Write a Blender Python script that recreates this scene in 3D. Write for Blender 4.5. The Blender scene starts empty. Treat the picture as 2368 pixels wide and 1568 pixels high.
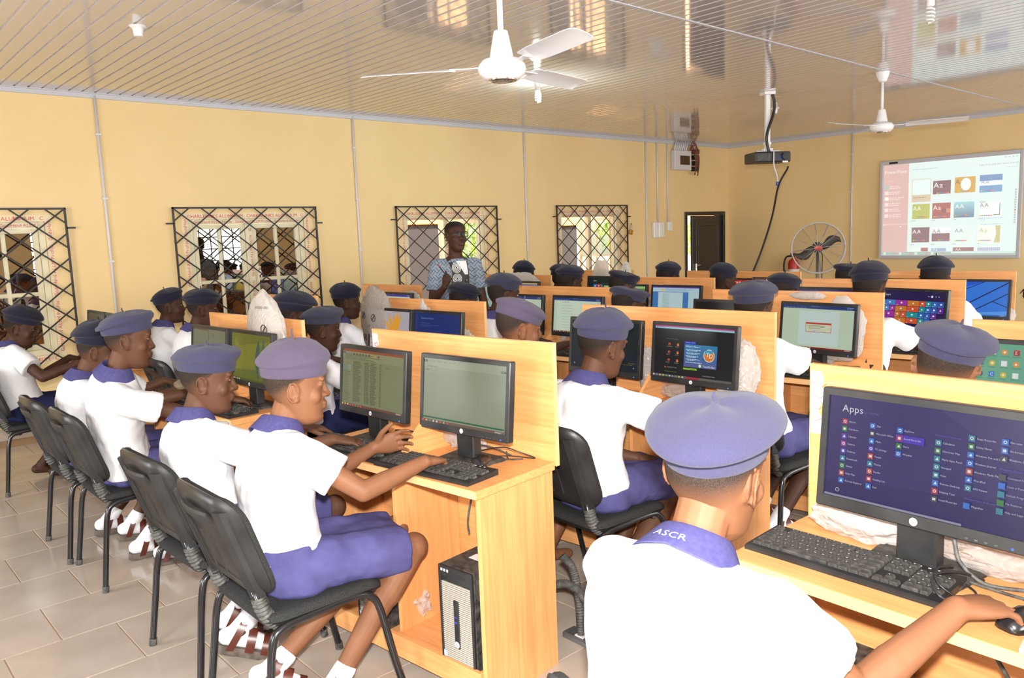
import bpy, bmesh, math, random
import numpy as np
from mathutils import Vector, Matrix, Euler

random.seed(7)
np.random.seed(7)
PI = math.pi
SC = bpy.context.scene
COL = SC.collection

# ------------------------------------------------------------------ camera, world, lights, exposure
cam_d = bpy.data.cameras.new('camera')
cam = bpy.data.objects.new('camera', cam_d)
COL.objects.link(cam)
SC.camera = cam
cam_d.sensor_fit = 'HORIZONTAL'
cam_d.sensor_width = 36.0
cam_d.lens = 1828.4 / 2368 * 36.0
cam_d.clip_start = 0.05
CAM_H = 1.541
_yaw, _pit, _rol = 0.8380, 0.1310, -0.0380
_f = Vector((math.cos(_yaw) * math.cos(_pit), math.sin(_yaw) * math.cos(_pit), -math.sin(_pit)))
_r = Vector((math.sin(_yaw), -math.cos(_yaw), 0))
_u = _r.cross(_f)
_r2 = _r * math.cos(_rol) + _u * math.sin(_rol)
_u2 = -_r * math.sin(_rol) + _u * math.cos(_rol)
_m = Matrix((_r2, _u2, -_f)).transposed().to_4x4()
_m.translation = Vector((0, 0, CAM_H))
cam.matrix_world = _m

SC.view_settings.view_transform = 'Standard'
SC.view_settings.look = 'None'
SC.view_settings.gamma = 1.0
SC.view_settings.use_curve_mapping = False
SC.view_settings.exposure = 0.0

world = bpy.data.worlds.new('world')
SC.world = world
world.use_nodes = True
wn = world.node_tree.nodes
wl = world.node_tree.links
wn.clear()
wo = wn.new('ShaderNodeOutputWorld')
wb = wn.new('ShaderNodeBackground')
ws = wn.new('ShaderNodeTexSky')
ws.sky_type = 'NISHITA'
ws.sun_disc = False
ws.sun_elevation = math.radians(52)
ws.sun_rotation = math.radians(200)
ws.air_density = 1.4
ws.dust_density = 2.0
wb.inputs['Strength'].default_value = 1.1
wl.new(ws.outputs[0], wb.inputs['Color'])
wl.new(wb.outputs[0], wo.inputs[0])

def light(name, kind, loc, energy, color=(1, 1, 1), **kw):
    d = bpy.data.lights.new(name, kind)
    d.energy = energy
    d.color = color
    for k, v in kw.items():
        setattr(d, k, v)
    o = bpy.data.objects.new(name, d)
    o.location = loc
    COL.objects.link(o)
    return o

def aim(o, target):
    v = Vector(target) - o.location
    o.rotation_euler = v.to_track_quat('-Z', 'Y').to_euler()

sun = light('sun', 'SUN', (0, 30, 30), 32.0, (1.0, 0.95, 0.86), angle=math.radians(0.6))
aim(sun, (6, 42, 0))
# the flash on the photographer's camera
flash = light('camera_flash', 'SPOT', tuple(Vector((0, 0, CAM_H)) + _u2 * 0.13 - _f * 0.02), 640.0, (1.0, 0.985, 0.96),
              spot_size=math.radians(120), spot_blend=0.9, shadow_soft_size=0.03)
aim(flash, Vector((0, 0, CAM_H)) + _f * 5 + Vector((0, 0, 0.2)))
# area lamps added as daylight fill in the out-of-view right and rear windows
for (lx, lw) in ((0.6, 1.5), (4.2, 1.5), (7.2, 1.5), (10.0, 1.5)):
    a = light('daylight_right_window', 'AREA', (lx, -2.25, 1.35), 105.0, (0.93, 0.97, 1.0), shape='RECTANGLE', size=lw, size_y=1.2)
    aim(a, (lx, 5, 1.55))
for ly in (0.8, 4.6):
    a = light('daylight_rear_window', 'AREA', (-2.25, ly, 1.35), 88.0, (0.93, 0.97, 1.0), shape='RECTANGLE', size=1.5, size_y=1.2)
    aim(a, (5, ly, 1.5))

# ------------------------------------------------------------------ object helpers
def setp(o, label=None, cat=None, group=None, kind=None):
    if label: o['label'] = label
    if cat: o['category'] = cat
    if group: o['group'] = group
    if kind: o['kind'] = kind
    return o

def empty(name, loc=(0, 0, 0), rz=0.0, label=None, cat=None, group=None, kind=None):
    o = bpy.data.objects.new(name, None)
    o.empty_display_size = 0.1
    COL.objects.link(o)
    o.location = loc
    o.rotation_euler = (0, 0, rz)
    return setp(o, label, cat, group, kind)

def mobj(name, mesh, parent=None, loc=None, rot=None):
    o = bpy.data.objects.new(name, mesh)
    COL.objects.link(o)
    if parent is not None: o.parent = parent
    if loc is not None: o.location = loc
    if rot is not None: o.rotation_euler = rot
    return o

def copy_tree(o, parent=None):
    c = o.copy()
    COL.objects.link(c)
    c.parent = parent
    for ch in list(o.children):
        copy_tree(ch, c)
    return c

class MB:
    """collects shapes, becomes one mesh"""
    def __init__(s):
        s.v = []; s.f = []; s.m = []
    def add(s, vs, fs, mi=0, M=None):
        n = len(s.v)
        if M is not None:
            vs = [tuple(M @ Vector(p)) for p in vs]
        s.v += [tuple(p) for p in vs]
        s.f += [tuple(i + n for i in f) for f in fs]
        s.m += [mi] * len(fs)
        return s
    def box(s, x0, y0, z0, x1, y1, z1, mi=0, M=None):
        vs = [(x0, y0, z0), (x1, y0, z0), (x1, y1, z0), (x0, y1, z0), (x0, y0, z1), (x1, y0, z1), (x1, y1, z1), (x0, y1, z1)]
        fs = [(0, 3, 2, 1), (4, 5, 6, 7), (0, 1, 5, 4), (1, 2, 6, 5), (2, 3, 7, 6), (3, 0, 4, 7)]
        return s.add(vs, fs, mi, M)
    def rbox(s, x0, y0, z0, x1, y1, z1, b=0.003, mi=0, M=None, seg=1):
        bm = bmesh.new()
        bmesh.ops.create_cube(bm, size=1.0)
        for v in bm.verts:
            v.co = Vector(((x0 + x1) / 2 + v.co.x * (x1 - x0), (y0 + y1) / 2 + v.co.y * (y1 - y0), (z0 + z1) / 2 + v.co.z * (z1 - z0)))
        bmesh.ops.bevel(bm, geom=list(bm.edges), offset=b, segments=seg, affect='EDGES', profile=0.5)
        bm.verts.index_update()
        s.add([v.co[:] for v in bm.verts], [[v.index for v in f.verts] for f in bm.faces], mi, M)
        bm.free()
        return s
    def loft(s, rings, cap=True, mi=0, M=None, closed=True):
        n = len(rings[0]); vs = [p for r in rings for p in r]; fs = []
        for i in range(len(rings) - 1):
            for j in range(n if closed else n - 1):
                a = i * n + j; b = i * n + (j + 1) % n
                fs.append((a, b, b + n, a + n))
        if cap:
            fs.append(tuple(reversed(range(n))))
            k = (len(rings) - 1) * n
            fs.append(tuple(range(k, k + n)))
        return s.add(vs, fs, mi, M)
    def lathe(s, prof, n=24, mi=0, M=None, sx=1.0, sy=1.0, cap=True):
        rings = [[(r * sx * math.cos(2 * PI * j / n), r * sy * math.sin(2 * PI * j / n), z) for j in range(n)] for r, z in prof]
        return s.loft(rings, cap, mi, M)
    def tube(s, path, r, n=8, mi=0, M=None, cap=True):
        P = [Vector(p) for p in path]
        rr = r if isinstance(r, (list, tuple)) else [r] * len(P)
        rings = []; ref = None
        for i, p in enumerate(P):
            t = (P[min(i + 1, len(P) - 1)] - P[max(i - 1, 0)]).normalized()
            if ref is None:
                ref = Vector((0, 0, 1)) if abs(t.z) < 0.9 else Vector((1, 0, 0))
            a = (ref - t * ref.dot(t))
            if a.length < 1e-6: a = t.orthogonal()
            a.normalize(); b = t.cross(a); ref = a
            rings.append([tuple(p + (a * math.cos(2 * PI * j / n) + b * math.sin(2 * PI * j / n)) * rr[i]) for j in range(n)])
        return s.loft(rings, cap, mi, M)
    def cyl(s, p0, p1, r0, r1=None, n=12, mi=0, M=None):
        return s.tube([p0, p1], [r0, r0 if r1 is None else r1], n, mi, M)
    def ell(s, c, rad, R=None, nu=16, nv=10, mi=0, M=None):
        c = Vector(c); vs = []; fs = []
        if not isinstance(rad, (tuple, list, Vector)): rad = (rad,) * 3
        R = R if R is not None else Matrix.Identity(3)
        for i in range(1, nv):
            th = PI * i / nv
            for j in range(nu):
                ph = 2 * PI * j / nu
                vs.append(tuple(c + R @ Vector((rad[0] * math.sin(th) * math.cos(ph), rad[1] * math.sin(th) * math.sin(ph), rad[2] * math.cos(th)))))
        top = len(vs); vs.append(tuple(c + R @ Vector((0, 0, rad[2]))))
        bot = len(vs); vs.append(tuple(c + R @ Vector((0, 0, -rad[2]))))
        for i in range(nv - 2):
            for j in range(nu):
                a = i * nu + j; b = i * nu + (j + 1) % nu
                fs.append((a, a + nu, b + nu, b))
        for j in range(nu):
            fs.append((top, j, (j + 1) % nu))
            k = (nv - 2) * nu
            fs.append((bot, k + (j + 1) % nu, k + j))
        return s.add(vs, fs, mi, M)
    def cap(s, p0, p1, r0, r1=None, n=14, mi=0):
        """tapered capsule"""
        p0 = Vector(p0); p1 = Vector(p1); r1 = r0 if r1 is None else r1
        t = p1 - p0; L = t.length
        if L < 1e-6: return s.ell(p0, max(r0, r1))
        t /= L
        path = []; rr = []
        for k in range(1, 5):
            a = PI / 2 * (1 - k / 5.0); path.append(p0 - t * r0 * math.sin(a)); rr.append(r0 * math.cos(a))
        for k in range(0, 5):
            u = k / 4; path.append(p0 + t * L * u); rr.append(r0 + (r1 - r0) * u)
        for k in range(1, 5):
            a = PI / 2 * (k / 5.0); path.append(p1 + t * r1 * math.sin(a)); rr.append(r1 * math.cos(a))
        return s.tube(path, rr, n, mi)
    def poly(s, pts, thick, mi=0, M=None):
        """prism: pts in the XY plane, extruded in +z by thick"""
        n = len(pts)
        vs = [(x, y, 0) for x, y in pts] + [(x, y, thick) for x, y in pts]
        fs = [tuple(reversed(range(n))), tuple(range(n, 2 * n))] + [(i, (i + 1) % n, (i + 1) % n + n, i + n) for i in range(n)]
        return s.add(vs, fs, mi, M)
    def mesh(s, name, mats, smooth=False, auto=None):
        me = bpy.data.meshes.new(name)
        me.from_pydata(s.v, [], s.f)
        for m in (mats if isinstance(mats, (list, tuple)) else [mats]):
            me.materials.append(m)
        if any(s.m): me.polygons.foreach_set('material_index', s.m)
        if smooth or auto is not None:
            me.polygons.foreach_set('use_smooth', [True] * len(me.polygons))
        me.validate()
        me.update()
        if auto is not None:
            me.set_sharp_from_angle(angle=math.radians(auto))
        return me
    def obj(s, name, mats, parent=None, smooth=False, auto=None, loc=None, rot=None):
        return mobj(name, s.mesh(name, mats, smooth, auto), parent, loc, rot)

def bez(ps, n=24):
    """smooth path through points (Catmull-Rom)"""
    P = [Vector(p) for p in ps]; out = []
    for i in range(len(P) - 1):
        a = P[max(i - 1, 0)]; b = P[i]; c = P[i + 1]; d = P[min(i + 2, len(P) - 1)]
        m = max(2, n // (len(P) - 1))
        for k in range(m):
            t = k / m
            out.append(0.5 * ((2 * b) + (c - a) * t + (2 * a - 5 * b + 4 * c - d) * t * t + (3 * b - a - 3 * c + d) * t ** 3))
    out.append(P[-1])
    return out

def evaluated_mesh(me, mods, name):
    """apply modifiers to a mesh data block and return the result as new mesh"""
    o = bpy.data.objects.new('temp_shape', me)
    COL.objects.link(o)
    for kind, kw in mods:
        m = o.modifiers.new(kind, kind)
        for k, v in kw.items(): setattr(m, k, v)
    dg = bpy.context.evaluated_depsgraph_get()
    dg.update()
    r = bpy.data.meshes.new_from_object(o.evaluated_get(dg), depsgraph=dg)
    r.name = name
    bpy.data.objects.remove(o)
    return r

_TEX = bpy.data.textures.new('cloth_folds', 'CLOUDS')
_TEX.noise_scale = .085; _TEX.noise_depth = 1
FOLDS = [('DISPLACE', dict(texture=_TEX, strength=.016, mid_level=.5, texture_coords='LOCAL')), ('SMOOTH', dict(factor=.5, iterations=1))]
def fuse(mb, voxel, name, mat, smooth=4, fac=0.5, extra=()):
    """one continuous skin around all shapes in mb"""
    me = mb.mesh('temp_shape', mat)
    mods = [('REMESH', dict(mode='VOXEL', voxel_size=voxel, adaptivity=0.0)), ('SMOOTH', dict(factor=fac, iterations=smooth))] + list(extra)
    r = evaluated_mesh(me, mods, name)
    bpy.data.meshes.remove(me)
    r.materials.clear()
    r.materials.append(mat)
    r.polygons.foreach_set('use_smooth', [True] * len(r.polygons))
    return r

# ------------------------------------------------------------------ materials
def mat(name, col, rough=0.5, spec=0.5, metal=0.0, **kw):
    m = bpy.data.materials.new(name)
    m.use_nodes = True
    b = m.node_tree.nodes['Principled BSDF']
    b.inputs['Base Color'].default_value = (*col, 1)
    b.inputs['Roughness'].default_value = rough
    b.inputs['Specular IOR Level'].default_value = spec
    b.inputs['Metallic'].default_value = metal
    for k, v in kw.items():
        b.inputs[k].default_value = v
    return m

def nodes(m): return m.node_tree.nodes, m.node_tree.links, m.node_tree.nodes['Principled BSDF']

def noise_col(m, c0, c1, scale=8.0, detail=4.0, stretch=(1, 1, 1), lo=0.3, hi=0.7, coord='Object', rough=None, bump=0.0, bscale=None, bdist=0.002):
    n, l, b = nodes(m)
    tc = n.new('ShaderNodeTexCoord'); mp = n.new('ShaderNodeMapping')
    mp.inputs['Scale'].default_value = stretch
    l.new(tc.outputs[coord], mp.inputs['Vector'])
    nz = n.new('ShaderNodeTexNoise'); nz.inputs['Scale'].default_value = scale; nz.inputs['Detail'].default_value = detail
    l.new(mp.outputs[0], nz.inputs['Vector'])
    cr = n.new('ShaderNodeValToRGB')
    cr.color_ramp.elements[0].position = lo; cr.color_ramp.elements[0].color = (*c0, 1)
    cr.color_ramp.elements[1].position = hi; cr.color_ramp.elements[1].color = (*c1, 1)
    l.new(nz.outputs['Fac'], cr.inputs['Fac'])
    l.new(cr.outputs['Color'], b.inputs['Base Color'])
    if bump:
        bp = n.new('ShaderNodeBump'); bp.inputs['Strength'].default_value = bump; bp.inputs['Distance'].default_value = bdist
        nb = nz
        if bscale:
            nb = n.new('ShaderNodeTexNoise'); nb.inputs['Scale'].default_value = bscale; nb.inputs['Detail'].default_value = 5
            l.new(mp.outputs[0], nb.inputs['Vector'])
        l.new(nb.outputs['Fac'], bp.inputs['Height'])
        l.new(bp.outputs[0], b.inputs['Normal'])
    return m

M = {}
M['wall'] = noise_col(mat('wall_paint', (.80, .58, .26), .55, .3), (.80, .60, .30), (.84, .64, .335), 1.6, 3, bump=.25, bscale=9.0, bdist=.006)
M['plank'] = mat('ceiling_plank', (.53, .475, .465), .06, .7, **{'Coat Weight': .55, 'Coat Roughness': .07, 'Coat IOR': 1.55})
def plank_wave():
    n, l, b = nodes(M['plank'])
    tc = n.new('ShaderNodeTexCoord'); mp = n.new('ShaderNodeMapping'); mp.inputs['Scale'].default_value = (2.2, 0.5, 1)
    l.new(tc.outputs['Object'], mp.inputs['Vector'])
    nz = n.new('ShaderNodeTexNoise'); nz.inputs['Scale'].default_value = 2.0; nz.inputs['Detail'].default_value = 2
    l.new(mp.outputs[0], nz.inputs['Vector'])
    bp = n.new('ShaderNodeBump'); bp.inputs['Strength'].default_value = .10; bp.inputs['Distance'].default_value = .01
    l.new(nz.outputs['Fac'], bp.inputs['Height']); l.new(bp.outputs[0], b.inputs['Normal'])
plank_wave()
M['joint'] = mat('ceiling_joint_white', (.90, .89, .90), .5)
M['trim'] = mat('grey_white_trim', (.55, .55, .60), .4)
M['tile'] = noise_col(mat('floor_tile', (.43, .36, .295), .14, .5), (.40, .33, .265), (.48, .405, .335), 3.5, 6, bump=.06, bscale=30)
M['grout'] = mat('grout', (.40, .27, .16), .9)
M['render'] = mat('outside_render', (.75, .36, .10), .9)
def wood(name, c0, c1, c2, ax):
    m = mat(name, c1, .32, .45)
    n, l, b = nodes(m)
    tc = n.new('ShaderNodeTexCoord'); mp = n.new('ShaderNodeMapping')
    st = [34.0, 34.0, 34.0]; st[ax] = 1.6
    mp.inputs['Scale'].default_value = st
    l.new(tc.outputs['Object'], mp.inputs['Vector'])
    nz = n.new('ShaderNodeTexNoise'); nz.inputs['Scale'].default_value = 1.5; nz.inputs['Detail'].default_value = 5; nz.inputs['Distortion'].default_value = 1.2
    l.new(mp.outputs[0], nz.inputs['Vector'])
    cr = n.new('ShaderNodeValToRGB')
    e = cr.color_ramp.elements
    e[0].position = .30; e[0].color = (*c0, 1); e[1].position = .72; e[1].color = (*c2, 1)
    k = e.new(.5); k.color = (*c1, 1)
    l.new(nz.outputs['Fac'], cr.inputs['Fac']); l.new(cr.outputs[0], b.inputs['Base Color'])
    return m
WC = ((.66, .285, .095), (.74, .340, .122), (.80, .395, .150))
M['woodh'] = wood('beech_laminate_horizontal', *WC, 1)
M['woodv'] = wood('beech_laminate_vertical', *WC, 2)
M['woodd'] = wood('beech_laminate_depth', *WC, 0)
M['edge'] = mat('beech_edge_band', (.80, .46, .20), .35)
M['black'] = noise_col(mat('black_plastic', (.018, .018, .02), .38, .4), (.013, .013, .014), (.030, .029, .028), 12, 5)
M['blackm'] = mat('black_matt_plastic', (.02, .02, .021), .5, .4)
M['dusty'] = noise_col(mat('dusty_black', (.05, .05, .05), .55, .3), (.02, .02, .02), (.11, .10, .085), 40, 6, lo=.35, hi=.75)
M['fabric'] = noise_col(mat('black_chair_fabric', (.025, .025, .026), .9, .15), (.018, .018, .018), (.04, .039, .037), 260, 2, bump=.4, bdist=.001)
M['bmetal'] = mat('black_enamel_tube', (.012, .012, .013), .22, .6)
M['rubber'] = noise_col(mat('grey_rubber', (.07, .07, .07), .6), (.03, .03, .03), (.12, .115, .10), 60, 3)
M['conduit'] = mat('white_pvc', (.66, .64, .66), .4)
M['white'] = mat('white_enamel', (.80, .80, .82), .25, .5)
M['iron'] = mat('black_iron_bar', (.018, .016, .018), .45, .5)
M['alu'] = mat('cream_window_frame', (.72, .66, .46), .35, .5)
M['film'] = mat('protective_film', (.78, .66, .44), .4)
M['redink'] = mat('red_film_print', (.65, .07, .05), .5)
M['chrome'] = mat('chrome', (.7, .7, .7), .2, .5, 1.0)
M['steel'] = mat('dull_steel', (.32, .32, .33), .4, .5, .8)
M['doorblk'] = mat('black_door_paint', (.02, .019, .021), .30, .5)
M['brown'] = mat('dark_brown', (.07, .03, .015), .4)
M['red'] = mat('red_enamel', (.50, .02, .02), .3)
M['labelw'] = mat('white_label', (.75, .75, .74), .5)
M['blue'] = mat('blue_plastic', (.03, .05, .30), .4)
M['brass'] = mat('brass', (.60, .30, .06), .35, .5, .8)
M['navy'] = noise_col(mat('navy_collar_cloth', (.062, .058, .17), .8, .2), (.055, .052, .155), (.075, .07, .195), 90, 2, bump=.2, bdist=.001)
M['skirt'] = noise_col(mat('navy_uniform_cloth', (.072, .068, .19), .8, .2), (.062, .058, .165), (.09, .086, .225), 14, 4, bump=.7, bscale=6.0, bdist=.02)
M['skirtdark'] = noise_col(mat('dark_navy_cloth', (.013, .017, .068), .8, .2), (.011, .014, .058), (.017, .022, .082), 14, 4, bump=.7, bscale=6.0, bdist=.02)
M['shirt'] = noise_col(mat('white_shirt_cloth', (.84, .84, .86), .8, .2), (.74, .74, .77), (.80, .80, .82), 4, 3, bump=.7, bscale=7.0, bdist=.02)
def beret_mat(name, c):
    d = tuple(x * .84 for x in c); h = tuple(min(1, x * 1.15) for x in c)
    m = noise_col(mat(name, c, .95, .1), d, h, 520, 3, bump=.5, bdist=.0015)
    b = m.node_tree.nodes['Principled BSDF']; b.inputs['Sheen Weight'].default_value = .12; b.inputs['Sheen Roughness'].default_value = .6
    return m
M['beret'] = beret_mat('navy_felt', (.029, .028, .058))
M['beretp'] = beret_mat('purple_felt', (.080, .062, .105))  # lighter, more purple tone than the navy felt
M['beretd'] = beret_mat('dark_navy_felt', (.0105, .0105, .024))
M['beretg'] = beret_mat('grey_navy_felt', (.034, .038, .062))
M['beretl'] = beret_mat('sunbleached_blue_felt', (.044, .042, .087))  # lighter copy of the navy felt, flash brightness put into its colour
def skin_mat(name, c):
    m = noise_col(mat(name, c, .58, .26), tuple(x * .86 for x in c), tuple(x * 1.12 for x in c), 9, 4, bump=.08, bscale=120, bdist=.001)
    return m
M['skin'] = skin_mat('dark_brown_skin', (.105, .045, .024))
M['skin2'] = skin_mat('warm_brown_skin', (.200, .084, .040))
M['skin3'] = skin_mat('deep_brown_skin', (.060, .025, .014))
M['hair'] = noise_col(mat('cropped_black_hair', (.03, .02, .015), .85, .2), (.010, .008, .007), (.050, .030, .020), 420, 2, lo=.30, hi=.72, bump=.5, bdist=.0015)
M['hairfade'] = noise_col(mat('faded_cropped_hair', (.04, .03, .02), .8, .2), (.020, .014, .010), (.105, .058, .034), 430, 2, lo=.30, hi=.70, bump=.4, bdist=.001)
def fade_mat(name, skin, c0, c1):
    m = noise_col(mat(name, c1, .8, .2), c0, c1, 430, 2, lo=.30, hi=.70, bump=.4, bdist=.001)
    n, l, b = nodes(m)
    src = b.inputs['Base Color'].links[0].from_socket
    a = n.new('ShaderNodeAttribute'); a.attribute_name = 'fade'
    mx = n.new('ShaderNodeMix'); mx.data_type = 'RGBA'
    l.new(a.outputs['Fac'], mx.inputs[0]); mx.inputs[6].default_value = (*skin, 1); l.new(src, mx.inputs[7]); l.new(mx.outputs[2], b.inputs['Base Color'])
    return m
M['hair_skin'] = fade_mat('cropped_hair_on_dark_skin', (.105, .045, .024), (.008, .007, .006), (.036, .023, .017))
M['hair_skin2'] = fade_mat('cropped_hair_on_warm_skin', (.200, .084, .040), (.010, .008, .007), (.055, .034, .024))
M['hair_skin3'] = fade_mat('cropped_hair_on_deep_skin', (.060, .025, .014), (.007, .006, .006), (.028, .018, .013))
M['eye'] = mat('eye_white', (.36, .32, .29), .6, .2)
M['iris'] = mat('dark_iris', (.012, .007, .005), .4, .3)
M['lip'] = mat('lip', (.11, .042, .035), .5)
M['sock'] = noise_col(mat('white_sock', (.82, .82, .83), .9, .1), (.76, .76, .78), (.86, .86, .87), 70, 2, bump=.4, bdist=.002)
M['strap'] = mat('brown_sandal_leather', (.10, .022, .012), .3, .5)
M['sole'] = noise_col(mat('brown_grey_sole', (.10, .075, .06), .7), (.06, .045, .035), (.17, .135, .11), 30, 4)
M['whiteplastic'] = mat('white_plastic', (.80, .80, .78), .3)
M['yellow'] = mat('yellow_cap', (.75, .70, .03), .4)

def bag_mat(name, col, alpha, rough=.25):
    m = bpy.data.materials.new(name); m.use_nodes = True
    n = m.node_tree.nodes; l = m.node_tree.links; n.clear()
    o = n.new('ShaderNodeOutputMaterial'); mx = n.new('ShaderNodeMixShader'); t = n.new('ShaderNodeBsdfTransparent')
    b = n.new('ShaderNodeBsdfPrincipled'); b.inputs['Base Color'].default_value = (*col, 1); b.inputs['Roughness'].default_value = rough
    tr = n.new('ShaderNodeBsdfTranslucent'); tr.inputs['Color'].default_value = (*col, 1); m2 = n.new('ShaderNodeMixShader'); m2.inputs[0].default_value = .45
    tc = n.new('ShaderNodeTexCoord'); vz = n.new('ShaderNodeTexVoronoi'); vz.feature = 'DISTANCE_TO_EDGE'; vz.inputs['Scale'].default_value = 26.0
    nz = n.new('ShaderNodeTexNoise'); nz.inputs['Scale'].default_value = 9.0; l.new(tc.outputs['Object'], nz.inputs['Vector'])
    ad = n.new('ShaderNodeMix'); ad.data_type = 'RGBA'; ad.inputs[0].default_value = .25; l.new(tc.outputs['Object'], ad.inputs[6]); l.new(nz.outputs['Color'], ad.inputs[7]); l.new(ad.outputs[2], vz.inputs['Vector'])
    bp = n.new('ShaderNodeBump'); bp.inputs['Strength'].default_value = .55; bp.inputs['Distance'].default_value = .012; l.new(vz.outputs['Distance'], bp.inputs['Height']); l.new(bp.outputs[0], b.inputs['Normal']); l.new(bp.outputs[0], tr.inputs['Normal'])
    l.new(b.outputs[0], m2.inputs[1]); l.new(tr.outputs[0], m2.inputs[2])
    mx.inputs[0].default_value = alpha
    l.new(t.outputs[0], mx.inputs[1]); l.new(m2.outputs[0], mx.inputs[2]); l.new(mx.outputs[0], o.inputs[0])
    return m
M['bag'] = bag_mat('milky_plastic_film', (.78, .74, .70), .80)
M['clearbag'] = bag_mat('clear_plastic_film', (.75, .72, .68), .50, .12)
M['greybag'] = bag_mat('grey_plastic_film', (.50, .45, .40), .88)
M['ink'] = mat('black_print', (.03, .03, .03), .6)

def glass_mat(name, tint, refl, rough=.0):
    m = bpy.data.materials.new(name); m.use_nodes = True
    n = m.node_tree.nodes; l = m.node_tree.links; n.clear()
    o = n.new('ShaderNodeOutputMaterial'); mx = n.new('ShaderNodeMixShader')
    t = n.new('ShaderNodeBsdfTransparent'); t.inputs[0].default_value = (*tint, 1)
    g = n.new('ShaderNodeBsdfGlossy'); g.inputs['Roughness'].default_value = rough; g.inputs[0].default_value = (.85, .82, .78, 1)
    mx.inputs[0].default_value = refl
    l.new(t.outputs[0], mx.inputs[1]); l.new(g.outputs[0], mx.inputs[2]); l.new(mx.outputs[0], o.inputs[0])
    return m
M['tint'] = glass_mat('brown_tinted_glass', (.10, .075, .055), .45)
M['lens'] = glass_mat('spectacle_lens', (.90, .91, .90), .012, .25)
M['clear'] = glass_mat('clear_glass', (.80, .82, .80), .12)

def emis(name, col, s):
    m = bpy.data.materials.new(name); m.use_nodes = True
    n = m.node_tree.nodes; l = m.node_tree.links; n.clear()
    o = n.new('ShaderNodeOutputMaterial'); e = n.new('ShaderNodeEmission'); e.inputs[0].default_value = (*col, 1); e.inputs[1].default_value = s
    l.new(e.outputs[0], o.inputs[0])
    return m
M['bulb'] = emis('lit_bulb', (.80, 1.0, .97), 40.0)
M['led'] = emis('blue_power_light', (.05, .15, 1.0), 3.0)

def screen_mat(name, strength, gloss=True, base=.008):
    m = mat(name, (base, base, base), .25, .3)
    n, l, b = nodes(m)
    a = n.new('ShaderNodeVertexColor'); a.layer_name = 'Col'
    l.new(a.outputs['Color'], b.inputs['Emission Color'])
    b.inputs['Emission Strength'].default_value = strength
    if not gloss: b.inputs['Specular IOR Level'].default_value = .1
    return m
M['screen'] = screen_mat('lcd_picture', .78)
M['proj'] = screen_mat('projected_picture', .92, False, .30)
def leaf_mat():
    m = noise_col(mat('leaves', (.12, .32, .04), .6), (.06, .20, .02), (.30, .50, .06), 7, 3)
    return m
M['leaf'] = leaf_mat()
M['bark'] = mat('bark', (.16, .09, .05), .9)
M['earth'] = noise_col(mat('laterite_ground', (.62, .30, .13), .95), (.52, .24, .10), (.72, .38, .18), 2, 5)
# ------------------------------------------------------------------ text glyphs (flat print)
_GL = {}
def load_glyphs(chars):
    obs = []
    for c in chars:
        cu = bpy.data.curves.new('glyph', 'FONT'); cu.body = c; cu.size = 1.0; cu.resolution_u = 2
        o = bpy.data.objects.new('glyph', cu); COL.objects.link(o); obs.append((c, o, cu))
    dg = bpy.context.evaluated_depsgraph_get(); dg.update()
    for c, o, cu in obs:
        me = bpy.data.meshes.new_from_object(o.evaluated_get(dg), depsgraph=dg)
        vs = [(v.co.x, v.co.y) for v in me.vertices]; fs = [tuple(p.vertices) for p in me.polygons]
        w = (max([x for x, y in vs]) + .06) if vs else .3
        _GL[c] = (vs, fs, w)
        bpy.data.meshes.remove(me)
    for c, o, cu in obs:
        bpy.data.objects.remove(o); bpy.data.curves.remove(cu)
load_glyphs('ABCDEFGHIJKLMNOPQRSTUVWXYZabcdefghijklmnopqrstuvwxyz0123456789.,+-?!*:\'&/()|')

def text_polys(s, x, y, size, wx=1.0):
    """2D verts/faces of a line of text, baseline at x,y"""
    vs = []; fs = []
    for c in s:
        if c == ' ' or c not in _GL:
            x += .28 * size * wx; continue
        gv, gf, gw = _GL[c]
        n = len(vs)
        vs += [(x + a * size * wx, y + b * size) for a, b in gv]
        fs += [tuple(i + n for i in f) for f in gf]
        x += gw * size * wx
    return vs, fs, x

def text_width(s, size, wx=1.0):
    return text_polys(s, 0, 0, size, wx)[2]

def srgb(c):
    """0..255 display colour to linear"""
    return tuple(((x / 255.0 + 0.055) / 1.055) ** 2.4 if x > 10 else x / 255.0 / 12.92 for x in c)

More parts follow.
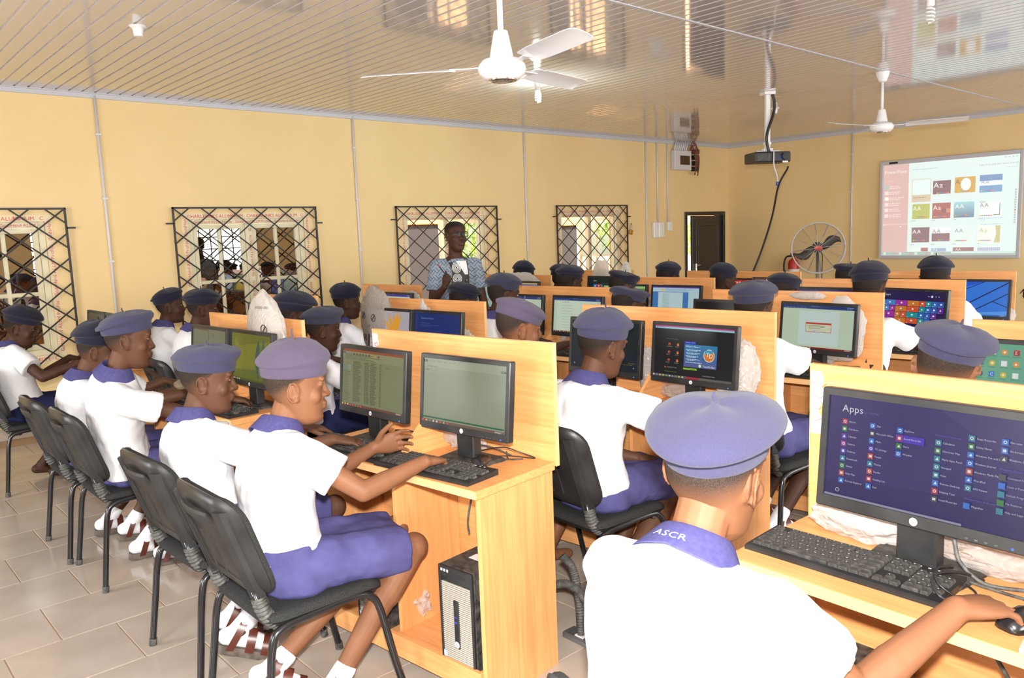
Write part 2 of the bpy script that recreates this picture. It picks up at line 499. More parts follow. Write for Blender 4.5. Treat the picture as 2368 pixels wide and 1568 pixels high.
class Canvas:
    """flat picture made of coloured shapes; u to the right, v up, both in 0..W, 0..H"""
    def __init__(s, W, H, bg):
        s.W, s.H = W, H; s.v = []; s.f = []; s.c = []; s.k = 0
        s.rect(0, 0, W, H, bg)
    def put(s, vs, fs, col):
        n = len(s.v); d = s.k * 1.0; s.k += 1
        s.v += [(x, y, d) for x, y in vs]; s.f += [tuple(i + n for i in f) for f in fs]; s.c += [srgb(col)] * len(fs)
    def rect(s, x0, y0, x1, y1, col):
        x0, x1 = max(0, min(x0, s.W)), max(0, min(x1, s.W)); s.put([(x0, y0), (x1, y0), (x1, y1), (x0, y1)], [(0, 1, 2, 3)], col)
    def top(s, x0, y0, x1, y1, col):      # y measured from the top
        s.rect(x0, s.H - y1, x1, s.H - y0, col)
    def poly(s, pts, col):
        s.put(pts, [tuple(range(len(pts)))], col)
    def disc(s, x, y, r, col, n=24, ry=None):
        s.poly([(x + r * math.cos(2 * PI * k / n), y + (ry or r) * math.sin(2 * PI * k / n)) for k in range(n)], col)
    def text(s, t, x, ytop, size, col, wx=1.0):
        vs, fs, xe = text_polys(t, x, s.H - ytop - size * .72, size, wx)
        fs = [f for f in fs if max(vs[i][0] for i in f) < s.W - 3]
        if fs: s.put(vs, fs, col)
        return xe
    def lines(s, x0, ytop, x1, n, dy, h, col, rnd, ragged=.5):
        """rows of unreadable small print, drawn as short word dashes"""
        vs = []; fs = []
        for i in range(n):
            y = s.H - ytop - i * dy; x = x0; xe = x1 - (x1 - x0) * ragged * rnd.random()
            while x < xe:
                w = h * rnd.uniform(1.2, 4.2); k = len(vs)
                vs += [(x, y - h), (min(x + w, xe), y - h), (min(x + w, xe), y), (x, y)]; fs.append((k, k + 1, k + 2, k + 3))
                x += w + h * .7
        if vs: s.put(vs, fs, col)
    def mesh(s, name, material, w, h, lift=1.5e-4, xdir=-1):
        """upright picture facing -X (seen by somebody looking along +X), centred on the origin"""
        me = bpy.data.meshes.new(name)
        lay = lift * 60 / max(60, s.k)
        me.from_pydata([(-d * lay, -(x / s.W - .5) * w, (y / s.H - .5) * h) for x, y, d in s.v], [], [f if True else f for f in s.f])
        me.materials.append(material)
        ca = me.color_attributes.new('Col', 'FLOAT_COLOR', 'CORNER')
        buf = []
        for p, c in zip(me.polygons, s.c):
            buf += [c[0], c[1], c[2], 1.0] * p.loop_total
        ca.data.foreach_set('color', buf)
        me.update()
        return me

# ------------------------------------------------------------------ the room
X0, X1, Y0, Y1, CZ = -2.2, 11.963, -2.2, 7.634, 2.891
WT = .18
def wall_with_holes(name, a0, a1, holes, plane, axis, outward, label):
    """axis 'x': wall runs along x at y=plane"""
    xs = sorted({a0, a1, *[h[0] for h in holes], *[h[1] for h in holes]})
    zs = sorted({0.0, CZ + .1, *[h[2] for h in holes], *[h[3] for h in holes]})
    mb = MB()
    p0, p1 = sorted((plane, plane + outward * WT))
    for i in range(len(xs) - 1):
        for k in range(len(zs) - 1):
            cx = (xs[i] + xs[i + 1]) / 2; cz = (zs[k] + zs[k + 1]) / 2
            if any(h[0] < cx < h[1] and h[2] < cz < h[3] for h in holes): continue
            if axis == 'x': mb.box(xs[i], p0, zs[k], xs[i + 1], p1, zs[k + 1])
            else: mb.box(p0, xs[i], zs[k], p1, xs[i + 1], zs[k + 1])
    bm = bmesh.new(); me = mb.mesh(name, M['wall']); bm.from_mesh(me)
    bmesh.ops.remove_doubles(bm, verts=bm.verts, dist=1e-5)
    bm.faces.ensure_lookup_table()
    seen = {}
    for f in bm.faces:
        seen.setdefault(tuple(sorted(v.index for v in f.verts)), []).append(f)
    bmesh.ops.delete(bm, geom=[f for l in seen.values() if len(l) > 1 for f in l], context='FACES_ONLY')
    bm.to_mesh(me); bm.free()
    return setp(mobj(name, me), kind='structure', label=label)

WIN = [(.42, 1.62), (2.81, 4.01), (5.28, 6.48), (7.83, 9.06)]
WZ0, WZ1 = .67, 1.80
DOOR = (10.69, 11.84, 0.0, 1.80)
wall_with_holes('wall_left', X0 - WT, X1 + WT, [(a, b, WZ0, WZ1) for a, b in WIN] + [DOOR], Y1, 'x', 1, 'long yellow wall with four barred windows and a black door')
wall_with_holes('wall_front', Y0, Y1, [], X1, 'y', 1, 'yellow end wall with the projected picture')
RW = [(-.15, 1.35), (3.45, 4.95), (6.45, 7.95), (9.25, 10.75)]
wall_with_holes('wall_right', X0 - WT, X1 + WT, [(a, b, .7, 2.0) for a, b in RW], Y0, 'x', -1, 'yellow wall opposite the long wall')
RR = [(.05, 1.55), (3.85, 5.35)]
wall_with_holes('wall_rear', Y0, Y1, [(a, b, .7, 2.0) for a, b in RR], X0, 'y', -1, 'yellow wall behind the photographer')
# plain bars in the openings behind the photographer (seen only as reflections)
for i, (a, b) in enumerate(RW):
    mb = MB()
    for k in range(7): mb.box(a + (b - a) * k / 6 - .012, Y0 - .06, .7, a + (b - a) * k / 6 + .012, Y0 - .04, 2.0)
    for k in range(6): mb.box(a, Y0 - .06, .7 + 1.3 * k / 5 - .012, b, Y0 - .04, .7 + 1.3 * k / 5 + .012)
    setp(mb.obj('window_%d' % (i + 5), M['iron']), kind='structure', label='barred window opening in the wall opposite')

# floor: grout bed and tiles in half bond
TX, TY = .40, .386
mb = MB(); mb.box(X0, Y0, -.10, X1, Y1, -.003)
floor = setp(mb.obj('floor', M['grout']), kind='structure', label='glossy beige floor tiles with brown joints')
mb = MB(); g = .0025
mb.rbox(-TX / 2 + g, -TY / 2 + g, -.012, TX / 2 - g, TY / 2 - g, 0.0, .0015)
tile_me = mb.mesh('tile', M['tile'])
tiles = []
j0 = int(math.floor((Y0 - 3.46) / TY)) ; j1 = int(math.ceil((Y1 - 3.46) / TY))
for j in range(j0, j1):
    for i in range(-9, 32):
        x = .63 + TX * i + (TX / 2 if j % 2 else 0) + TX / 2; y = 3.46 + TY * j + TY / 2
        if x - TX / 2 < X0 or x + TX / 2 > X1 or y - TY / 2 < Y0 or y + TY / 2 > Y1 + .02: continue
        d = Vector((x, y, -CAM_H)); zz = d.dot(_f)
        vis = zz > .3 and abs(d.dot(_r2) / zz) < .72 and abs(d.dot(_u2) / zz) < .50
        occl = not (x < 1.55 + .0 * y or (y < 2.05 and x < 2.7))
        tiles.append((0 if (vis and not occl) else 1 if vis else 2, d.length, x, y))
tiles.sort()
mb = MB()
for k, (o_, d_, x, y) in enumerate(tiles):
    if k < 260:
        mobj('tile', tile_me, floor, (x, y, random.uniform(-.0006, .0004)))
    else:
        mb.box(x - TX / 2 + g, y - TY / 2 + g, -.012, x + TX / 2 - g, y + TY / 2 - g, 0)
setp(mb.obj('tiles_under_the_desks', M['tile'], floor), kind='stuff')

# ceiling: planks with white joints
mb = MB(); mb.box(X0, Y0, CZ + .008, X1, Y1, CZ + .10)
ceil = setp(mb.obj('ceiling', M['joint']), kind='structure', label='glossy grey beige plastic plank ceiling with white joints')
SEAM = 3.2
P0 = .1005
def plank(y0, y1):
    mb = MB()
    h = P0 / 2 - .0070
    prof = [(-h, .006), (-h, .0015), (-h + .004, 0), (h - .004, 0), (h, .0015), (h, .006)]
    mb.loft([[(x, y, z) for x, z in prof] for y in (y0, y1)], True)
    return mb.mesh('plank', M['plank'])
pa = plank(Y0, SEAM - .006); pb = plank(SEAM + .006, Y1)
n = int((X1 - X0) / P0) + 1
for i in range(n):
    x = 1.1535 + P0 * (i - 33)
    if x < X0 + .05 or x > X1 - .05: continue
    mobj('plank', pa, ceil, (x, 0, CZ)); mobj('plank', pb, ceil, (x, 0, CZ))
mb = MB(); mb.box(X0, SEAM - .012, CZ - .004, X1, SEAM + .012, CZ + .008)
setp(mb.obj('trim_1', M['trim']), kind='structure', label='joint strip across the ceiling planks')
mb = MB(); mb.box(X0, Y1 - .022, CZ - .045, X1, Y1, CZ); mb.box(X0, Y1 - .04, CZ - .008, X1, Y1, CZ)
setp(mb.obj('trim_2', M['trim']), kind='structure', label='white cornice strip over the long wall')
mb = MB(); mb.box(X1 - .022, Y0, CZ - .045, X1, Y1, CZ); mb.box(X1 - .04, Y0, CZ - .008, X1, Y1, CZ)
setp(mb.obj('trim_3', M['trim']), kind='structure', label='white cornice strip over the end wall')
mb = MB(); mb.box(X0, Y1 - .014, 0, 10.6, Y1, .10)
setp(mb.obj('baseboard_left', M['tile']), kind='structure', label='pale skirting under the long wall')

# windows with two casements of four panes
RED1 = 'GodsHand ALLM Profile   '
RED2 = 'CHARLELINKS ALUMINIUM   '
def wtext(mb, s, x, z, size, y, vertical=False, limit=1.0):
    """red lettering on the film, on a plane y; runs along x, or upward"""
    t = s
    while text_width(t, size) < limit: t += s
    vs, fs, xe = text_polys(t, 0, 0, size)
    out = []; keep = [f for f in fs if max(vs[i][0] for i in f) < limit]
    for a, b in vs:
        out.append((x + a, y, z + b) if not vertical else (x - b, y, z + a))
    mb.add(out, keep)

def casement(parent, w, h, glass, side, ang):
    """sash hinged at its own origin, extending along +x*side"""
    e = empty('casement', (0, 0, 0)); e.parent = parent
    mb = MB(); f = .045
    xs = sorted((0, side * w))
    a, b = xs
    mb.rbox(a, -.02, 0, a + f, .02, h, .004); mb.rbox(b - f, -.02, 0, b, .02, h, .004)
    mb.rbox(a + f, -.02, 0, b - f, .02, f, .004); mb.rbox(a + f, -.02, h - f, b - f, .02, h, .004)
    c = (a + b) / 2
    mb.rbox(c - .016, -.018, f, c + .016, .018, h - f, .004)
    mb.rbox(a + f, -.016, h * .46 - .017, b - f, .016, h * .46 + .017, .004)
    mb.obj('sash_frame', M['alu'], e)
    for (p, q) in ((a + f, c - .016), (c + .016, b - f)):
        for (s, t) in ((f, h * .46 - .017), (h * .46 + .017, h - f)):
            g_ = MB(); g_.box(p, -.003, s, q, .003, t)
            g_.obj('pane', M[glass], e)
    hd = MB(); hx = (b - .022) if side > 0 else (a + .022)
    hd.rbox(hx - .012, -.045, h * .40, hx + .012, -.02, h * .46, .004); hd.rbox(hx - .008, -.06, h * .41, hx + .008, -.045, h * .53, .004)
    hd.obj('sash_handle', M['alu'], e)
    e.rotation_euler = (0, 0, ang)
    return e

def window(i, a, b, glass, angs):
    w = empty('window_%d' % (i + 1), (a, Y1, WZ0), 0, None, None, None, 'structure')
    W_, H_ = b - a, WZ1 - WZ0
    mb = MB(); f = .05; y0, y1 = .012, .075
    mb.rbox(0, y0, 0, f, y1, H_, .004); mb.rbox(W_ - f, y0, 0, W_, y1, H_, .004)
    mb.rbox(f, y0, 0, W_ - f, y1, f, .004); mb.rbox(f, y0, H_ - f, W_ - f, y1, H_, .004)
    mb.rbox(W_ / 2 - .035, y0, f, W_ / 2 + .035, y1, H_ - f, .004)
    mb.obj('window_frame', M['alu'], w)
    mb = MB()   # film on the wall around the frame
    mb.box(-.055, -.002, -.055, .0, .0, H_ + .055); mb.box(W_, -.002, -.055, W_ + .055, 0, H_ + .055)
    mb.box(0, -.002, H_, W_, 0, H_ + .055); mb.box(0, -.002, -.055, W_, 0, 0)
    mb.obj('protective_film', M['film'], w)
    tx = MB()
    wtext(tx, RED1, -.012, .02, .042, -.004, True, H_ - .02)
    wtext(tx, RED1, W_ + .045, .02, .042, -.004, True, H_ - .02)
    wtext(tx, RED2, .0, H_ + .012, .044, -.004, False, W_)
    wtext(tx, RED1, .06, H_ - .040, .036, .010, False, W_ - .12)
    wtext(tx, RED1, W_ / 2 + .022, .1, .040, .010, True, H_ - .2)
    wtext(tx, RED2, .0, -.045, .044, -.004, False, W_)
    tx.obj('film_lettering', M['redink'], w)
    cw, ch = W_ / 2 - f - .037, H_ - 2 * f - .004
    c1 = casement(w, cw, ch, glass, 1, angs[0]); c1.location = (f + .001, .045, f + .002)
    c2 = casement(w, cw, ch, glass, -1, angs[1]); c2.location = (W_ - f - .001, .045, f + .002)
    return w
window(0, *WIN[0], 'tint', (0, 0))
window(1, *WIN[1], 'tint', (0, 0))
window(2, *WIN[2], 'clear', (1.75, -.75))
window(3, *WIN[3], 'clear', (1.30, -1.0))

# burglar bars: frame and crossed rods on the inner face of the wall
GR = [(.31, 1.774), (2.673, 4.134), (5.143, 6.662), (7.742, 9.223)]
GN = ['black diamond burglar bars over the window at the left edge of the photo', 'black diamond burglar bars over the closed window behind the second pair of standing berets',
      'black diamond burglar bars over the open window behind the teacher', 'black diamond burglar bars with a padlock over the brightest window']
def grille(i, a, b):
    z0, z1 = .50, 1.905
    g_ = empty('window_grille', (a, Y1 - .035, z0), 0, ['black diamond burglar bars over the window at the far left', 'black diamond burglar bars over the closed window with dark panes', 'black diamond burglar bars over the open window behind the teacher', 'black diamond burglar bars with a padlock over the brightest window'][i], 'window bars', 'diamond burglar bars on the long wall')
    W_, H_ = b - a, z1 - z0
    mb = MB(); t = .008
    mb.box(-t, -t, -t, t, t, H_ + t); mb.box(W_ - t, -t, -t, W_ + t, t, H_ + t)
    mb.box(-t, -t, -t, W_ + t, t, t); mb.box(-t, -t, H_ - t, W_ + t, t, H_ + t)
    mb.box(-.07, -t, H_ - .15, 0, t, H_ - .135); mb.box(W_, -t, H_ - .17, W_ + .07, t, H_ - .155)
    mb.box(-.05, -.006, .2, 0, .035, .212); mb.box(W_, -.006, .2, W_ + .05, .035, .212)
    mb.obj('grille_frame', M['iron'], g_)
    sp, sl = .262, .80
    for sgn in (1, -1):
        k = -int(H_ / sl / sp) - 2
        while k * sp < W_:
            xs = k * sp    # hits the top edge here; goes down to the right
            xa, za = xs, H_
            xb, zb = xs + H_ / sl, 0.0
            if xa < 0: za = H_ + xa * sl; xa = 0
            if xb > W_: zb = (xb - W_) * sl; xb = W_
            if za > .02 and xb - xa > .03 and zb < za:
                p = (xa, .003 * sgn, za); q = (xb, .003 * sgn, zb)
                if sgn < 0: p = (W_ - p[0], p[1], p[2]); q = (W_ - q[0], q[1], q[2])
                MB().cyl(p, q, .0065, n=6).obj('bar', M['iron'], g_)
            k += 1
    return g_
for i, (a, b) in enumerate(GR):
    gg = grille(i, a, b)
pl = empty('padlock', (9.30, Y1 - .045, 1.55), 0, 'brass padlock hanging from the bars of the brightest window', 'padlock')
mb = MB(); mb.rbox(-.035, -.014, -.07, .035, .014, .0, .008, M=Matrix.Rotation(.25, 4, 'Y')); mb.obj('lock_body', M['brass'], pl)
mb = MB(); mb.tube([(-.022, 0, 0), (-.022, 0, .06), (-.012, 0, .085), (0, 0, .092), (.012, 0, .085), (.022, 0, .06), (.022, 0, 0)], .005, 8); mb.obj('shackle', M['steel'], pl)

# door in the far corner, standing ajar
d = empty('door_1', (DOOR[0], Y1, 0), 0, 'black painted metal door in the far corner, ajar', None, None, 'structure')
DW, DH = DOOR[1] - DOOR[0], DOOR[3]
mb = MB(); mb.rbox(0, -.015, 0, .07, WT, DH, .005); mb.rbox(DW - .05, -.015, 0, DW, WT, DH, .005); mb.rbox(.07, -.015, DH - .06, DW - .05, WT, DH, .005)
mb.obj('door_frame', M['doorblk'], d)
lf = empty('door_leaf', (DW - .055, .045, .01)); lf.parent = d
mb = MB(); lw = DW - .135
mb.rbox(-lw, -.02, 0, 0, .02, DH - .075, .004)
for (p, q) in ((.1, .78), (.86, 1.62)):
    mb.rbox(-lw + .10, -.03, p, -.10, -.02, q, .006)
    mb.rbox(-lw + .16, -.036, p + .06, -.16, -.03, q - .06, .006)
mb.obj('door_panel', M['doorblk'], lf)
mb = MB(); mb.rbox(-lw + .05, -.06, .82, -lw + .075, -.02, .96, .006); mb.tube([(-lw + .062, -.05, .93), (-lw + .062, -.075, .93), (-lw + .16, -.075, .93)], .008, 8)
mb.obj('door_handle', M['chrome'], lf)
lf.rotation_euler = (0, 0, .115)

# ------------------------------------------------------------------ outside the windows
mb = MB(); mb.box(-12, Y1 + WT, -.5, 45, 60, -.25)
setp(mb.obj('ground_outside', M['earth']), kind='structure', label='sunlit red earth outside the windows')
def pier(x0, x1, y, zt, label):
    e = empty('veranda_pier', ((x0 + x1) / 2, y, -.25), 0, label, 'pier', 'veranda piers outside the windows')
    w = (x1 - x0) / 2
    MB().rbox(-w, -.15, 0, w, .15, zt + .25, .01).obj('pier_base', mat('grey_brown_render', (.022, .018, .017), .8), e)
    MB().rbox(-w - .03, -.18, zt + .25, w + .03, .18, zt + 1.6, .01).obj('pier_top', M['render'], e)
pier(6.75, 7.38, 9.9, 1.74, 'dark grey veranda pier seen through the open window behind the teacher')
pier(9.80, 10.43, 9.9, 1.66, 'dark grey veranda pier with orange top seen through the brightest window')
def tree(x, y, r, h, label, seed):
    rn = random.Random(seed)
    e = empty('tree', (x, y, -.25), 0, label, 'tree', 'trees outside the long wall')
    tr = MB(); tr.tube(bez([(0, 0, 0), (.1, .05, h * .35), (-.05, .1, h * .75)], 8), [.16] * 3 + [.11] * 6, 8)
    for k in range(5):
        a = rn.uniform(0, 6.28); tr.tube([(0, 0, h * .45), (math.cos(a) * r * .5, math.sin(a) * r * .5, h * .8)], [.07, .03], 6)
    tr.obj('trunk', M['bark'], e, smooth=True)
    lv = MB()
    for k in range(2600):
        while True:
            p = Vector((rn.uniform(-1, 1), rn.uniform(-1, 1), rn.uniform(-1, 1)))
            if p.length < 1: break
        p = Vector((p.x * r, p.y * r, h * .62 + p.z * h * .45))
        R = Euler((rn.uniform(0, 6), rn.uniform(0, 6), rn.uniform(0, 6))).to_matrix()
        s = rn.uniform(.06, .13)
        q = [p + R @ Vector(c) * s for c in ((-1, 0, 0), (0, -.45, .1), (1, 0, 0), (0, .45, .1))]
        lv.add(q, [(0, 1, 2, 3)])
    setp(lv.obj('foliage', M['leaf'], e), kind='stuff')
tree(8.3, 12.6, 1.5, 4.6, 'bright green tree seen past the head of the teacher', 1)
tree(11.6, 15.4, 1.7, 4.2, 'yellow green tree seen through the right casement behind the teacher', 2)
tree(19.5, 15.0, 2.0, 4.0, 'green bush seen through the gap of the black door', 3)

# ------------------------------------------------------------------ fittings on the walls
def conduit(x, z0, label, wall='left', y=None):
    mb = MB(); cl = MB()
    def pt(z, off):
        return (x, Y1 - .014 - off, z) if wall == 'left' else (X1 - .014 - off, y, z)
    mb.cyl(pt(z0, 0), pt(CZ - .02, 0), .0125, n=12)
    z = CZ - .35
    e = empty('conduit_pipe', pt(z0, 0), 0, label, 'conduit', 'white conduit pipes on the walls')
    o = mb.obj('pipe', M['conduit'], e, smooth=True); o.matrix_parent_inverse = Matrix.Translation(-Vector(pt(z0, 0)))
    while z > z0 + .1:
        p = pt(z, 0)
        if wall == 'left': cl.box(p[0] - .022, p[1] - .014, z - .008, p[0] + .022, Y1, z + .008)
        else: cl.box(p[0] - .014, p[1] - .022, z - .008, X1, p[1] + .022, z + .008)
        z -= .55
    o = cl.obj('clip', M['conduit'], e); o.matrix_parent_inverse = Matrix.Translation(-Vector(pt(z0, 0)))
for x, z0, lb in ((2.106, .5, 'white conduit pipe between the two closed barred windows'), (4.659, .5, 'white conduit pipe between the closed window and the teacher'),
                  (7.198, .5, 'white conduit pipe between the teacher and the brightest window'), (9.708, .5, 'long white conduit pipe left of the twin switch box'),
                  (9.981, 1.66, 'white conduit pipe running down to the twin switch box'), (10.241, 1.64, 'white conduit pipe running down to the single switch')):
    conduit(x, z0, lb)
conduit(0, .5, 'white conduit pipe on the end wall beside the standing fan', 'front', 5.50)
s1 = empty('switch_box', (9.965, Y1, 1.53), 0, 'white twin switch box under a conduit pipe', 'switch')
mb = MB(); mb.rbox(-.13, -.055, -.12, -.002, 0, .12, .012); mb.rbox(.002, -.055, -.12, .13, 0, .12, .012); mb.obj('casing', M['whiteplastic'], s1)
mb = MB()
for sx in (-1, 1): mb.rbox(sx * .066 - .016, -.064, .04, sx * .066 + .016, -.052, .09, .003)
mb.obj('rocker', M['labelw'], s1)
s2 = empty('light_switch', (10.265, Y1, 1.58), 0, 'small white single switch right of the twin box', 'switch')
MB().rbox(-.055, -.04, -.07, .055, 0, .07, .006).obj('plate', M['whiteplastic'], s2)
MB().rbox(-.018, -.048, -.02, .018, -.038, .025, .003).obj('rocker', M['labelw'], s2)
bx = empty('breaker_box', (10.55, Y1, 2.60), 0, 'open grey distribution box under the ceiling with missing cover', 'electric box')
mb = MB(); mb.rbox(-.22, -.09, -.15, .22, -.02, .15, .006); mb.box(-.20, -.02, -.13, .20, 0, .13)
mb.obj('casing', M['conduit'], bx)
MB().box(-.08, -.093, -.07, .17, -.089, .07).obj('opening', M['brown'], bx)
mb = MB()
for k in range(7): mb.tube([(-.17 + k * .05, -.05, .15), (-.16 + k * .05, -.05, .20), (-.13 + k * .05, -.05, .285)], .016, 8)
mb.obj('conduit_stub', M['conduit'], bx, smooth=True)
bw_ = empty('loose_breakers', (10.88, Y1, 2.60), 0, 'loose breakers and brown wires hanging beside the distribution box', 'wiring')
mb = MB()
for k in range(4): mb.rbox(-.03 + .02 * (k % 2), -.12, -.16 + k * .09, .05 + .02 * (k % 2), -.02, -.09 + k * .09, .006)
mb.obj('breaker', M['black'], bw_)
mb = MB(); rn = random.Random(5)
for k in range(9):
    mb.tube(bez([(-.12, -.05, .1), (-.05 + rn.uniform(-.04, .02), -.1, rn.uniform(.1, .3)), (rn.uniform(-.04, .06), -.12, rn.uniform(-.1, .15)), (rn.uniform(-.05, .05), -.1, -.22 + rn.uniform(-.03, .1))], 12), .007, 6)
mb.obj('wire', mat('brown_wire', (.18, .04, .02), .5), bw_, smooth=True)
# ------------------------------------------------------------------ computer desks (two places, back board, triangular wing)
def desk_parts(e, w, board=True, sticker=None):
    h = w / 2
    if board:
        mb = MB(); mb.rbox(-.009, -h, .735, .009, h, 1.169, .0015); mb.obj('back_board', M['woodh'], e)
        MB().box(-.0095, -h - .0012, .735, .0095, -h, 1.169).obj('edge_band', M['edge'], e); MB().box(-.0095, h, .735, .0095, h + .0012, 1.169).obj('edge_band', M['edge'], e)
        mb = MB(); mb.add([(x, y, z) for y in (-.008, .008) for x, z in ((-.0095, .75), (-.0095, 1.03), (-.315, .75))], [(0, 1, 2), (5, 4, 3), (0, 3, 4, 1), (1, 4, 5, 2), (2, 5, 3, 0)])
        mb.obj('wing_divider', M['woodd'], e)
    mb = MB(); mb.rbox(-.405, -h + .004, .722, -.010, h - .004, .75, .0015); mb.obj('desktop', M['woodh'], e)
    mb = MB(); mb.box(-.4062, -h + .006, .7235, -.4045, h - .006, .7485); mb.obj('front_edge', M['edge'], e)
    for y in (-h + .024, h - .024):
        MB().rbox(-.38, y - .009, 0, -.012, y + .009, .722, .001).obj('side_panel', M['woodv'], e)
    MB().rbox(-.34, -.009, .106, -.032, .009, .70, .001).obj('middle_panel', M['woodv'], e)
    MB().rbox(-.030, -h + .034, .10, -.014, h - .034, .722, .001).obj('rear_panel', M['woodh'], e)
    for (a, b) in ((-h + .034, -.0), (.0, h - .034)):
        MB().rbox(-.375, a, .088, -.032, b, .106, .001).obj('tower_shelf', M['woodh'], e)
    MB().rbox(-.392, -h + .034, .045, -.376, h - .034, .125, .001).obj('shelf_lip', M['woodh'], e)
    for y in (-h + .034 + .215, .225):
        if y < h - .1: MB().rbox(-.33, y - .008, .107, -.06, y + .008, .40, .001).obj('tower_guard', M['woodv'], e)
    if sticker:
        rn = random.Random(3); mb = MB(); z0, z1 = sticker
        n = 9; pl = []
        for k in range(n + 1): pl.append((h - .002, z0 + (z1 - z0) * k / n))
        for k in range(n + 1): pl.append((h - rn.uniform(.025, .05), z1 - (z1 - z0) * k / n))
        mb.add([(-.0098, y, z) for y, z in pl] + [(-.0093, y, z) for y, z in pl], [tuple(range(len(pl))), tuple(reversed(range(len(pl), 2 * len(pl))))])
        mb.obj('torn_sticker', M['labelw'], e)
        tb = MB()
        if w < 1.1:
            vs, fs, xe = text_polys('LUS', 0, 0, .034); tb.add([(-.0105, h - .034 + b, z0 + .008 + a) for a, b in vs], fs)
        else:
            for k in range(4): tb.tube([(-.0105, h - .006 - .010 * j, z1 - .035 - .032 * k + .006 * math.sin(j * 1.7 + k)) for j in range(5)], .0008, 4)
        tb.obj('sticker_print', M['redink'], e)

UNITS = {   # centre of the back board x, y, width, yaw degrees
    'r1c1': (1.848, 2.384, .98, 6), 'r1c0': (1.978, .37, 1.3, -2), 'r1c2': (1.77, 4.0, .97, 4), 'r1c3': (1.80, 6.13, .92, 0),
    'r2c0': (3.226, .511, 1.0, 3), 'r2c1': (3.064, 2.272, 1.05, 4), 'r2c2': (2.867, 3.897, .9, 5), 'r2c3': (2.65, 5.35, .67, 8),
    'r3c1': (4.154, 2.24, .98, 5), 'r3c2': (3.987, 3.844, .91, 5), 'r3c3': (3.67, 5.55, .75, 6),
    'r4c1': (5.19, 2.2, 1.0, 5), 'r4c2': (5.03, 3.82, .95, 3), 'r4c3': (5.02, 5.52, .95, 3),
    'r5c1': (6.08, 2.18, 1.0, 5), 'r5c2': (5.85, 3.616, 1.06, 0), 'r5c3': (5.8, 5.2, .95, 3)}
ULAB = {
    'r1c1': 'beech computer desk nearest the middle with an open tower shelf and a torn sticker', 'r1c0': 'beech computer desk under the large purple app screen, board bleached by flash',
    'r1c2': 'beech computer desk with a big printed plastic bag over its board', 'r1c3': 'low beech desk without back board under the barred window, two dark screens on it',
    'r2c0': 'beech computer desk at the right edge with the green desktop icons screen', 'r2c1': 'beech computer desk holding the black testing program screen and a dark teal screen',
    'r2c2': 'beech computer desk holding the flower screen and the plain blue screen', 'r2c3': 'short beech desk before the closed barred window, reflections on its board',
    'r3c1': 'beech computer desk holding the document screen with a red dialog box', 'r3c2': 'beech computer desk holding the poem document screen',
    'r3c3': 'beech desk behind the tall grey printed bag, left of the teacher', 'r4c1': 'beech computer desk holding the coloured start tiles screen',
    'r4c2': 'beech computer desk holding the yellow green screen and a blue bordered document', 'r4c3': 'beech desk right behind the teacher with a pale icon screen',
    'r5c1': 'beech computer desk in the last row holding the bright blue window wallpaper', 'r5c2': 'beech computer desk in the last row holding the red wallpaper screen',
    'r5c3': 'beech computer desk in the last row below the brightest barred window'}
UROOT = {}
for k, (x, y, w, yaw) in UNITS.items():
    e = empty('computer_desk', (x, y, 0), math.radians(yaw), ULAB[k], 'desk', 'computer desks')
    desk_parts(e, w, k != 'r1c3', {'r1c1': (1.05, 1.15), 'r1c0': (.98, 1.15)}.get(k))
    UROOT[k] = e
def on_unit(k, u, v):
    """world point: u to the student's right along the board, v in front of the board"""
    x, y, w, yaw = UNITS[k]; a = math.radians(yaw)
    return Vector((x + math.sin(a) * u - math.cos(a) * v, y - math.cos(a) * u - math.sin(a) * v, 0)), a

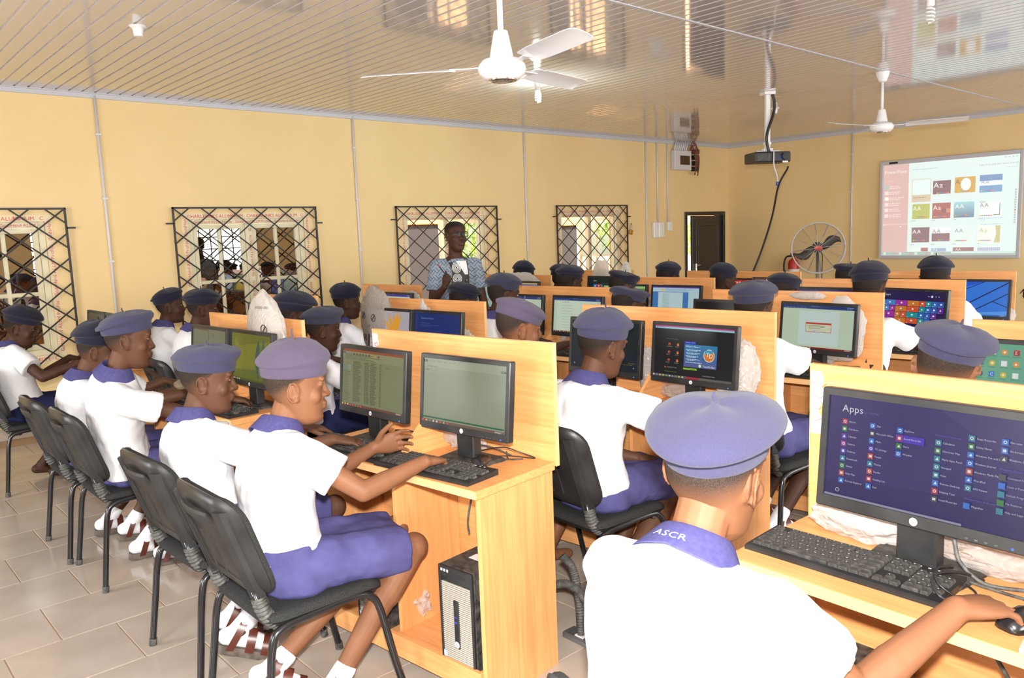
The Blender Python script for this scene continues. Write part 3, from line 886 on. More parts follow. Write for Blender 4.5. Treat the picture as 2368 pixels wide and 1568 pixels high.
# ------------------------------------------------------------------ monitors
PW, PH, SWD, SHT = .443, .275, .410, .2305
def hp_mark(mb_d, mb_t, r, M_):
    mb_d.add([(0, r * math.cos(2 * PI * k / 20), r * math.sin(2 * PI * k / 20)) for k in range(20)], [tuple(reversed(range(20)))], 0, M_)
    vs, fs, xe = text_polys('hp', 0, 0, r * 1.35)
    mb_t.add([(-.0006, -(a - xe / 2 + .02 * r) + 0, b - r * .42) for a, b in [(p[0] + p[1] * .25, p[1]) for p in vs]], [tuple(f) for f in fs], 0, M_)
def monitor_base():
    e = empty('monitor_pattern')
    p = empty('panel', (0.0, 0, .235)); p.parent = e; p.rotation_euler = (0, .10, 0)
    bz = MB(); s = (PH - SHT) / 2 + .005
    zb = -PH / 2 + .0275; zt = zb + SHT
    def rr_(ins, x, y0, y1, z0, z1, r):
        pts = []
        for cy, cz, a0 in ((y1 - r, z1 - r, 0), (y0 + r, z1 - r, PI / 2), (y0 + r, z0 + r, PI), (y1 - r, z0 + r, 1.5 * PI)):
            for k in range(4): q = a0 + PI / 2 * k / 3; pts.append((x, cy + (r - ins) * math.cos(q), cz + (r - ins) * math.sin(q)))
        return pts
    hw = PW / 2; iw = PW / 2 - .0165
    bz.loft([rr_(0, .012, -hw, hw, -PH / 2, PH / 2, .006), rr_(0, -.0115, -hw, hw, -PH / 2, PH / 2, .006), rr_(.0025, -.014, -hw, hw, -PH / 2, PH / 2, .006),
             rr_(0, -.014, -iw, iw, zb, zt, .0008), rr_(0, -.0098, -iw, iw, zb, zt, .0008), rr_(0, .010, -iw, iw, zb, zt, .0008)], False)
    bz.obj('bezel', M['black'], p, auto=40)
    sh = MB(); sh.loft([[(x, y * q, z * q) for y, z in ((-PW / 2 + .003, -PH / 2 + .003), (PW / 2 - .003, -PH / 2 + .003), (PW / 2 - .003, PH / 2 - .003), (-PW / 2 + .003, PH / 2 - .003))] for x, q in ((.006, 1), (.018, .98), (.040, .72), (.048, .55))])
    sh.obj('back_shell', M['blackm'], p)
    d = MB(); t = MB(); mm = Matrix.Translation((-.0146, 0, -PH / 2 + .0135)); hp_mark(d, t, .0085, mm)
    d.obj('logo_badge', M['labelw'], p); t.obj('logo_letters', M['blackm'], p)
    le = MB(); le.box(-.0148, -PW / 2 + .032, -PH / 2 + .006, -.0138, -PW / 2 + .036, -PH / 2 + .010); le.obj('power_light', M['led'], p)
    b = MB()
    for k in range(4): b.box(-.0146, -PW / 2 + .06 + k * .018, -PH / 2 + .006, -.0138, -PW / 2 + .066 + k * .018, -PH / 2 + .009)
    b.obj('menu_button', M['dusty'], p)
    st = MB(); st.rbox(-.012, -.042, .012, .030, .042, .20, .004); st.obj('stand_neck', M['black'], e)
    ba = MB(); ba.loft([[(x * q, y * q, z) for x, y in ((-.085, -.10), (.075, -.115), (.085, -.09), (.085, .09), (.075, .115), (-.085, .10), (-.095, .08), (-.095, -.08))] for z, q in ((0, 1), (.006, 1), (.011, .94), (.013, .5))])
    ba.obj('stand_foot', M['dusty'], e)
    return e
MON0 = monitor_base()
def monitor(x, y, yaw, canvas, label, z=.75, scale=1.0, first=[True]):
    o = copy_tree(MON0)
    o.name = 'monitor'
    o.location = (x, y, z + .0006); o.rotation_euler = (0, 0, yaw); o.scale = (scale,) * 3
    setp(o, label, 'monitor', 'monitors on the desks')
    p = [c for c in o.children if c.name.startswith('panel')][0]
    me = canvas.mesh('screen', M['screen'], SWD, SHT)
    mobj('screen', me, p, (-.0100, 0, -PH / 2 + .0275 + SHT / 2))
    return o

# ---- what the screens show
RN = random.Random(11)
def taskbar(c, col, n=10, icons=True):
    c.top(0, 738, 1366, 768, col)
    if icons:
        for k in range(n):
            c.top(14 + k * 62, 743, 40 + k * 62, 764, RN.choice([(230, 220, 200), (80, 170, 90), (230, 90, 70), (90, 150, 220), (230, 200, 90), (180, 180, 180)]))
    c.lines(1230, 745, 1345, 2, 9, 5, (220, 220, 215), RN, .2)
def s_sheet():
    c = Canvas(1366, 768, (150, 158, 132))
    c.top(0, 0, 1366, 105, (160, 168, 142)); c.top(0, 22, 58, 46, (15, 85, 50)); c.text('FILE', 8, 26, 17, (220, 230, 215))
    x = 80
    for t in ('HOME', 'INSERT', 'PAGE LAYOUT', 'FORMULAS', 'DATA', 'REVIEW', 'VIEW'): x = c.text(t, x, 28, 14, (85, 92, 80)) + 26
    c.text('Book1 - Excel', 620, 6, 15, (95, 100, 88)); c.top(1285, 62, 1366, 88, (30, 95, 60)); c.text('Sign in', 1295, 68, 15, (220, 230, 215))
    c.lines(60, 92, 420, 1, 10, 7, (110, 115, 100), RN)
    c.top(20, 120, 120, 160, (205, 210, 190)); c.top(22, 122, 118, 158, (158, 166, 140)); c.lines(26, 128, 112, 3, 10, 6, (90, 96, 84), RN, .2)
    for k in range(17): c.text('ABCDEFGHIJKLMNOPQ'[k], 150 + k * 72, 172, 14, (98, 104, 92))
    for k in range(19): c.top(128 + k * 69, 165, 129.5 + k * 69, 700, (134, 143, 118))
    for k in range(25): c.top(20, 190 + k * 20.5, 1366, 191.2 + k * 20.5, (134, 143, 118))
    c.top(0, 704, 1366, 722, (40, 100, 70)); taskbar(c, (120, 92, 78), 8); return c
def s_table():
    c = Canvas(1366, 768, (128, 132, 96)); c.top(0, 0, 1366, 34, (150, 75, 45)); c.top(0, 34, 1366, 140, (138, 140, 104))
    c.top(20, 40, 60, 66, (70, 80, 120))
    for k in range(9): c.top(250 + k * 70, 50, 280 + k * 70, 80, RN.choice([(170, 150, 60), (90, 95, 80), (110, 70, 60)]))
    c.lines(60, 60, 900, 6, 14, 7, (88, 92, 70), RN)
    c.top(20, 215, 215, 290, (130, 146, 126)); c.lines(30, 222, 190, 24, 21, 8, (86, 92, 76), RN)
    for x0, x1 in ((255, 450), (520, 640), (655, 790), (860, 900)): c.lines(x0, 160, x1, 29, 19, 9, (70, 74, 58), RN, .35)
    c.lines(960, 190, 1180, 1, 12, 6, (96, 100, 80), RN); taskbar(c, (112, 74, 56), 8); return c
def s_leaf():
    c = Canvas(1366, 768, (118, 122, 30))
    c.poly([(0, 768), (1366, 768), (1366, 690), (300, 560)], (104, 108, 28)); c.poly([(0, 150), (1366, 240), (1366, 0), (0, 0)], (96, 104, 34))
    def leaf(x, w, y0, y1, col):
        n = 12; L = [(x - w * math.sin(PI * k / n), y0 + (y1 - y0) * k / n) for k in range(n + 1)]; R = [(x + w * .5 * math.sin(PI * k / n), y1 + (y0 - y1) * k / n) for k in range(1, n)]
        c.poly(L + R, col)
    leaf(960, 110, 40, 700, (54, 84, 78)); leaf(1010, 40, 60, 640, (82, 112, 60)); leaf(1130, 60, 250, 760, (70, 96, 84))
    for k in range(18): c.top(70, 60 + k * 35, 96, 78 + k * 35, (60, 70, 40))
    for k in range(18): c.lines(470, 60 + k * 36, 520, 1, 10, 8, (70, 60, 30), RN, .2); 
    c.top(1000, 470, 1180, 640, (104, 110, 66)); taskbar(c, (74, 80, 28), 6); return c
def s_grey():
    c = Canvas(1366, 768, (100, 108, 88)); c.top(0, 0, 640, 26, (92, 56, 52)); c.top(660, 0, 672, 768, (64, 72, 66)); c.text('A', 830, 60, 90, (60, 78, 84)); c.lines(40, 260, 600, 4, 60, 10, (86, 94, 78), RN); taskbar(c, (70, 76, 62)); return c
def s_dark(): 
    c = Canvas(1366, 768, (10, 30, 34)); c.poly([(0, 0), (1366, 0), (1366, 330), (0, 200)], (10, 24, 40))
    c.text('Activate Windows', 1180, 620, 16, (170, 165, 40)); c.text('Go to PC settings to activate Windows', 1010, 645, 15, (150, 146, 40)); c.disc(1290, 70, 9, (200, 205, 205)); c.disc(70, 60, 9, (200, 205, 205)); return c
def s_driller():
    c = Canvas(1366, 768, (14, 13, 20)); c.top(0, 0, 1366, 20, (200, 70, 140)); c.top(0, 20, 1366, 44, (150, 215, 225)); c.lines(18, 27, 170, 1, 10, 8, (40, 60, 70), RN, .1); c.text('TestDriller for 2015', 590, 4, 13, (90, 20, 60)); c.top(1340, 4, 1362, 18, (230, 60, 50))
    c.text('UTME, Post-UTME and SSCE', 210, 190, 17, (120, 125, 130))
    for i, t in enumerate(('Practice Exams', 'Tutorials', 'Maths Tips', 'MyMemory', 'Dictionary', 'Calculations')):
        x, y = 240 + (i % 2) * 155, 255 + (i // 2) * 120
        c.disc(x + 30, 768 - y - 22, 22, (205, 95, 45)); c.poly([(x + 14, 768 - y - 40), (x + 46, 768 - y - 40), (x + 30, 768 - y - 8)], (240, 150, 90) if i % 2 else (120, 50, 25)); c.text(t, x - 20, y + 52, 15, (200, 205, 205))
    c.disc(215, 768 - 625, 12, (220, 110, 40)); c.text('Last Days At Varsities', 250, 616, 18, (200, 205, 205)); c.text('Who won Literature prizes', 210, 680, 18, (130, 170, 60))
    c.top(545, 215, 745, 250, (30, 60, 200)); c.text('Facebook', 570, 222, 17, (210, 220, 240)); c.text('Join Us', 668, 222, 17, (210, 220, 240)); 
    X0_, Y0_, X1_, Y1_ = 545, 255, 1105, 590
    for k in range(12): c.top(X0_, Y0_ + (Y1_ - Y0_) * k / 12, X1_, Y0_ + (Y1_ - Y0_) * (k + 1) / 12, (42 + 4 * k, 128 - 3 * k, 176 - 2 * k))
    c.text("What's New ?", 570, 270, 42, (225, 240, 250)); c.lines(580, 330, 860, 5, 46, 11, (190, 220, 235), RN, .3); c.lines(600, 346, 820, 4, 46, 9, (190, 220, 235), RN, .4)
    c.disc(975, 768 - 400, 92, (240, 250, 250)); c.disc(975, 768 - 400, 84, (232, 130, 40)); c.poly([(895, 768 - 385), (920, 768 - 320), (1050, 768 - 320), (1040, 768 - 350), (960, 768 - 385)], (60, 160, 190)); c.text('T', 925, 352, 90, (250, 250, 245)); c.text('D', 975, 368, 90, (250, 250, 245))
    c.disc(830, 768 - 560, 32, (40, 140, 120)); c.disc(830, 768 - 560, 22, (235, 235, 225)); c.text('TestDriller', 880, 545, 44, (230, 245, 250))
    for k in range(11): c.top(545 + k * 22, 605, 563 + k * 22, 632, (150, 205, 60))
    c.text('Access Denied, Unable', 880, 690, 22, (190, 190, 200)); c.top(0, 735, 1366, 768, (100, 95, 92))
    for k in range(10): c.top(10 + k * 58, 740, 34 + k * 58, 764, RN.choice([(220, 200, 90), (90, 170, 110), (200, 80, 70), (210, 210, 210), (110, 130, 200)]))
    c.top(600, 735, 830, 768, (170, 40, 60)); return c
def s_flower():
    c = Canvas(1366, 768, (178, 172, 178)); c.poly([(0, 0), (1366, 0), (1366, 300)], (166, 158, 162))
    def petal(x0, y0, x1, y1, w, col):
        d = Vector((x1 - x0, y1 - y0)); n = Vector((-d.y, d.x)).normalized() * w
        P = Vector((x0, y0)); c.poly([tuple(P), tuple(P + d * .4 + n), tuple(P + d * .75 + n * .8), (x1, y1), tuple(P + d * .75 - n * .5), tuple(P + d * .4 - n * .6)], col)
    for x1, y1 in ((480, 620), (640, 730), (840, 760), (960, 768), (1080, 740)): petal(900, 230, x1, y1, 55, (232, 160, 40))
    petal(900, 230, 420, 120, 24, (226, 120, 60)); c.poly([(830, 260), (960, 330), (1030, 240), (930, 60), (880, 80)], (140, 50, 100))
    for a in range(2):
        for k in range(9): c.top(60 + a * 80, 90 + k * 72, 95 + a * 80, 118 + k * 72, RN.choice([(210, 150, 130), (120, 130, 150), (150, 140, 140)])); c.lines(52 + a * 80, 124 + k * 72, 102 + a * 80, 1, 8, 6, (110, 105, 110), RN, .1)
    return c
def s_repair():
    c = Canvas(1366, 768, (22, 46, 112)); c.text('Automatic Repair', 190, 80, 52, (120, 140, 185)); c.text('Your PC did not start correctly', 190, 190, 20, (110, 130, 178)); c.text('Press "Restart" to restart your PC, which can sometimes fix the problem.', 190, 222, 18, (100, 122, 172)); c.text('You can also press "Advanced options".', 190, 250, 18, (100, 122, 172))
    c.top(690, 385, 800, 425, (110, 165, 170)); c.top(815, 385, 960, 425, (80, 98, 146)); c.text('Restart', 712, 396, 18, (30, 60, 110)); c.text('Advanced options', 822, 398, 14, (180, 195, 220)); return c
def s_photo():
    c = Canvas(1366, 768, (176, 172, 190)); c.poly([(0, 200), (600, 768), (700, 768), (80, 180)], (92, 50, 66)); c.poly([(0, 600), (700, 330), (720, 400), (40, 668)], (102, 54, 74)); c.top(760, 0, 900, 430, (116, 62, 96)); return c
def s_word(lines, dialog=False, poem=False, bar=(32, 56, 120)):
    c = Canvas(1366, 768, (190, 206, 180)); c.top(0, 0, 1366, 60, bar)
    x = 20
    for t in ('FILE', 'HOME', 'INSERT', 'DESIGN', 'LAYOUT', 'REVIEW', 'VIEW'): x = c.text(t, x, 38, 14, (170, 190, 225)) + 22
    c.text('Document1 - Word', 560, 8, 17, (160, 180, 215)); c.lines(1230, 14, 1340, 2, 26, 8, (150, 175, 215), RN, .1)
    if dialog:
        c.top(330, 95, 1100, 700, (196, 214, 206)); c.top(470, 300, 960, 470, (190, 60, 50)); c.top(478, 330, 952, 462, (205, 210, 180)); c.lines(530, 352, 900, 3, 22, 9, (120, 116, 100), RN, .4); c.disc(505, 768 - 362, 9, (200, 160, 50)); c.top(620, 438, 680, 455, (150, 185, 225)); c.top(700, 438, 770, 455, (186, 186, 170)); c.top(790, 438, 850, 455, (186, 186, 170))
    elif poem:
        c.top(90, 62, 1250, 738, (200, 216, 196)); c.text('IF I WERE KING', 250, 95, 30, (90, 110, 120))
        for k, t in enumerate(('I often wish I were a king', 'And then I could do anything', 'If only I were king of Spain', 'I would take my hat off in the rain', 'If only I were king of France', 'I would not brush my hair for aunts', 'I think if I were king of Greece', 'I would push things off the mantelpiece', 'If I were king of anything')): c.text(t, 245, 160 + k * 62, 26, (110, 128, 130))
    else:
        c.top(90, 62, 1000, 738, (198, 214, 190)); c.lines(150, 110, 900, lines, 30, 9, (130, 142, 128), RN)
    taskbar(c, (120, 28, 24)); return c
def s_black(): 
    c = Canvas(1366, 768, (16, 13, 14)); c.poly([(0, 0), (1366, 0), (1366, 200)], (20, 16, 16)); return c
def s_purple():
    c = Canvas(1366, 768, (86, 60, 190)); c.top(0, 0, 1366, 30, (40, 34, 90)); c.poly([(500, 640), (900, 740), (1366, 700), (1366, 560)], (160, 130, 236)); c.poly([(300, 560), (1366, 620), (1366, 300), (200, 400)], (110, 84, 214))
    for k in range(6): c.top(30 + 0 * k, 60 + k * 110, 80, 105 + k * 110, RN.choice([(230, 200, 90), (90, 190, 190), (220, 220, 230)])); c.top(130 + k * 90, 50, 170 + k * 90, 90, RN.choice([(230, 200, 90), (90, 190, 190), (220, 220, 230)]))
    return c
def s_tiles():
    c = Canvas(1366, 768, (30, 18, 78)); c.text('Start', 60, 60, 60, (235, 235, 245)); c.text('User', 1000, 80, 26, (230, 230, 240)); c.disc(1090, 768 - 92, 22, (235, 235, 240)); c.disc(1170, 768 - 92, 10, (200, 200, 220)); c.disc(1230, 768 - 92, 10, (200, 200, 220))
    P = [(70, 130, 200), (40, 110, 190), (90, 60, 190), (215, 85, 40), (190, 40, 50), (160, 50, 160), (40, 90, 180), (40, 150, 60), (20, 150, 150), (60, 150, 220), (210, 120, 40), (100, 40, 150)]
    i = 0
    for row in range(4):
        x = 60
        for w in ((2, 2, 2, 1, 1, 1, 1), (1, 1, 2, 2, 1, 1, 1, 1), (2, 1, 1, 2, 1, 1, 1), (2, 2, 2, 1, 1))[row]:
            col = P[(i * 5 + row) % 12]; ww = w * 130 - 8
            c.top(x, 190 + row * 118, x + ww, 300 + row * 118, col); cx = x + ww / 2; cy = 768 - 240 - row * 118
            if i % 3 == 0: c.rect(cx - 20, cy - 14, cx + 20, cy + 14, (240, 240, 245))
            elif i % 3 == 1: c.disc(cx, cy, 19, (240, 240, 245))
            else: c.poly([(cx - 22, cy - 16), (cx + 22, cy - 16), (cx, cy + 20)], (240, 240, 245))
            c.lines(x + 8, 284 + row * 118, x + 60, 1, 9, 6, (225, 225, 235), RN, .2)
            x += w * 130; i += 1
    c.top(60, 716, 1000, 726, (200, 190, 215)); return c
def s_yellow():
    c = Canvas(1366, 768, (96, 140, 40)); c.top(0, 0, 1366, 60, (150, 190, 130))
    for k in range(8): c.poly([(150, 60 + 70 * k), (1050, 60 + 70 * k), (1050, 130 + 70 * k), (150, 130 + 70 * k)], (226 - 4 * k, 214 - 6 * (7 - k), 40 + 8 * k))
    c.top(60, 100, 130, 600, (120, 165, 70)); taskbar(c, (60, 100, 40)); return c
def s_blueword():
    c = Canvas(1366, 768, (66, 120, 180)); c.top(0, 0, 1366, 24, (110, 70, 190)); c.top(0, 24, 1366, 120, (176, 206, 220)); c.disc(290, 768 - 70, 38, (235, 190, 60)); c.lines(380, 40, 1300, 5, 16, 8, (130, 160, 180), RN)
    c.top(170, 130, 900, 768, (188, 212, 214)); c.top(1060, 120, 1366, 768, (180, 206, 210)); c.lines(300, 160, 520, 26, 22, 9, (140, 165, 165), RN, .2)
    for k in range(6): c.top(560 + k * 60, 140, 562 + k * 60, 768, (164, 190, 192))
    for k in range(12): c.top(300, 150 + k * 50, 880, 152 + k * 50, (164, 190, 192))
    taskbar(c, (50, 70, 120)); return c
def s_pale():
    c = Canvas(1366, 768, (150, 182, 170))
    for a in range(4):
        for k in range(6): c.top(600 + a * 170, 70 + k * 110, 660 + a * 170, 125 + k * 110, RN.choice([(200, 190, 150), (180, 110, 90), (110, 160, 190), (205, 215, 205)]))
    return c
def s_bluebar():
    c = Canvas(1366, 768, (60, 90, 180)); c.top(0, 0, 1366, 40, (190, 170, 90)); c.lines(40, 90, 1300, 9, 70, 18, (110, 140, 210), RN); return c
def s_hero():
    c = Canvas(1366, 768, (54, 124, 226)); c.poly([(0, 768), (0, 500), (900, 768)], (40, 90, 214)); c.poly([(0, 0), (1366, 0), (1366, 120), (500, 60)], (90, 160, 240))
    for p in ([(0, 380), (880, 768), (912, 768), (0, 360)], [(300, 120), (1366, 768), (1366, 740), (330, 110)], [(560, 50), (1366, 520), (1366, 500), (590, 40)], [(1040, 330), (1366, 200), (1366, 215), (1060, 340)]): c.poly(p, (18, 40, 90))
    taskbar(c, (40, 110, 190), 5); return c
def s_red():
    c = Canvas(1366, 768, (190, 30, 22)); c.poly([(300, 768), (1366, 768), (1366, 520)], (236, 70, 44)); c.poly([(860, 768), (1200, 768), (960, 500)], (130, 14, 14))
    for a in range(4):
        for k in range(6): c.top(40 + a * 80, 40 + k * 112, 84 + a * 80, 86 + k * 112, RN.choice([(235, 200, 190), (210, 160, 150), (230, 225, 220)]))
    return c
def s_metro(): 
    c = Canvas(1366, 768, (14, 32, 30)); c.text('Start', 200, 70, 60, (190, 200, 200))
    P = [(40, 100, 170), (60, 40, 150), (170, 50, 60), (60, 130, 190), (30, 120, 130), (160, 60, 40)]
    for r in range(4):
        for k in range(6): c.top(200 + k * 150, 200 + r * 120, 342 + k * 150, 312 + r * 120, P[(k * 2 + r) % 6]); c.disc(270 + k * 150, 768 - 256 - r * 120, 20, (225, 230, 235))
    return c
def s_icons():
    c = Canvas(1366, 768, (110, 176, 146)); c.poly([(300, 0), (1366, 0), (1366, 400)], (128, 190, 166)); P = [(60, 130, 200), (235, 150, 60), (70, 160, 90), (220, 190, 60), (180, 50, 60), (90, 80, 150), (235, 235, 235), (70, 170, 190)]
    names = ['Computer', 'Access 2013', 'Publisher', 'Outlook', 'Excel 2013', 'OneNote', 'PDF reader', 'Word 2013']
    for a in range(7):
        for k in range(5):
            x, y = 40 + a * 120, 60 + k * 130; q = (a * 3 + k * 5) % 8
            if (a + k) % 2: c.disc(x + 40, 768 - y - 34, 32, P[q]); c.disc(x + 40, 768 - y - 34, 13, (235, 240, 240))
            else: c.top(x + 10, y + 2, x + 70, y + 64, P[q]); c.text(names[q][0], x + 24, y + 14, 48, (240, 245, 245))
            c.text(names[q], x, y + 74, 18, (40, 70, 60)); 
    return c
def s_apps():
    c = Canvas(1366, 768, (44, 32, 108)); c.poly([(0, 0), (1366, 0), (1366, 230), (0, 120)], (34, 22, 96)); c.poly([(800, 768), (1366, 768), (1366, 420)], (54, 46, 112))
    c.text('Apps', 105, 60, 74, (228, 226, 238)); c.text('by name', 262, 84, 34, (94, 84, 160))
    P = {'r': (186, 44, 76), 'g': (46, 130, 66), 'v': (88, 60, 178), 'm': (160, 60, 150), 't': (40, 140, 160), 'o': (200, 84, 52), 'b': (50, 120, 214), 'k': (74, 78, 84)}
    cols = [(112, 168, [('Alarms', 'r'), ('Calculator', 'g'), ('Calendar', 'v'), ('Camera', 'm'), ('Desktop', 'v'), ('Downloads', 't'), ('Games', 'g'), ('Help+Tips', 'o'), ('Internet Explorer', 'b')]),
            (325, 168, [('Mail', 'b'), ('Microsoft Office', 'k'), ('Music', 'b'), ('PC settings', 'v'), ('People', 'o'), ('Photos', 't'), ('Reader', 'o'), ('Reading List', 'r'), ('Scan', 'b')]),
            (525, 168, [('SkyDrive', 'b'), ('Sound Recorder', 'r'), ('Store', 'g'), ('Weather', 'b')]),
            (790, 208, [('Calculator', 't'), ('Character Map', 'g'), ('Maths Input Panel', 't'), ('Notepad', 't'), ('Paint', 't'), ('Remote Desktop', 'b'), ('Snipping Tool', 'r'), ('Sound Recorder', 'k')]),
            (1000, 140, [('Steps Recorder', 't'), ('Sticky Notes', 'g'), ('Windows Fax and Scan', 'b'), ('Windows Journal', 'b'), ('Windows Media Player', 'o'), ('WordPad', 'b'), ('XPS Viewer', 't')]),
            (1200, 130, [('Narrator', 'b'), ('On-Screen Keyboard', 'b'), ('Windows Speech Recognition', 'k')])]
    for x, y, items in cols:
        for i, (t, q) in enumerate(items):
            yy = y + i * 56 + (x - 112) * .0
            if t == 'Sound Recorder' and q == 'r': c.top(x - 6, yy - 6, x + 190, yy + 46, (72, 44, 190))
            c.top(x, yy, x + 40, yy + 40, P[q]); cx, cy = x + 20, 768 - yy - 20
            if i % 3 == 0: c.disc(cx, cy, 11, (235, 235, 240)); c.disc(cx, cy, 6, P[q])
            elif i % 3 == 1: c.rect(cx - 10, cy - 9, cx + 10, cy + 9, (235, 235, 240))
            else: c.poly([(cx - 11, cy - 9), (cx + 11, cy - 9), (cx + 2, cy + 12)], (235, 235, 240))
            c.text(t, x + 50, yy + 10, 19, (214, 212, 228), .92)
    c.text('Windows Accessories', 790, 168, 18, (112, 84, 214)); c.text('Windows Ease of Access', 1000, 560, 18, (112, 84, 214)); c.text('Windows System', 1200, 320, 18, (112, 84, 214))
    c.top(1000, 596, 1040, 636, P['b']); c.text('Magnifier', 1050, 606, 19, (214, 212, 228))
    for i, (t, q) in enumerate((('Command Prompt', 'k'), ('Control Panel', 'b'), ('Default Programs', 't'), ('File Explorer', 'g'), ('Help and Support', 't'))): c.top(1200, 360 + i * 56, 1240, 400 + i * 56, P[q]); c.text(t, 1250, 370 + i * 56, 19, (190, 188, 210), .92)
    c.disc(120, 60, 15, (225, 225, 235)); c.disc(120, 60, 12, (44, 32, 108)); c.top(20, 744, 1000, 760, (150, 146, 170)); return c
def s_off():
    c = Canvas(1366, 768, (74, 68, 44)); c.poly([(0, 0), (1366, 0), (1366, 500)], (66, 60, 42)); return c
def s_off2():
    c = Canvas(1366, 768, (50, 54, 30)); return c

MONS = [   # desk, offset along the board, canvas, label, scale
    ('r1c1', -.291, s_table, 'black monitor showing a database table, left screen of the nearest middle desk', 1),
    ('r1c1', .218, s_sheet, 'black monitor showing an empty spreadsheet above keyboard and mouse', 1),
    ('r1c0', -.294, s_apps, 'large dusty black monitor showing the purple apps list', 1.06),
    ('r1c2', -.166, s_grey, 'grey green monitor beside the yellow leaf screen', 1),
    ('r1c2', .280, s_leaf, 'black monitor showing an olive yellow leaf wallpaper', 1),
    ('r2c0', -.282, s_icons, 'black monitor showing a green desktop full of icons at the right edge', 1),
    ('r2c1', -.262, s_dark, 'black monitor showing a dark teal empty screen behind a student head', 1),
    ('r2c1', .226, s_driller, 'black monitor showing the black testing program with an orange round logo', 1),
    ('r2c2', -.208, s_flower, 'monitor showing an orange strelitzia flower wallpaper', 1),
    ('r2c2', .225, s_repair, 'monitor showing a plain dark blue repair message', 1),
    ('r2c3', -.088, s_photo, 'pale lilac monitor with maroon bars below the closed barred window', 1),
    ('r3c1', -.316, s_black, 'switched off black monitor left of the dialog box screen', 1),
    ('r3c1', .213, lambda: s_word(8, dialog=True), 'monitor showing a document with a red dialog box', 1),
    ('r3c2', -.279, lambda: s_word(6), 'monitor showing a nearly empty document left of the poem screen', 1),
    ('r3c2', .227, lambda: s_word(9, poem=True), 'monitor showing a poem typed in a document', 1),
    ('r3c3', .24, lambda: s_word(4, bar=(60, 40, 140)), 'monitor with a pale document below the elbow of the teacher', 1),
    ('r4c1', -.290, s_purple, 'monitor with a purple ribbon wallpaper and icons, partly behind a desk board', 1),
    ('r4c1', .256, s_tiles, 'monitor showing the coloured start tiles', 1),
    ('r4c2', -.229, s_yellow, 'monitor showing a yellow and green page beside a student face', 1),
    ('r4c2', .248, s_blueword, 'monitor showing a pale document with blue margins', 1),
    ('r4c3', -.15, s_pale, 'pale green icon monitor just right of the teacher', 1),
    ('r4c3', .260, s_bluebar, 'monitor of which only a blue strip shows, right of the pale green one', 1),
    ('r5c1', -.191, s_purple, 'purple wallpaper monitor in the last row', 1),
    ('r5c1', .290, s_hero, 'monitor with a bright blue window light wallpaper', 1),
    ('r5c2', -.168, s_black, 'black monitor in the last row left of the red one', 1),
    ('r5c2', .261, s_red, 'monitor with a red wallpaper and icons', 1),
    ('r5c3', .265, s_metro, 'dark monitor with start tiles below the brightest window', 1)]
MYAW = {('r1c1', .218): 6, ('r1c1', -.291): 3, ('r1c0', -.294): -3, ('r2c1', .226): 1, ('r3c1', .213): -4, ('r4c1', .256): -12}
for k, u, fn, lab, sc in MONS:
    p, a = on_unit(k, u, .17)
    monitor(p.x, p.y, math.radians(MYAW.get((k, u), 2)), fn(), lab, .75, sc)
monitor(1.60, 6.31, 0, s_off(), 'brownish dark monitor nearest the left barred window', .75, .95)
monitor(1.60, 5.86, 0, s_off2(), 'dark olive monitor half hidden behind a beret, by the conduit pipe', .75, .95)

def remove_tree(o):
    for c in list(o.children): remove_tree(c)
    bpy.data.objects.remove(o)
remove_tree(MON0)

# ------------------------------------------------------------------ keyboards
KROWS = [  # rows from the far edge: list of (gap before, width) in key units
    [(0, 1), (1, 1), (0, 1), (0, 1), (0, 1), (.5, 1), (0, 1), (0, 1), (0, 1), (.5, 1), (0, 1), (0, 1), (0, 1), (.25, 1), (0, 1), (0, 1)],
    [(0, 1)] * 13 + [(0, 2), (.25, 1), (0, 1), (0, 1), (.25, 1), (0, 1), (0, 1), (0, 1)],
    [(0, 1.5)] + [(0, 1)] * 12 + [(0, 1.5), (.25, 1), (0, 1), (0, 1), (.25, 1), (0, 1), (0, 1), (0, 1)],
    [(0, 1.75)] + [(0, 1)] * 11 + [(0, 2.25), (3.5, 1), (0, 1), (0, 1)],
    [(0, 2.25)] + [(0, 1)] * 10 + [(0, 2.75), (1.25, 1), (1.25, 1), (0, 1), (0, 1), (0, 1)],
    [(0, 1.25), (0, 1.25), (0, 1.25), (0, 6.25), (0, 1.25), (0, 1.25), (0, 1.25), (0, 1.25), (.25, 1), (0, 1), (0, 1), (.25, 2), (0, 1)]]
KU = .0193; KW, KD = .452, .152
def key_mesh(w, mi=0):
    mb = MB(); a = w * KU / 2 - .0009; b = KU / 2 - .0009
    mb.loft([[(x * q, y * q2, z) for x, y in ((-b, -a), (b, -a), (b, a), (-b, a))] for z, q, q2 in ((0, 1, 1), (.004, .97, 1 - .001 / a), (.0075, .80, 1 - .0022 / a), (.0079, .72, 1 - .003 / a))])
    return mb
KEYM = {w: key_mesh(w).mesh('key', M['dusty']) for w in {k[1] for r in KROWS for k in r}}
LEG = '1234567890-+QWERTYUIOPASDFGHJKLZXCVBNM'
def key_places():
    for r, row in enumerate(KROWS):
        x = 0.0; yx = .052 - r * .0197 - (.004 if r else 0)
        for g_, w in row:
            x += g_
            yield (yx, KW / 2 - .011 - (x + w / 2) * KU, w, r)
            x += w
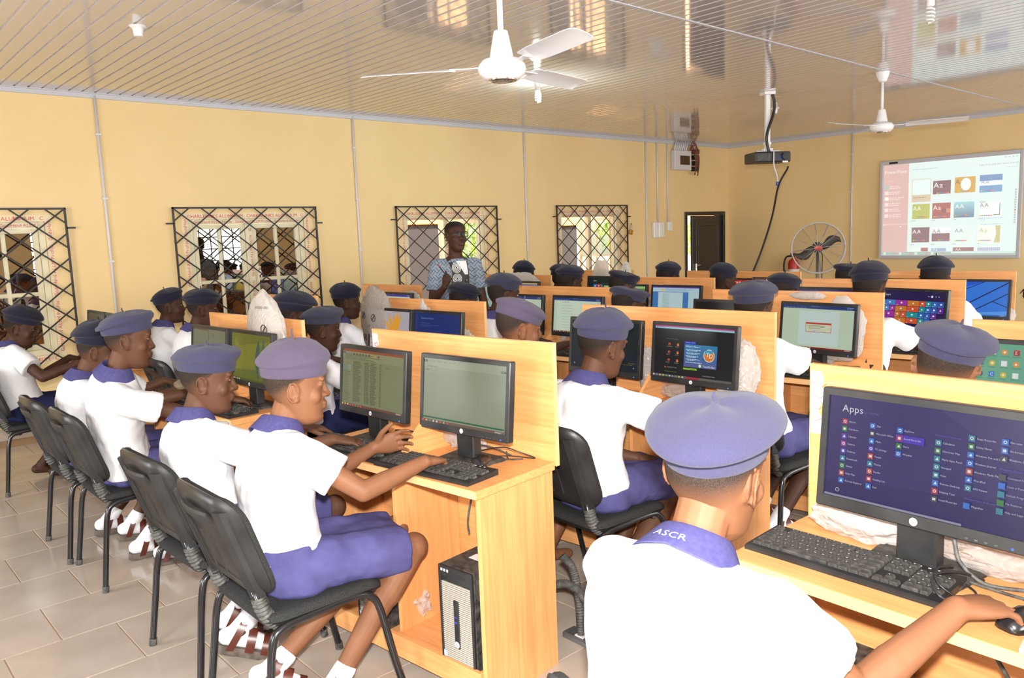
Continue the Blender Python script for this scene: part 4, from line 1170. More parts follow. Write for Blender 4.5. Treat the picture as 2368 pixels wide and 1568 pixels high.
def keyboard(loc, yaw, label, detail):
    e = empty('keyboard', loc, yaw, label, 'keyboard', 'keyboards on the desks')
    mb = MB()
    prof = [(-.078, .0), (-.078, .008), (-.072, .0115), (.060, .0185), (.074, .0195), (.074, .0)]
    mb.loft([[(x, y, z) for x, z in prof] for y in (-KW / 2, KW / 2)])
    mb.obj('keyboard_body', M['black'], e)
    sl = math.atan2(.0070, .132)
    R = Matrix.Rotation(-sl, 4, 'Y')
    ks = MB(); lg = MB(); i = 0
    for x, y, w, r in key_places():
        z = .0118 + (x + .072) * math.tan(sl)
        if detail: mobj('key', KEYM[w], e, (x, y, z), (0, -sl, 0))
        else:
            src = KEYM[w]
            ks.add([tuple(v.co) for v in src.vertices], [tuple(p.vertices) for p in src.polygons], 0, Matrix.Translation((x, y, z)) @ R)
        if w == 1 and r < 5:
            ch = LEG[i % len(LEG)]; i += 1
            vs, fs, xe = text_polys(ch, 0, 0, .0065)
            lg.add([(x + b - .001, y - a + .004, z + .0082 + (b - .001) * math.tan(sl)) for a, b in vs], [tuple(f) for f in fs])
    if not detail: setp(ks.obj('keys', M['dusty'], e), kind='stuff')
    lg.obj('key_lettering', M['labelw'], e)
    fm = MB()
    for k in range(3): fm.box(.064, -KW / 2 + .05 + k * .02, .0194, .067, -KW / 2 + .056 + k * .02, .0200)
    fm.obj('status_light', M['labelw'], e)
    return e
def mouse(loc, yaw, label):
    e = empty('mouse', loc, yaw, label, 'mouse', 'mice on the desks')
    mb = MB(); rings = []
    for t, w, h in ((-.056, .012, .012), (-.050, .024, .022), (-.03, .031, .034), (0, .031, .038), (.03, .029, .030), (.048, .025, .020), (.056, .016, .012)):
        rings.append([(t, w * math.cos(a), max(0, h * math.sin(a)) if math.sin(a) > 0 else 0) for a in [2 * PI * j / 16 for j in range(16)]])
    mb.loft(rings); mb.obj('mouse_body', M['bmetal'], e, smooth=True)
    MB().rbox(.018, -.004, .028, .042, .004, .036, .002, M=Matrix.Rotation(.22, 4, 'Y')).obj('scroll_wheel', M['rubber'], e)
    MB().box(.012, -.0006, .030, .056, .0006, .0335, M=Matrix.Rotation(.25, 4, 'Y')).obj('button_gap', M['dusty'], e)
    return e
keyboard((1.735, .79, .7505), math.radians(-1.5), 'dusty black keyboard at the right front, in front of the apps screen', True)
p, a = on_unit('r1c1', .20, .315); keyboard((p.x, p.y, .7505), a + .04, 'black keyboard under the hand of the nearest profile student, beside a mouse', True)
p, a = on_unit('r1c1', -.26, .315); keyboard((p.x, p.y, .7505), a, 'grey dusty keyboard in front of the database table screen', False)
for k, u, v, lb in (('r1c2', .22, .32, 'dusty keyboard in front of the olive leaf screen'), ('r1c2', -.24, .31, 'keyboard behind two berets, left half of the desk with the big printed bag'),
                    ('r2c1', .22, .315, 'keyboard below the testing program screen'), ('r2c1', -.27, .315, 'keyboard below the dark teal screen'),
                    ('r3c1', .21, .315, 'keyboard below the dialog box screen'), ('r3c2', .22, .32, 'keyboard below the poem screen'),
                    ('r4c1', .25, .31, 'keyboard below the start tiles screen'), ('r2c0', -.25, .31, 'keyboard below the green icon desktop'), ('r5c1', .27, .31, 'keyboard below the bright blue wallpaper')):
    p, a = on_unit(k, u, v); keyboard((p.x, p.y, .7505), a, lb, False)
keyboard((1.50, 6.26, .7505), 0, 'brown dusty keyboard on the low desk under the barred window', False)
mouse((1.70, 2.075, .7505), .35, 'black mouse right of the keyboard of the nearest profile student')
mouse((1.695, .425, .7505), -.35, 'black mouse under the hand of the student at the right front')
p, a = on_unit('r3c1', .46, .30); mouse((p.x, p.y, .7505), .1, 'black mouse beside the dialog box screen')
p, a = on_unit('r4c1', .45, .26); mouse((p.x, p.y, .7505), .1, 'black mouse beside the start tiles screen')

# ------------------------------------------------------------------ computer towers
def tower(loc, yaw, label):
    e = empty('computer_tower', loc, yaw, label, 'computer', 'computer towers under the desks')
    w, d, h = .158, .335, .345
    MB().rbox(-d / 2 + .012, -w / 2, 0, d / 2, w / 2, h, .003).obj('case', M['dusty'], e)
    fb = MB(); fx = -d / 2
    fb.rbox(fx, -w / 2, 0, fx + .012, -w / 2 + .010, h, .002); fb.rbox(fx, w / 2 - .010, 0, fx + .012, w / 2, h, .002)
    fb.rbox(fx, -w / 2 + .01, 0, fx + .012, w / 2 - .01, .012, .002); fb.rbox(fx, -w / 2 + .01, h - .05, fx + .012, w / 2 - .01, h, .002)
    fb.obj('front_panel', M['black'], e)
    sm = MB(); sm.rbox(-.003, -w / 2 + .011, -.0022, .003, w / 2 - .011, .0022, .0008); sme = sm.mesh('grille_slat', mat('grey_beige_slat', (.42, .39, .33), .4))
    for k in range(39): mobj('grille_slat', sme, e, (fx + .005, 0, .016 + k * .0071))
    MB().rbox(fx - .002, -.012, .065, fx + .008, .012, .235, .003).obj('control_strip', M['black'], e)
    MB().rbox(fx - .001, -w / 2 + .025, h - .030, fx + .004, w / 2 - .012, h - .018, .001).obj('disc_drive', M['blackm'], e)
    mb = MB()
    for k in range(2): mb.box(fx - .003, -.006, .155 + k * .018, fx - .0015, .006, .162 + k * .018)
    mb.obj('usb_port', M['blue'], e)
    mb = MB()
    for k in range(3): mb.box(fx - .0008, w / 2 - .022 - k * .014, h - .020, fx + .001, w / 2 - .014 - k * .014, h - .010)
    mb.obj('front_sticker', M['labelw'], e)
    dd = MB(); t = MB(); hp_mark(dd, t, .0115, Matrix.Translation((fx - .0024, 0, .080))); dd.obj('logo_badge', M['labelw'], e); t.obj('logo_letters', M['blackm'], e)
    MB().box(fx - .001, w / 2 - .026, .022, fx + .001, w / 2 - .012, .042).obj('processor_sticker', mat('pale_blue_sticker', (.45, .6, .8), .4), e)
    MB().box(-.07, -w / 2 + .02, h, -.03, w / 2 - .05, h + .0008).obj('top_label', M['labelw'], e)
    return e
p, a = on_unit('r1c1', .345, .215); tower((p.x, p.y, .107), a, 'black computer tower with grey slatted front in the open shelf of the nearest desk')
p, a = on_unit('r1c1', -.12, .215); tower((p.x, p.y, .107), a, 'dark computer tower behind the knees of the nearest students')
p, a = on_unit('r1c0', -.42, .215); tower((p.x, p.y, .107), a, 'dusty computer tower below the large apps screen')
for k, u, lb in (('r1c2', .345, 'black computer tower under the desk with the big printed bag'), ('r2c1', -.40 + .3, 'black computer tower in the shadow under the dark teal screen'), ('r3c1', .345, 'black computer tower under the dialog box screen')):
    p, a = on_unit(k, u, .215); tower((p.x, p.y, .107), a, lb)

# ------------------------------------------------------------------ chairs
def rrect(w, h, r, n=5):
    pts = []
    for cx, cy, a0 in ((w - r, h - r, 0), (-w + r, h - r, PI / 2), (-w + r, -h + r, PI), (w - r, -h + r, 1.5 * PI)):
        for k in range(n + 1):
            a = a0 + PI / 2 * k / n; pts.append((cx + r * math.cos(a), cy + r * math.sin(a)))
    return pts
def pad(parent, name, w, h, r, layers, fn, material):
    """stack of rounded rectangles (offset, inset), mapped to 3D by fn(u, v, t)"""
    mb = MB(); rings = []
    for t, ins in layers: rings.append([fn(u, v, t) for u, v in rrect(w - ins, h - ins, max(.01, r - ins))])
    mb.loft(rings, True)
    return mb.obj(name, material, parent, smooth=False, auto=50)
def chair_pattern():
    e = empty('chair_pattern')
    def seat(u, v, t): return (v, u, .425 + t + .012 * (u / .21) ** 2 - (.02 * max(0, (v - .12) / .09) ** 2))
    pad(e, 'seat', .212, .208, .06, [(-.028, .012), (-.02, 0), (-.006, 0), (.004, .010), (.007, .035), (.008, .09)], seat, M['fabric'])
    pad(e, 'seat_pan', .205, .20, .06, [(-.044, .03), (-.038, .006), (-.026, .0)], seat, M['blackm'])
    def back(u, v, t):
        z = .655 + v; x = -.225 - .13 * (v + .16) / .32 * .80 + .05 * (u / .205) ** 2
        return (x + t, u, z)
    pad(e, 'backrest_cushion', .205, .168, .075, [(.0, .002), (.012, .0), (.024, .004), (.031, .018), (.033, .05)], back, M['fabric'])
    pad(e, 'backrest_shell', .207, .170, .075, [(-.020, .055), (-.018, .030), (-.010, .008), (.001, .0), (.005, .002)], back, M['black'])
    for s in (-1, 1):
        mb = MB(); mb.loft([[back(s * (.165 + a), v, b) for a, b in ((-.022, -.016), (-.014, -.034), (.010, -.030), (.018, -.008))] for v in (-.18, -.12, -.04, .04, .10, .13)], True)
        mb.obj('shell_wing', M['black'], e, auto=40)
    for k in range(4):
        mb = MB(); mb.loft([[back(u + du, v, -.0215 + dt) for du, dt in ((-.004, 0), (0, -.003), (.004, 0))] for u, v in ((-.075 + .05 * k, -.11), (-.075 + .05 * k, .05))], True)
        mb.obj('shell_rib', M['black'], e)
    mb = MB(); mb.loft([[back(u, v, t) for v, t in ((.075, -.019), (.085, -.024), (.105, -.024), (.115, -.019))] for u in (-.10, -.05, 0, .05, .10)], True); mb.obj('shell_handle', M['blackm'], e)
    for s in (-1, 1):
        mb = MB(); path = bez([(-.245, s * .225, .008), (-.222, s * .214, .19), (-.200, s * .206, .345), (-.165, s * .203, .392), (-.05, s * .203, .403), (.10, s * .203, .405), (.15, s * .203, .385), (.178, s * .206, .33), (.215, s * .214, .16), (.25, s * .225, .008)], 54)
        mb.tube(path, .0125, 10); mb.obj('leg_frame', M['bmetal'], e, smooth=True)
        for fx, fy in ((-.2455, s * .2255), (.2505, s * .2255)):
            MB().cyl((fx, fy, 0), (fx * .985, fy * .99, .028), .015, n=10).obj('foot_cap', M['rubber'], e)
        mb = MB(); mb.tube([(-.10, s * .165, .395), (-.17, s * .165, .40), (-.205, s * .165, .44), (-.225, s * .165, .52)], .010, 8); mb.obj('back_upright', M['bmetal'], e, smooth=True)
        mb = MB(); P = bez([(-.125, s * .167, .392), (-.165, s * .167, .402), (-.200, s * .167, .445), (-.214, s * .167, .495)], 56)
        mb.tube(P, [.0205 + .0042 * math.sin(k * 1.55) for k in range(len(P))], 12); mb.obj('bellows_sleeve', M['rubber'], e, smooth=True)
    for x in (-.13, .12):
        MB().cyl((x, -.2, .388), (x, .2, .388), .010, n=8).obj('cross_bar', M['bmetal'], e)
    return e
CH0 = chair_pattern()
CHAIRS = [
    (1.13, 2.36, 0, 'black stacking chair of the nearest profile student, back worn along its top'), (1.13, 2.93, 2, 'black stacking chair second from the front, its left leg free on the floor'),
    (1.13, 4.03, 0, 'black stacking chair of the broad shouldered student under the navy beret'), (1.10, 4.52, 0, 'black stacking chair fourth from the front, close to the leftmost pair'),
    (1.10, 6.05, 0, 'black chair at the left edge, beneath the student by the barred window'),
    (2.36, 2.13, -3, 'black chair right of the nearest desk, turned to the dark teal screen'), (2.36, 2.66, 3, 'black chair hidden behind the nearest board, under the purple beret'),
    (2.22, 4.17, 0, 'black chair under the student with the striped sailor collar'), (2.15, 4.62, 5, 'black chair behind the printed bag'),
    (1.98, 5.42, 0, 'black chair back behind the low desk, under the right one of two thin boys'), (1.98, 5.98, 0, 'black chair back under the left one of two thin boys by the closed window'),
    (3.47, 1.98, -6, 'black chair seen below the large bleached board, beside a socked foot'), (2.56, .88, 0, 'black chair beyond the large purple screen'), (1.15, .72, 0, 'black chair of the nearest student with the name on the collar'),
    (3.02, 5.22, 0, 'black chair of the student below the white conduit pipe'), (4.5, 1.96, 0, 'black chair with a rounded back below the start tiles screen')]
for i, (x, y, a, lb) in enumerate(CHAIRS):
    o = copy_tree(CH0)
    o.name = 'chair'; o.location = (x, y, 0); o.rotation_euler = (0, 0, math.radians(a))
    setp(o, lb, 'chair', 'black stacking chairs')
remove_tree(CH0)
# ------------------------------------------------------------------ people
HT = [  # head table: z, front x, back x, half width (metres, head height .23)
    (-.116, .058, .012, .022), (-.106, .078, -.002, .036), (-.092, .086, -.018, .047), (-.070, .084, -.034, .055), (-.048, .086, -.052, .061), (-.030, .086, -.070, .066),
    (-.008, .083, -.088, .0695), (.012, .079, -.096, .0715), (.028, .081, -.100, .073), (.042, .087, -.102, .074), (.060, .084, -.101, .0735), (.078, .074, -.094, .069), (.094, .055, -.078, .057), (.106, .030, -.052, .038), (.113, .004, -.022, .014)]
_hz = [h[0] for h in HT]
def head_pt(z, ph, off=0.0):
    xf = float(np.interp(z, _hz, [h[1] for h in HT])); xb = float(np.interp(z, _hz, [h[2] for h in HT])); w = float(np.interp(z, _hz, [h[3] for h in HT]))
    cx = (xf + xb) / 2 - .006; c, s = math.cos(ph), math.sin(ph)
    ax = (xf - cx) if c > 0 else (cx - xb)
    r = (abs(c) ** 2.25 + abs(s) ** 2.25) ** (-1 / 2.25)
    return Vector((cx + (ax + off) * c * r, (w + off) * s * r, z))
def add_head(mb, c, R, s, detail=True):
    N = 28
    def T(p): return tuple(c + R @ (Vector(p) * s))
    mb.loft([[T(head_pt(h[0], 2 * PI * j / N)) for j in range(N)] for h in HT], True)
    def E(p, r, rot=None): mb.ell(c + R @ (Vector(p) * s), tuple(q * s for q in r), R @ rot if rot is not None else R, 12, 8)
    # nose
    a = [(.077, 0, .028), (.083, 0, .010), (.091, 0, -.008), (.0955, 0, -.0165)]
    for i in range(3): mb.cap(T(a[i]), T(a[i + 1]), (.0080, .0088, .0105)[i] * s, (.0088, .0105, .0122)[i] * s, 10)
    for y in (-.0135, .0135): E((.0875, y * 1.12, -.018), (.0105, .0092, .0082))
    # lips, chin, brow, cheeks
    E((.0875, 0, -.0445), (.0100, .026, .0070)); E((.0860, 0, -.0570), (.0100, .0225, .0078)); E((.072, 0, -.090), (.016, .026, .019))
    for y in (-.030, .030):
        E((.0765, y, .036), (.0095, .022, .0075)); E((.0555, y * 1.22, -.020), (.022, .027, .028))
        if detail: E((.0705, y, .0185), (.0115, .0165, .0100))
    # ears
    for y in (-1, 1):
        t = Matrix.Rotation(y * -.42, 3, 'Z') @ Matrix.Rotation(-.16, 3, 'Y')
        o = Vector((-.008, y * .0765, -.002))
        P = []
        for k in range(15):
            an = math.radians(-110 + k * 21); P.append(c + R @ ((o + t @ Vector((-.004 + .0175 * math.cos(an) * (-1), y * .005, .0310 * math.sin(an) * 1.0))) * s))
        mb.tube(P, .0040 * s, 8)
        mb.ell(c + R @ ((o + t @ Vector((-.001, -y * .0065, .0))) * s), (.0165 * s, .0042 * s, .028 * s), R @ t, 12, 8)
        mb.ell(c + R @ ((o + t @ Vector((.006, y * .0015, -.026))) * s), (.0085 * s, .0055 * s, .0105 * s), R @ t, 10, 6)
        mb.ell(c + R @ ((o + t @ Vector((.013, -y * .001, -.002))) * s), (.006 * s, .006 * s, .014 * s), R @ t, 10, 6)
def hair_mesh(c, R, s, off=.0035, top=.1125):
    mb = MB(); fades = []; NP, NT = 40, 14
    def zh(ph):
        d = abs((math.degrees(ph) + 180) % 360 - 180)
        return float(np.interp(d, [0, 40, 62, 80, 92, 118, 150, 180], [.070, .066, .050, .018, .006, -.030, -.052, -.054]))
    rings = []
    for k in range(NT + 1):
        ring = []; fades += [min(1.0, k / NT * 3.2) ** .8] * NP
        for j in range(NP):
            ph = 2 * PI * j / NP; z0 = zh(ph); z = z0 + (max(top, z0 + .004) - z0) * (k / NT) ** .85
            o = off * min(1, k / 2.0 + .25)
            ring.append(tuple(c + R @ ((head_pt(z, ph, o) + Vector((0, 0, o * .8 if z > .09 else 0))) * s)))
        rings.append(ring)
    mb.loft(rings, False)
    if top > .1: mb.add([tuple(c + R @ (Vector((-.008, 0, .1165)) * s))] + rings[-1], [(0, 1 + j, 1 + (j + 1) % NP) for j in range(NP)]); fades += [1.0] * (len(mb.v) - len(fades))
    mb.fades = fades
    return mb
def hair_obj(mb, material, parent):
    me = mb.mesh('hair', material, True)
    a = me.attributes.new('fade', 'FLOAT', 'POINT'); a.data.foreach_set('value', (mb.fades + [1.0] * len(me.vertices))[:len(me.vertices)])
    return mobj('hair', me, parent)
def beret_mesh(c, R, s, over=1.24, dome=.045, pitch=-.12, roll=0.0, lift=.010, seed=0, stalk=True, base=.046, lip=1.0, sl=.021):
    """felt beret: band, overhanging rim, soft dome, short stalk"""
    rn = random.Random(seed); mb = MB(); N = 44
    prof = [(1.00, -.004), (1.03, .000), (1.045, .012), (1.05, .024), (1.07, .031), (1 + (over - 1) * .72, .034 + .001 * lip), (over * .985, .039), (over, .0455), (over * .985, .052), (over * .93, .056 + dome * .10),
            (over * .82, .057 + dome * .36), (over * .64, .057 + dome * .70), (over * .44, .057 + dome * .90), (over * .24, .057 + dome * .98), (over * .08, .057 + dome)]
    ax, ay = .0985, .0815
    Q = Matrix.Rotation(pitch, 3, 'Y') @ Matrix.Rotation(roll, 3, 'X')
    ph0 = [rn.uniform(0, 6.28) for _ in range(4)]
    rings = []
    for k, (q, z) in enumerate(prof):
        ring = []
        for j in range(N):
            p = 2 * PI * j / N
            big = max(0.0, min(1.0, (q - 1.05) / max(.05, over - 1.05))) if k < 9 else (1 if k < 10 else .5 * q)
            wob = .010 * big * (math.sin(2 * p + ph0[0]) + .5 * math.sin(3 * p + ph0[1])) * .6
            dz = lift * big * math.cos(p) + .006 * big * math.sin(2 * p + ph0[2]) + (.004 * math.sin(3 * p + ph0[3]) if k >= 9 else 0)
            q2 = q * (1 + wob * 2.2)
            ring.append(tuple(c + R @ (Vector((-.010, 0, base)) * s + Q @ Vector((q2 * ax * math.cos(p), q2 * ay * math.sin(p), z + dz)) * s)))
        rings.append(ring)
    mb.loft(rings, True)
    if stalk:
        z = .055 + dome
        mb.tube([tuple(c + R @ (Vector((-.010, 0, base)) * s + Q @ Vector((x, 0, zz)) * s)) for x, zz in ((0, z - .004), (.001, z + .004), (-.003, z + sl * .75), (-.001, z + sl))], [.0055 * s, .0036 * s, .003 * s, .0022 * s], 8)
    return mb
def add_hand(mb, w, f, n, side, s, curl=(25, 40, 25), spread=1.0, thumb=(.6, .75, .25)):
    """w wrist, f finger direction, n palm normal, side +1 right hand"""
    f = Vector(f).normalized(); n = Vector(n); n = (n - f * n.dot(f)).normalized(); t = f.cross(n) * side
    L = .085 * s
    secs = [(-.012, .024, .019), (.012, .027, .019), (.04, .037, .0175), (.066, .041, .0155), (.086, .039, .0125)]
    rings = []
    for d, a, b in secs:
        cc = w + f * d * s
        rings.append([tuple(cc + t * (a * s * math.cos(p)) + n * (b * s * math.sin(p))) for p in [2 * PI * k / 14 for k in range(14)]])
    mb.loft(rings, True)
    for i, (o, ln, r) in enumerate(((.0295, .067, .0086), (.0100, .075, .0090), (-.0105, .070, .0086), (-.0290, .054, .0076))):
        d = (f + t * (.16 - .11 * i) * spread * .9).normalized(); p = w + f * (L - .004 - (.006 if i == 3 else 0)) + t * o * s + n * (-.001)
        ang = 0.0
        for k, (fr, rr) in enumerate(((.45, 1.0), (.30, .92), (.25, .84))):
            ang += math.radians(curl[k] * (1 + .08 * i)); dd = d * math.cos(ang) + n * math.sin(ang)
            q = p + dd * ln * fr * s * 1.05
            mb.cap(p, q, r * rr * s, r * (rr - .07) * s, 10); p = q
    d0 = (f * thumb[0] + t * thumb[1] + n * thumb[2]).normalized(); p = w + f * .022 * s + t * .022 * s + n * .004
    q = p + d0 * .040 * s; mb.cap(p, q, .0135 * s, .0112 * s, 10)
    d1 = (d0 + f * .55).normalized(); q2 = q + d1 * .030 * s; mb.cap(q, q2, .0108 * s, .0098 * s, 10)
    d2 = (d1 + f * .25).normalized(); mb.cap(q2, q2 + d2 * .022 * s, .0098 * s, .0078 * s, 10)
def ik(S, Wt, l1, l2, pole):
    d = Wt - S; D = d.length
    if D > (l1 + l2) * .985:
        k = D / ((l1 + l2) * .985); l1 *= k; l2 *= k
    a = (l1 * l1 - l2 * l2 + D * D) / (2 * D); h = math.sqrt(max(0, l1 * l1 - a * a))
    u = d / D; p = Vector(pole); p = (p - u * p.dot(u)).normalized()
    return S + u * a + p * h
def add_arm(mb, S, E, Wt, s):
    mb.cap(S, E, .043 * s, .034 * s); mb.cap(E, E + (Wt - E) * .35, .0345 * s, .0345 * s); mb.cap(E + (Wt - E) * .30, Wt, .0345 * s, .0235 * s)
def add_leg(mb, H, K, A, s, toe, shod=False):
    mb.cap(H, K, .072 * s, .052 * s); mb.ell(K + Vector((.006, 0, .004)), (.052 * s,) * 3)
    mb.cap(K, K + (A - K) * .35, .050 * s, .050 * s); mb.cap(K + (A - K) * .32 + Vector((-.008, 0, 0)), A, .049 * s, .030 * s)
    mb.ell(A, (.033 * s,) * 3); f = Vector(toe)
    mb.cap(A + Vector((0, 0, -.030)) - f * .030 * s, A + Vector((0, 0, -.040)) + f * .105 * s, .024 * s, .020 * s) if shod else mb.cap(A + Vector((0, 0, -.030)) - f * .035 * s, A + Vector((0, 0, -.042)) + f * .12 * s, .031 * s, .024 * s)
def add_shoe(parent, A, toe, s, KN):
    f = Vector(toe).normalized(); sd = f.cross(Vector((0, 0, 1))).normalized(); up = sd.cross(f)
    base = A + up * (-.075 * s)
    def T(x, y, z): return tuple(base + f * x * s + sd * y * s + up * z * s)
    out = [(-.075, .0), (-.068, .024), (-.03, .033), (.03, .034), (.09, .044), (.135, .040), (.165, .018), (.168, 0), (.165, -.02), (.13, -.040), (.085, -.042), (.03, -.032), (-.03, -.032), (-.068, -.024)]
    mb = MB(); mb.loft([[T(x * q, y * q, z) for x, y in out] for z, q in ((-.014, .97), (-.008, 1), (.014, 1), (.018, .98))]); mb.obj('sandal_sole', M['sole'], parent)
    mb = MB()
    def strap(x0, x1, hgt, wid, lean=0):
        rings = []
        for k in range(17):
            p = PI * k / 16
            rings.append([T(x + lean * math.sin(p), wid * math.cos(p) * q, .010 + hgt * math.sin(p) * q) for x, q in ((x0, 1.0), (x1, 1.0), (x1, 1.07), (x0, 1.07))])
        mb.loft(rings)
    strap(.095, .120, .058, .044); strap(.035, .068, .074, .042); strap(-.036, -.008, .108, .042, .035)
    mb.obj('sandal_strap', M['strap'], parent, auto=45)
    mb = MB()
    mb.cap(Vector(T(-.042, 0, .046)), Vector(T(.06, 0, .044)), .034 * s, .034 * s); mb.cap(Vector(T(.06, 0, .044)), Vector(T(.135, .002, .036)), .034 * s, .026 * s); mb.cap(Vector(T(-.020, 0, .05)), A + (KN - A).normalized() * .055 * s, .037 * s, .0385 * s)
    mobj('sock', fuse(mb, .007, 'sock', M['sock'], 3), parent)

def collar_mesh(c, ax, lat, s, big=1.0, stripes=False):
    """turned down collar round the neck: c neck base, ax neck axis, lat sideways axis"""
    fw = lat.cross(ax).normalized() * 1.0
    N = 36; prof = [(.054, .020, 0), (.0555, .034, 0), (.060, .040, .1), (.066, .036, .3), (.078, .018, .7), (.094 * big, -.006, 1.0), (.0935 * big, -.009, 1.0), (.076, .012, .7), (.064, .026, .3), (.058, .02, .1)]
    a0 = math.radians(34); rings = []
    for k in range(N + 1):
        a = a0 + (2 * PI - 2 * a0) * k / N; ring = []
        edge = max(0, 1 - min(k, N - k) / 5.0)
        for r, z, w in prof:
            rr = r * (1 + .10 * w * abs(math.sin(a))) + .012 * edge * w; zz = z - (.030 * w * edge) - .020 * w * max(0, math.cos(a)) - .016 * w * abs(math.sin(a))
            ring.append(tuple(c + (fw * math.cos(a) * rr * 1.02 + lat * math.sin(a) * rr * 1.06 + ax * zz) * s))
        rings.append(ring)
    mb = MB(); mb.loft(rings, True)
    return mb

def torso_rings(P0, P1, P2, lat, s, n=15, wf=1.0, grow=0.0):
    """loft along a quadratic spine P0 (hips) P1 (control) P2 (neck base)"""
    T_ = [0, .08, .22, .38, .55, .68, .78, .86, .92, .965, 1.0]
    W_ = [.150, .158, .142, .140, .154, .166, .170, .160, .128, .088, .056]
    D_ = [.105, .112, .098, .094, .102, .104, .098, .086, .074, .062, .052]
    rings = []; N = 26
    for k in range(n + 1):
        t = k / n; p = P0 * (1 - t) ** 2 + P1 * 2 * t * (1 - t) + P2 * t * t
        d = ((P1 - P0) * (1 - t) + (P2 - P1) * t).normalized(); fw = lat.cross(d).normalized()
        w = float(np.interp(t, T_, W_)) * s * wf + grow; dd = float(np.interp(t, T_, D_)) * s + grow
        rings.append([tuple(p + lat * w * math.copysign(abs(math.cos(a)) ** .85, math.cos(a)) + fw * dd * math.copysign(abs(math.sin(a)) ** .9, math.sin(a))) for a in [2 * PI * j / N for j in range(N)]])
    return rings

def Rhead(yaw, pitch=0.0, roll=0.0):
    return Matrix.Rotation(yaw, 3, 'Z') @ Matrix.Rotation(pitch, 3, 'Y') @ Matrix.Rotation(roll, 3, 'X')

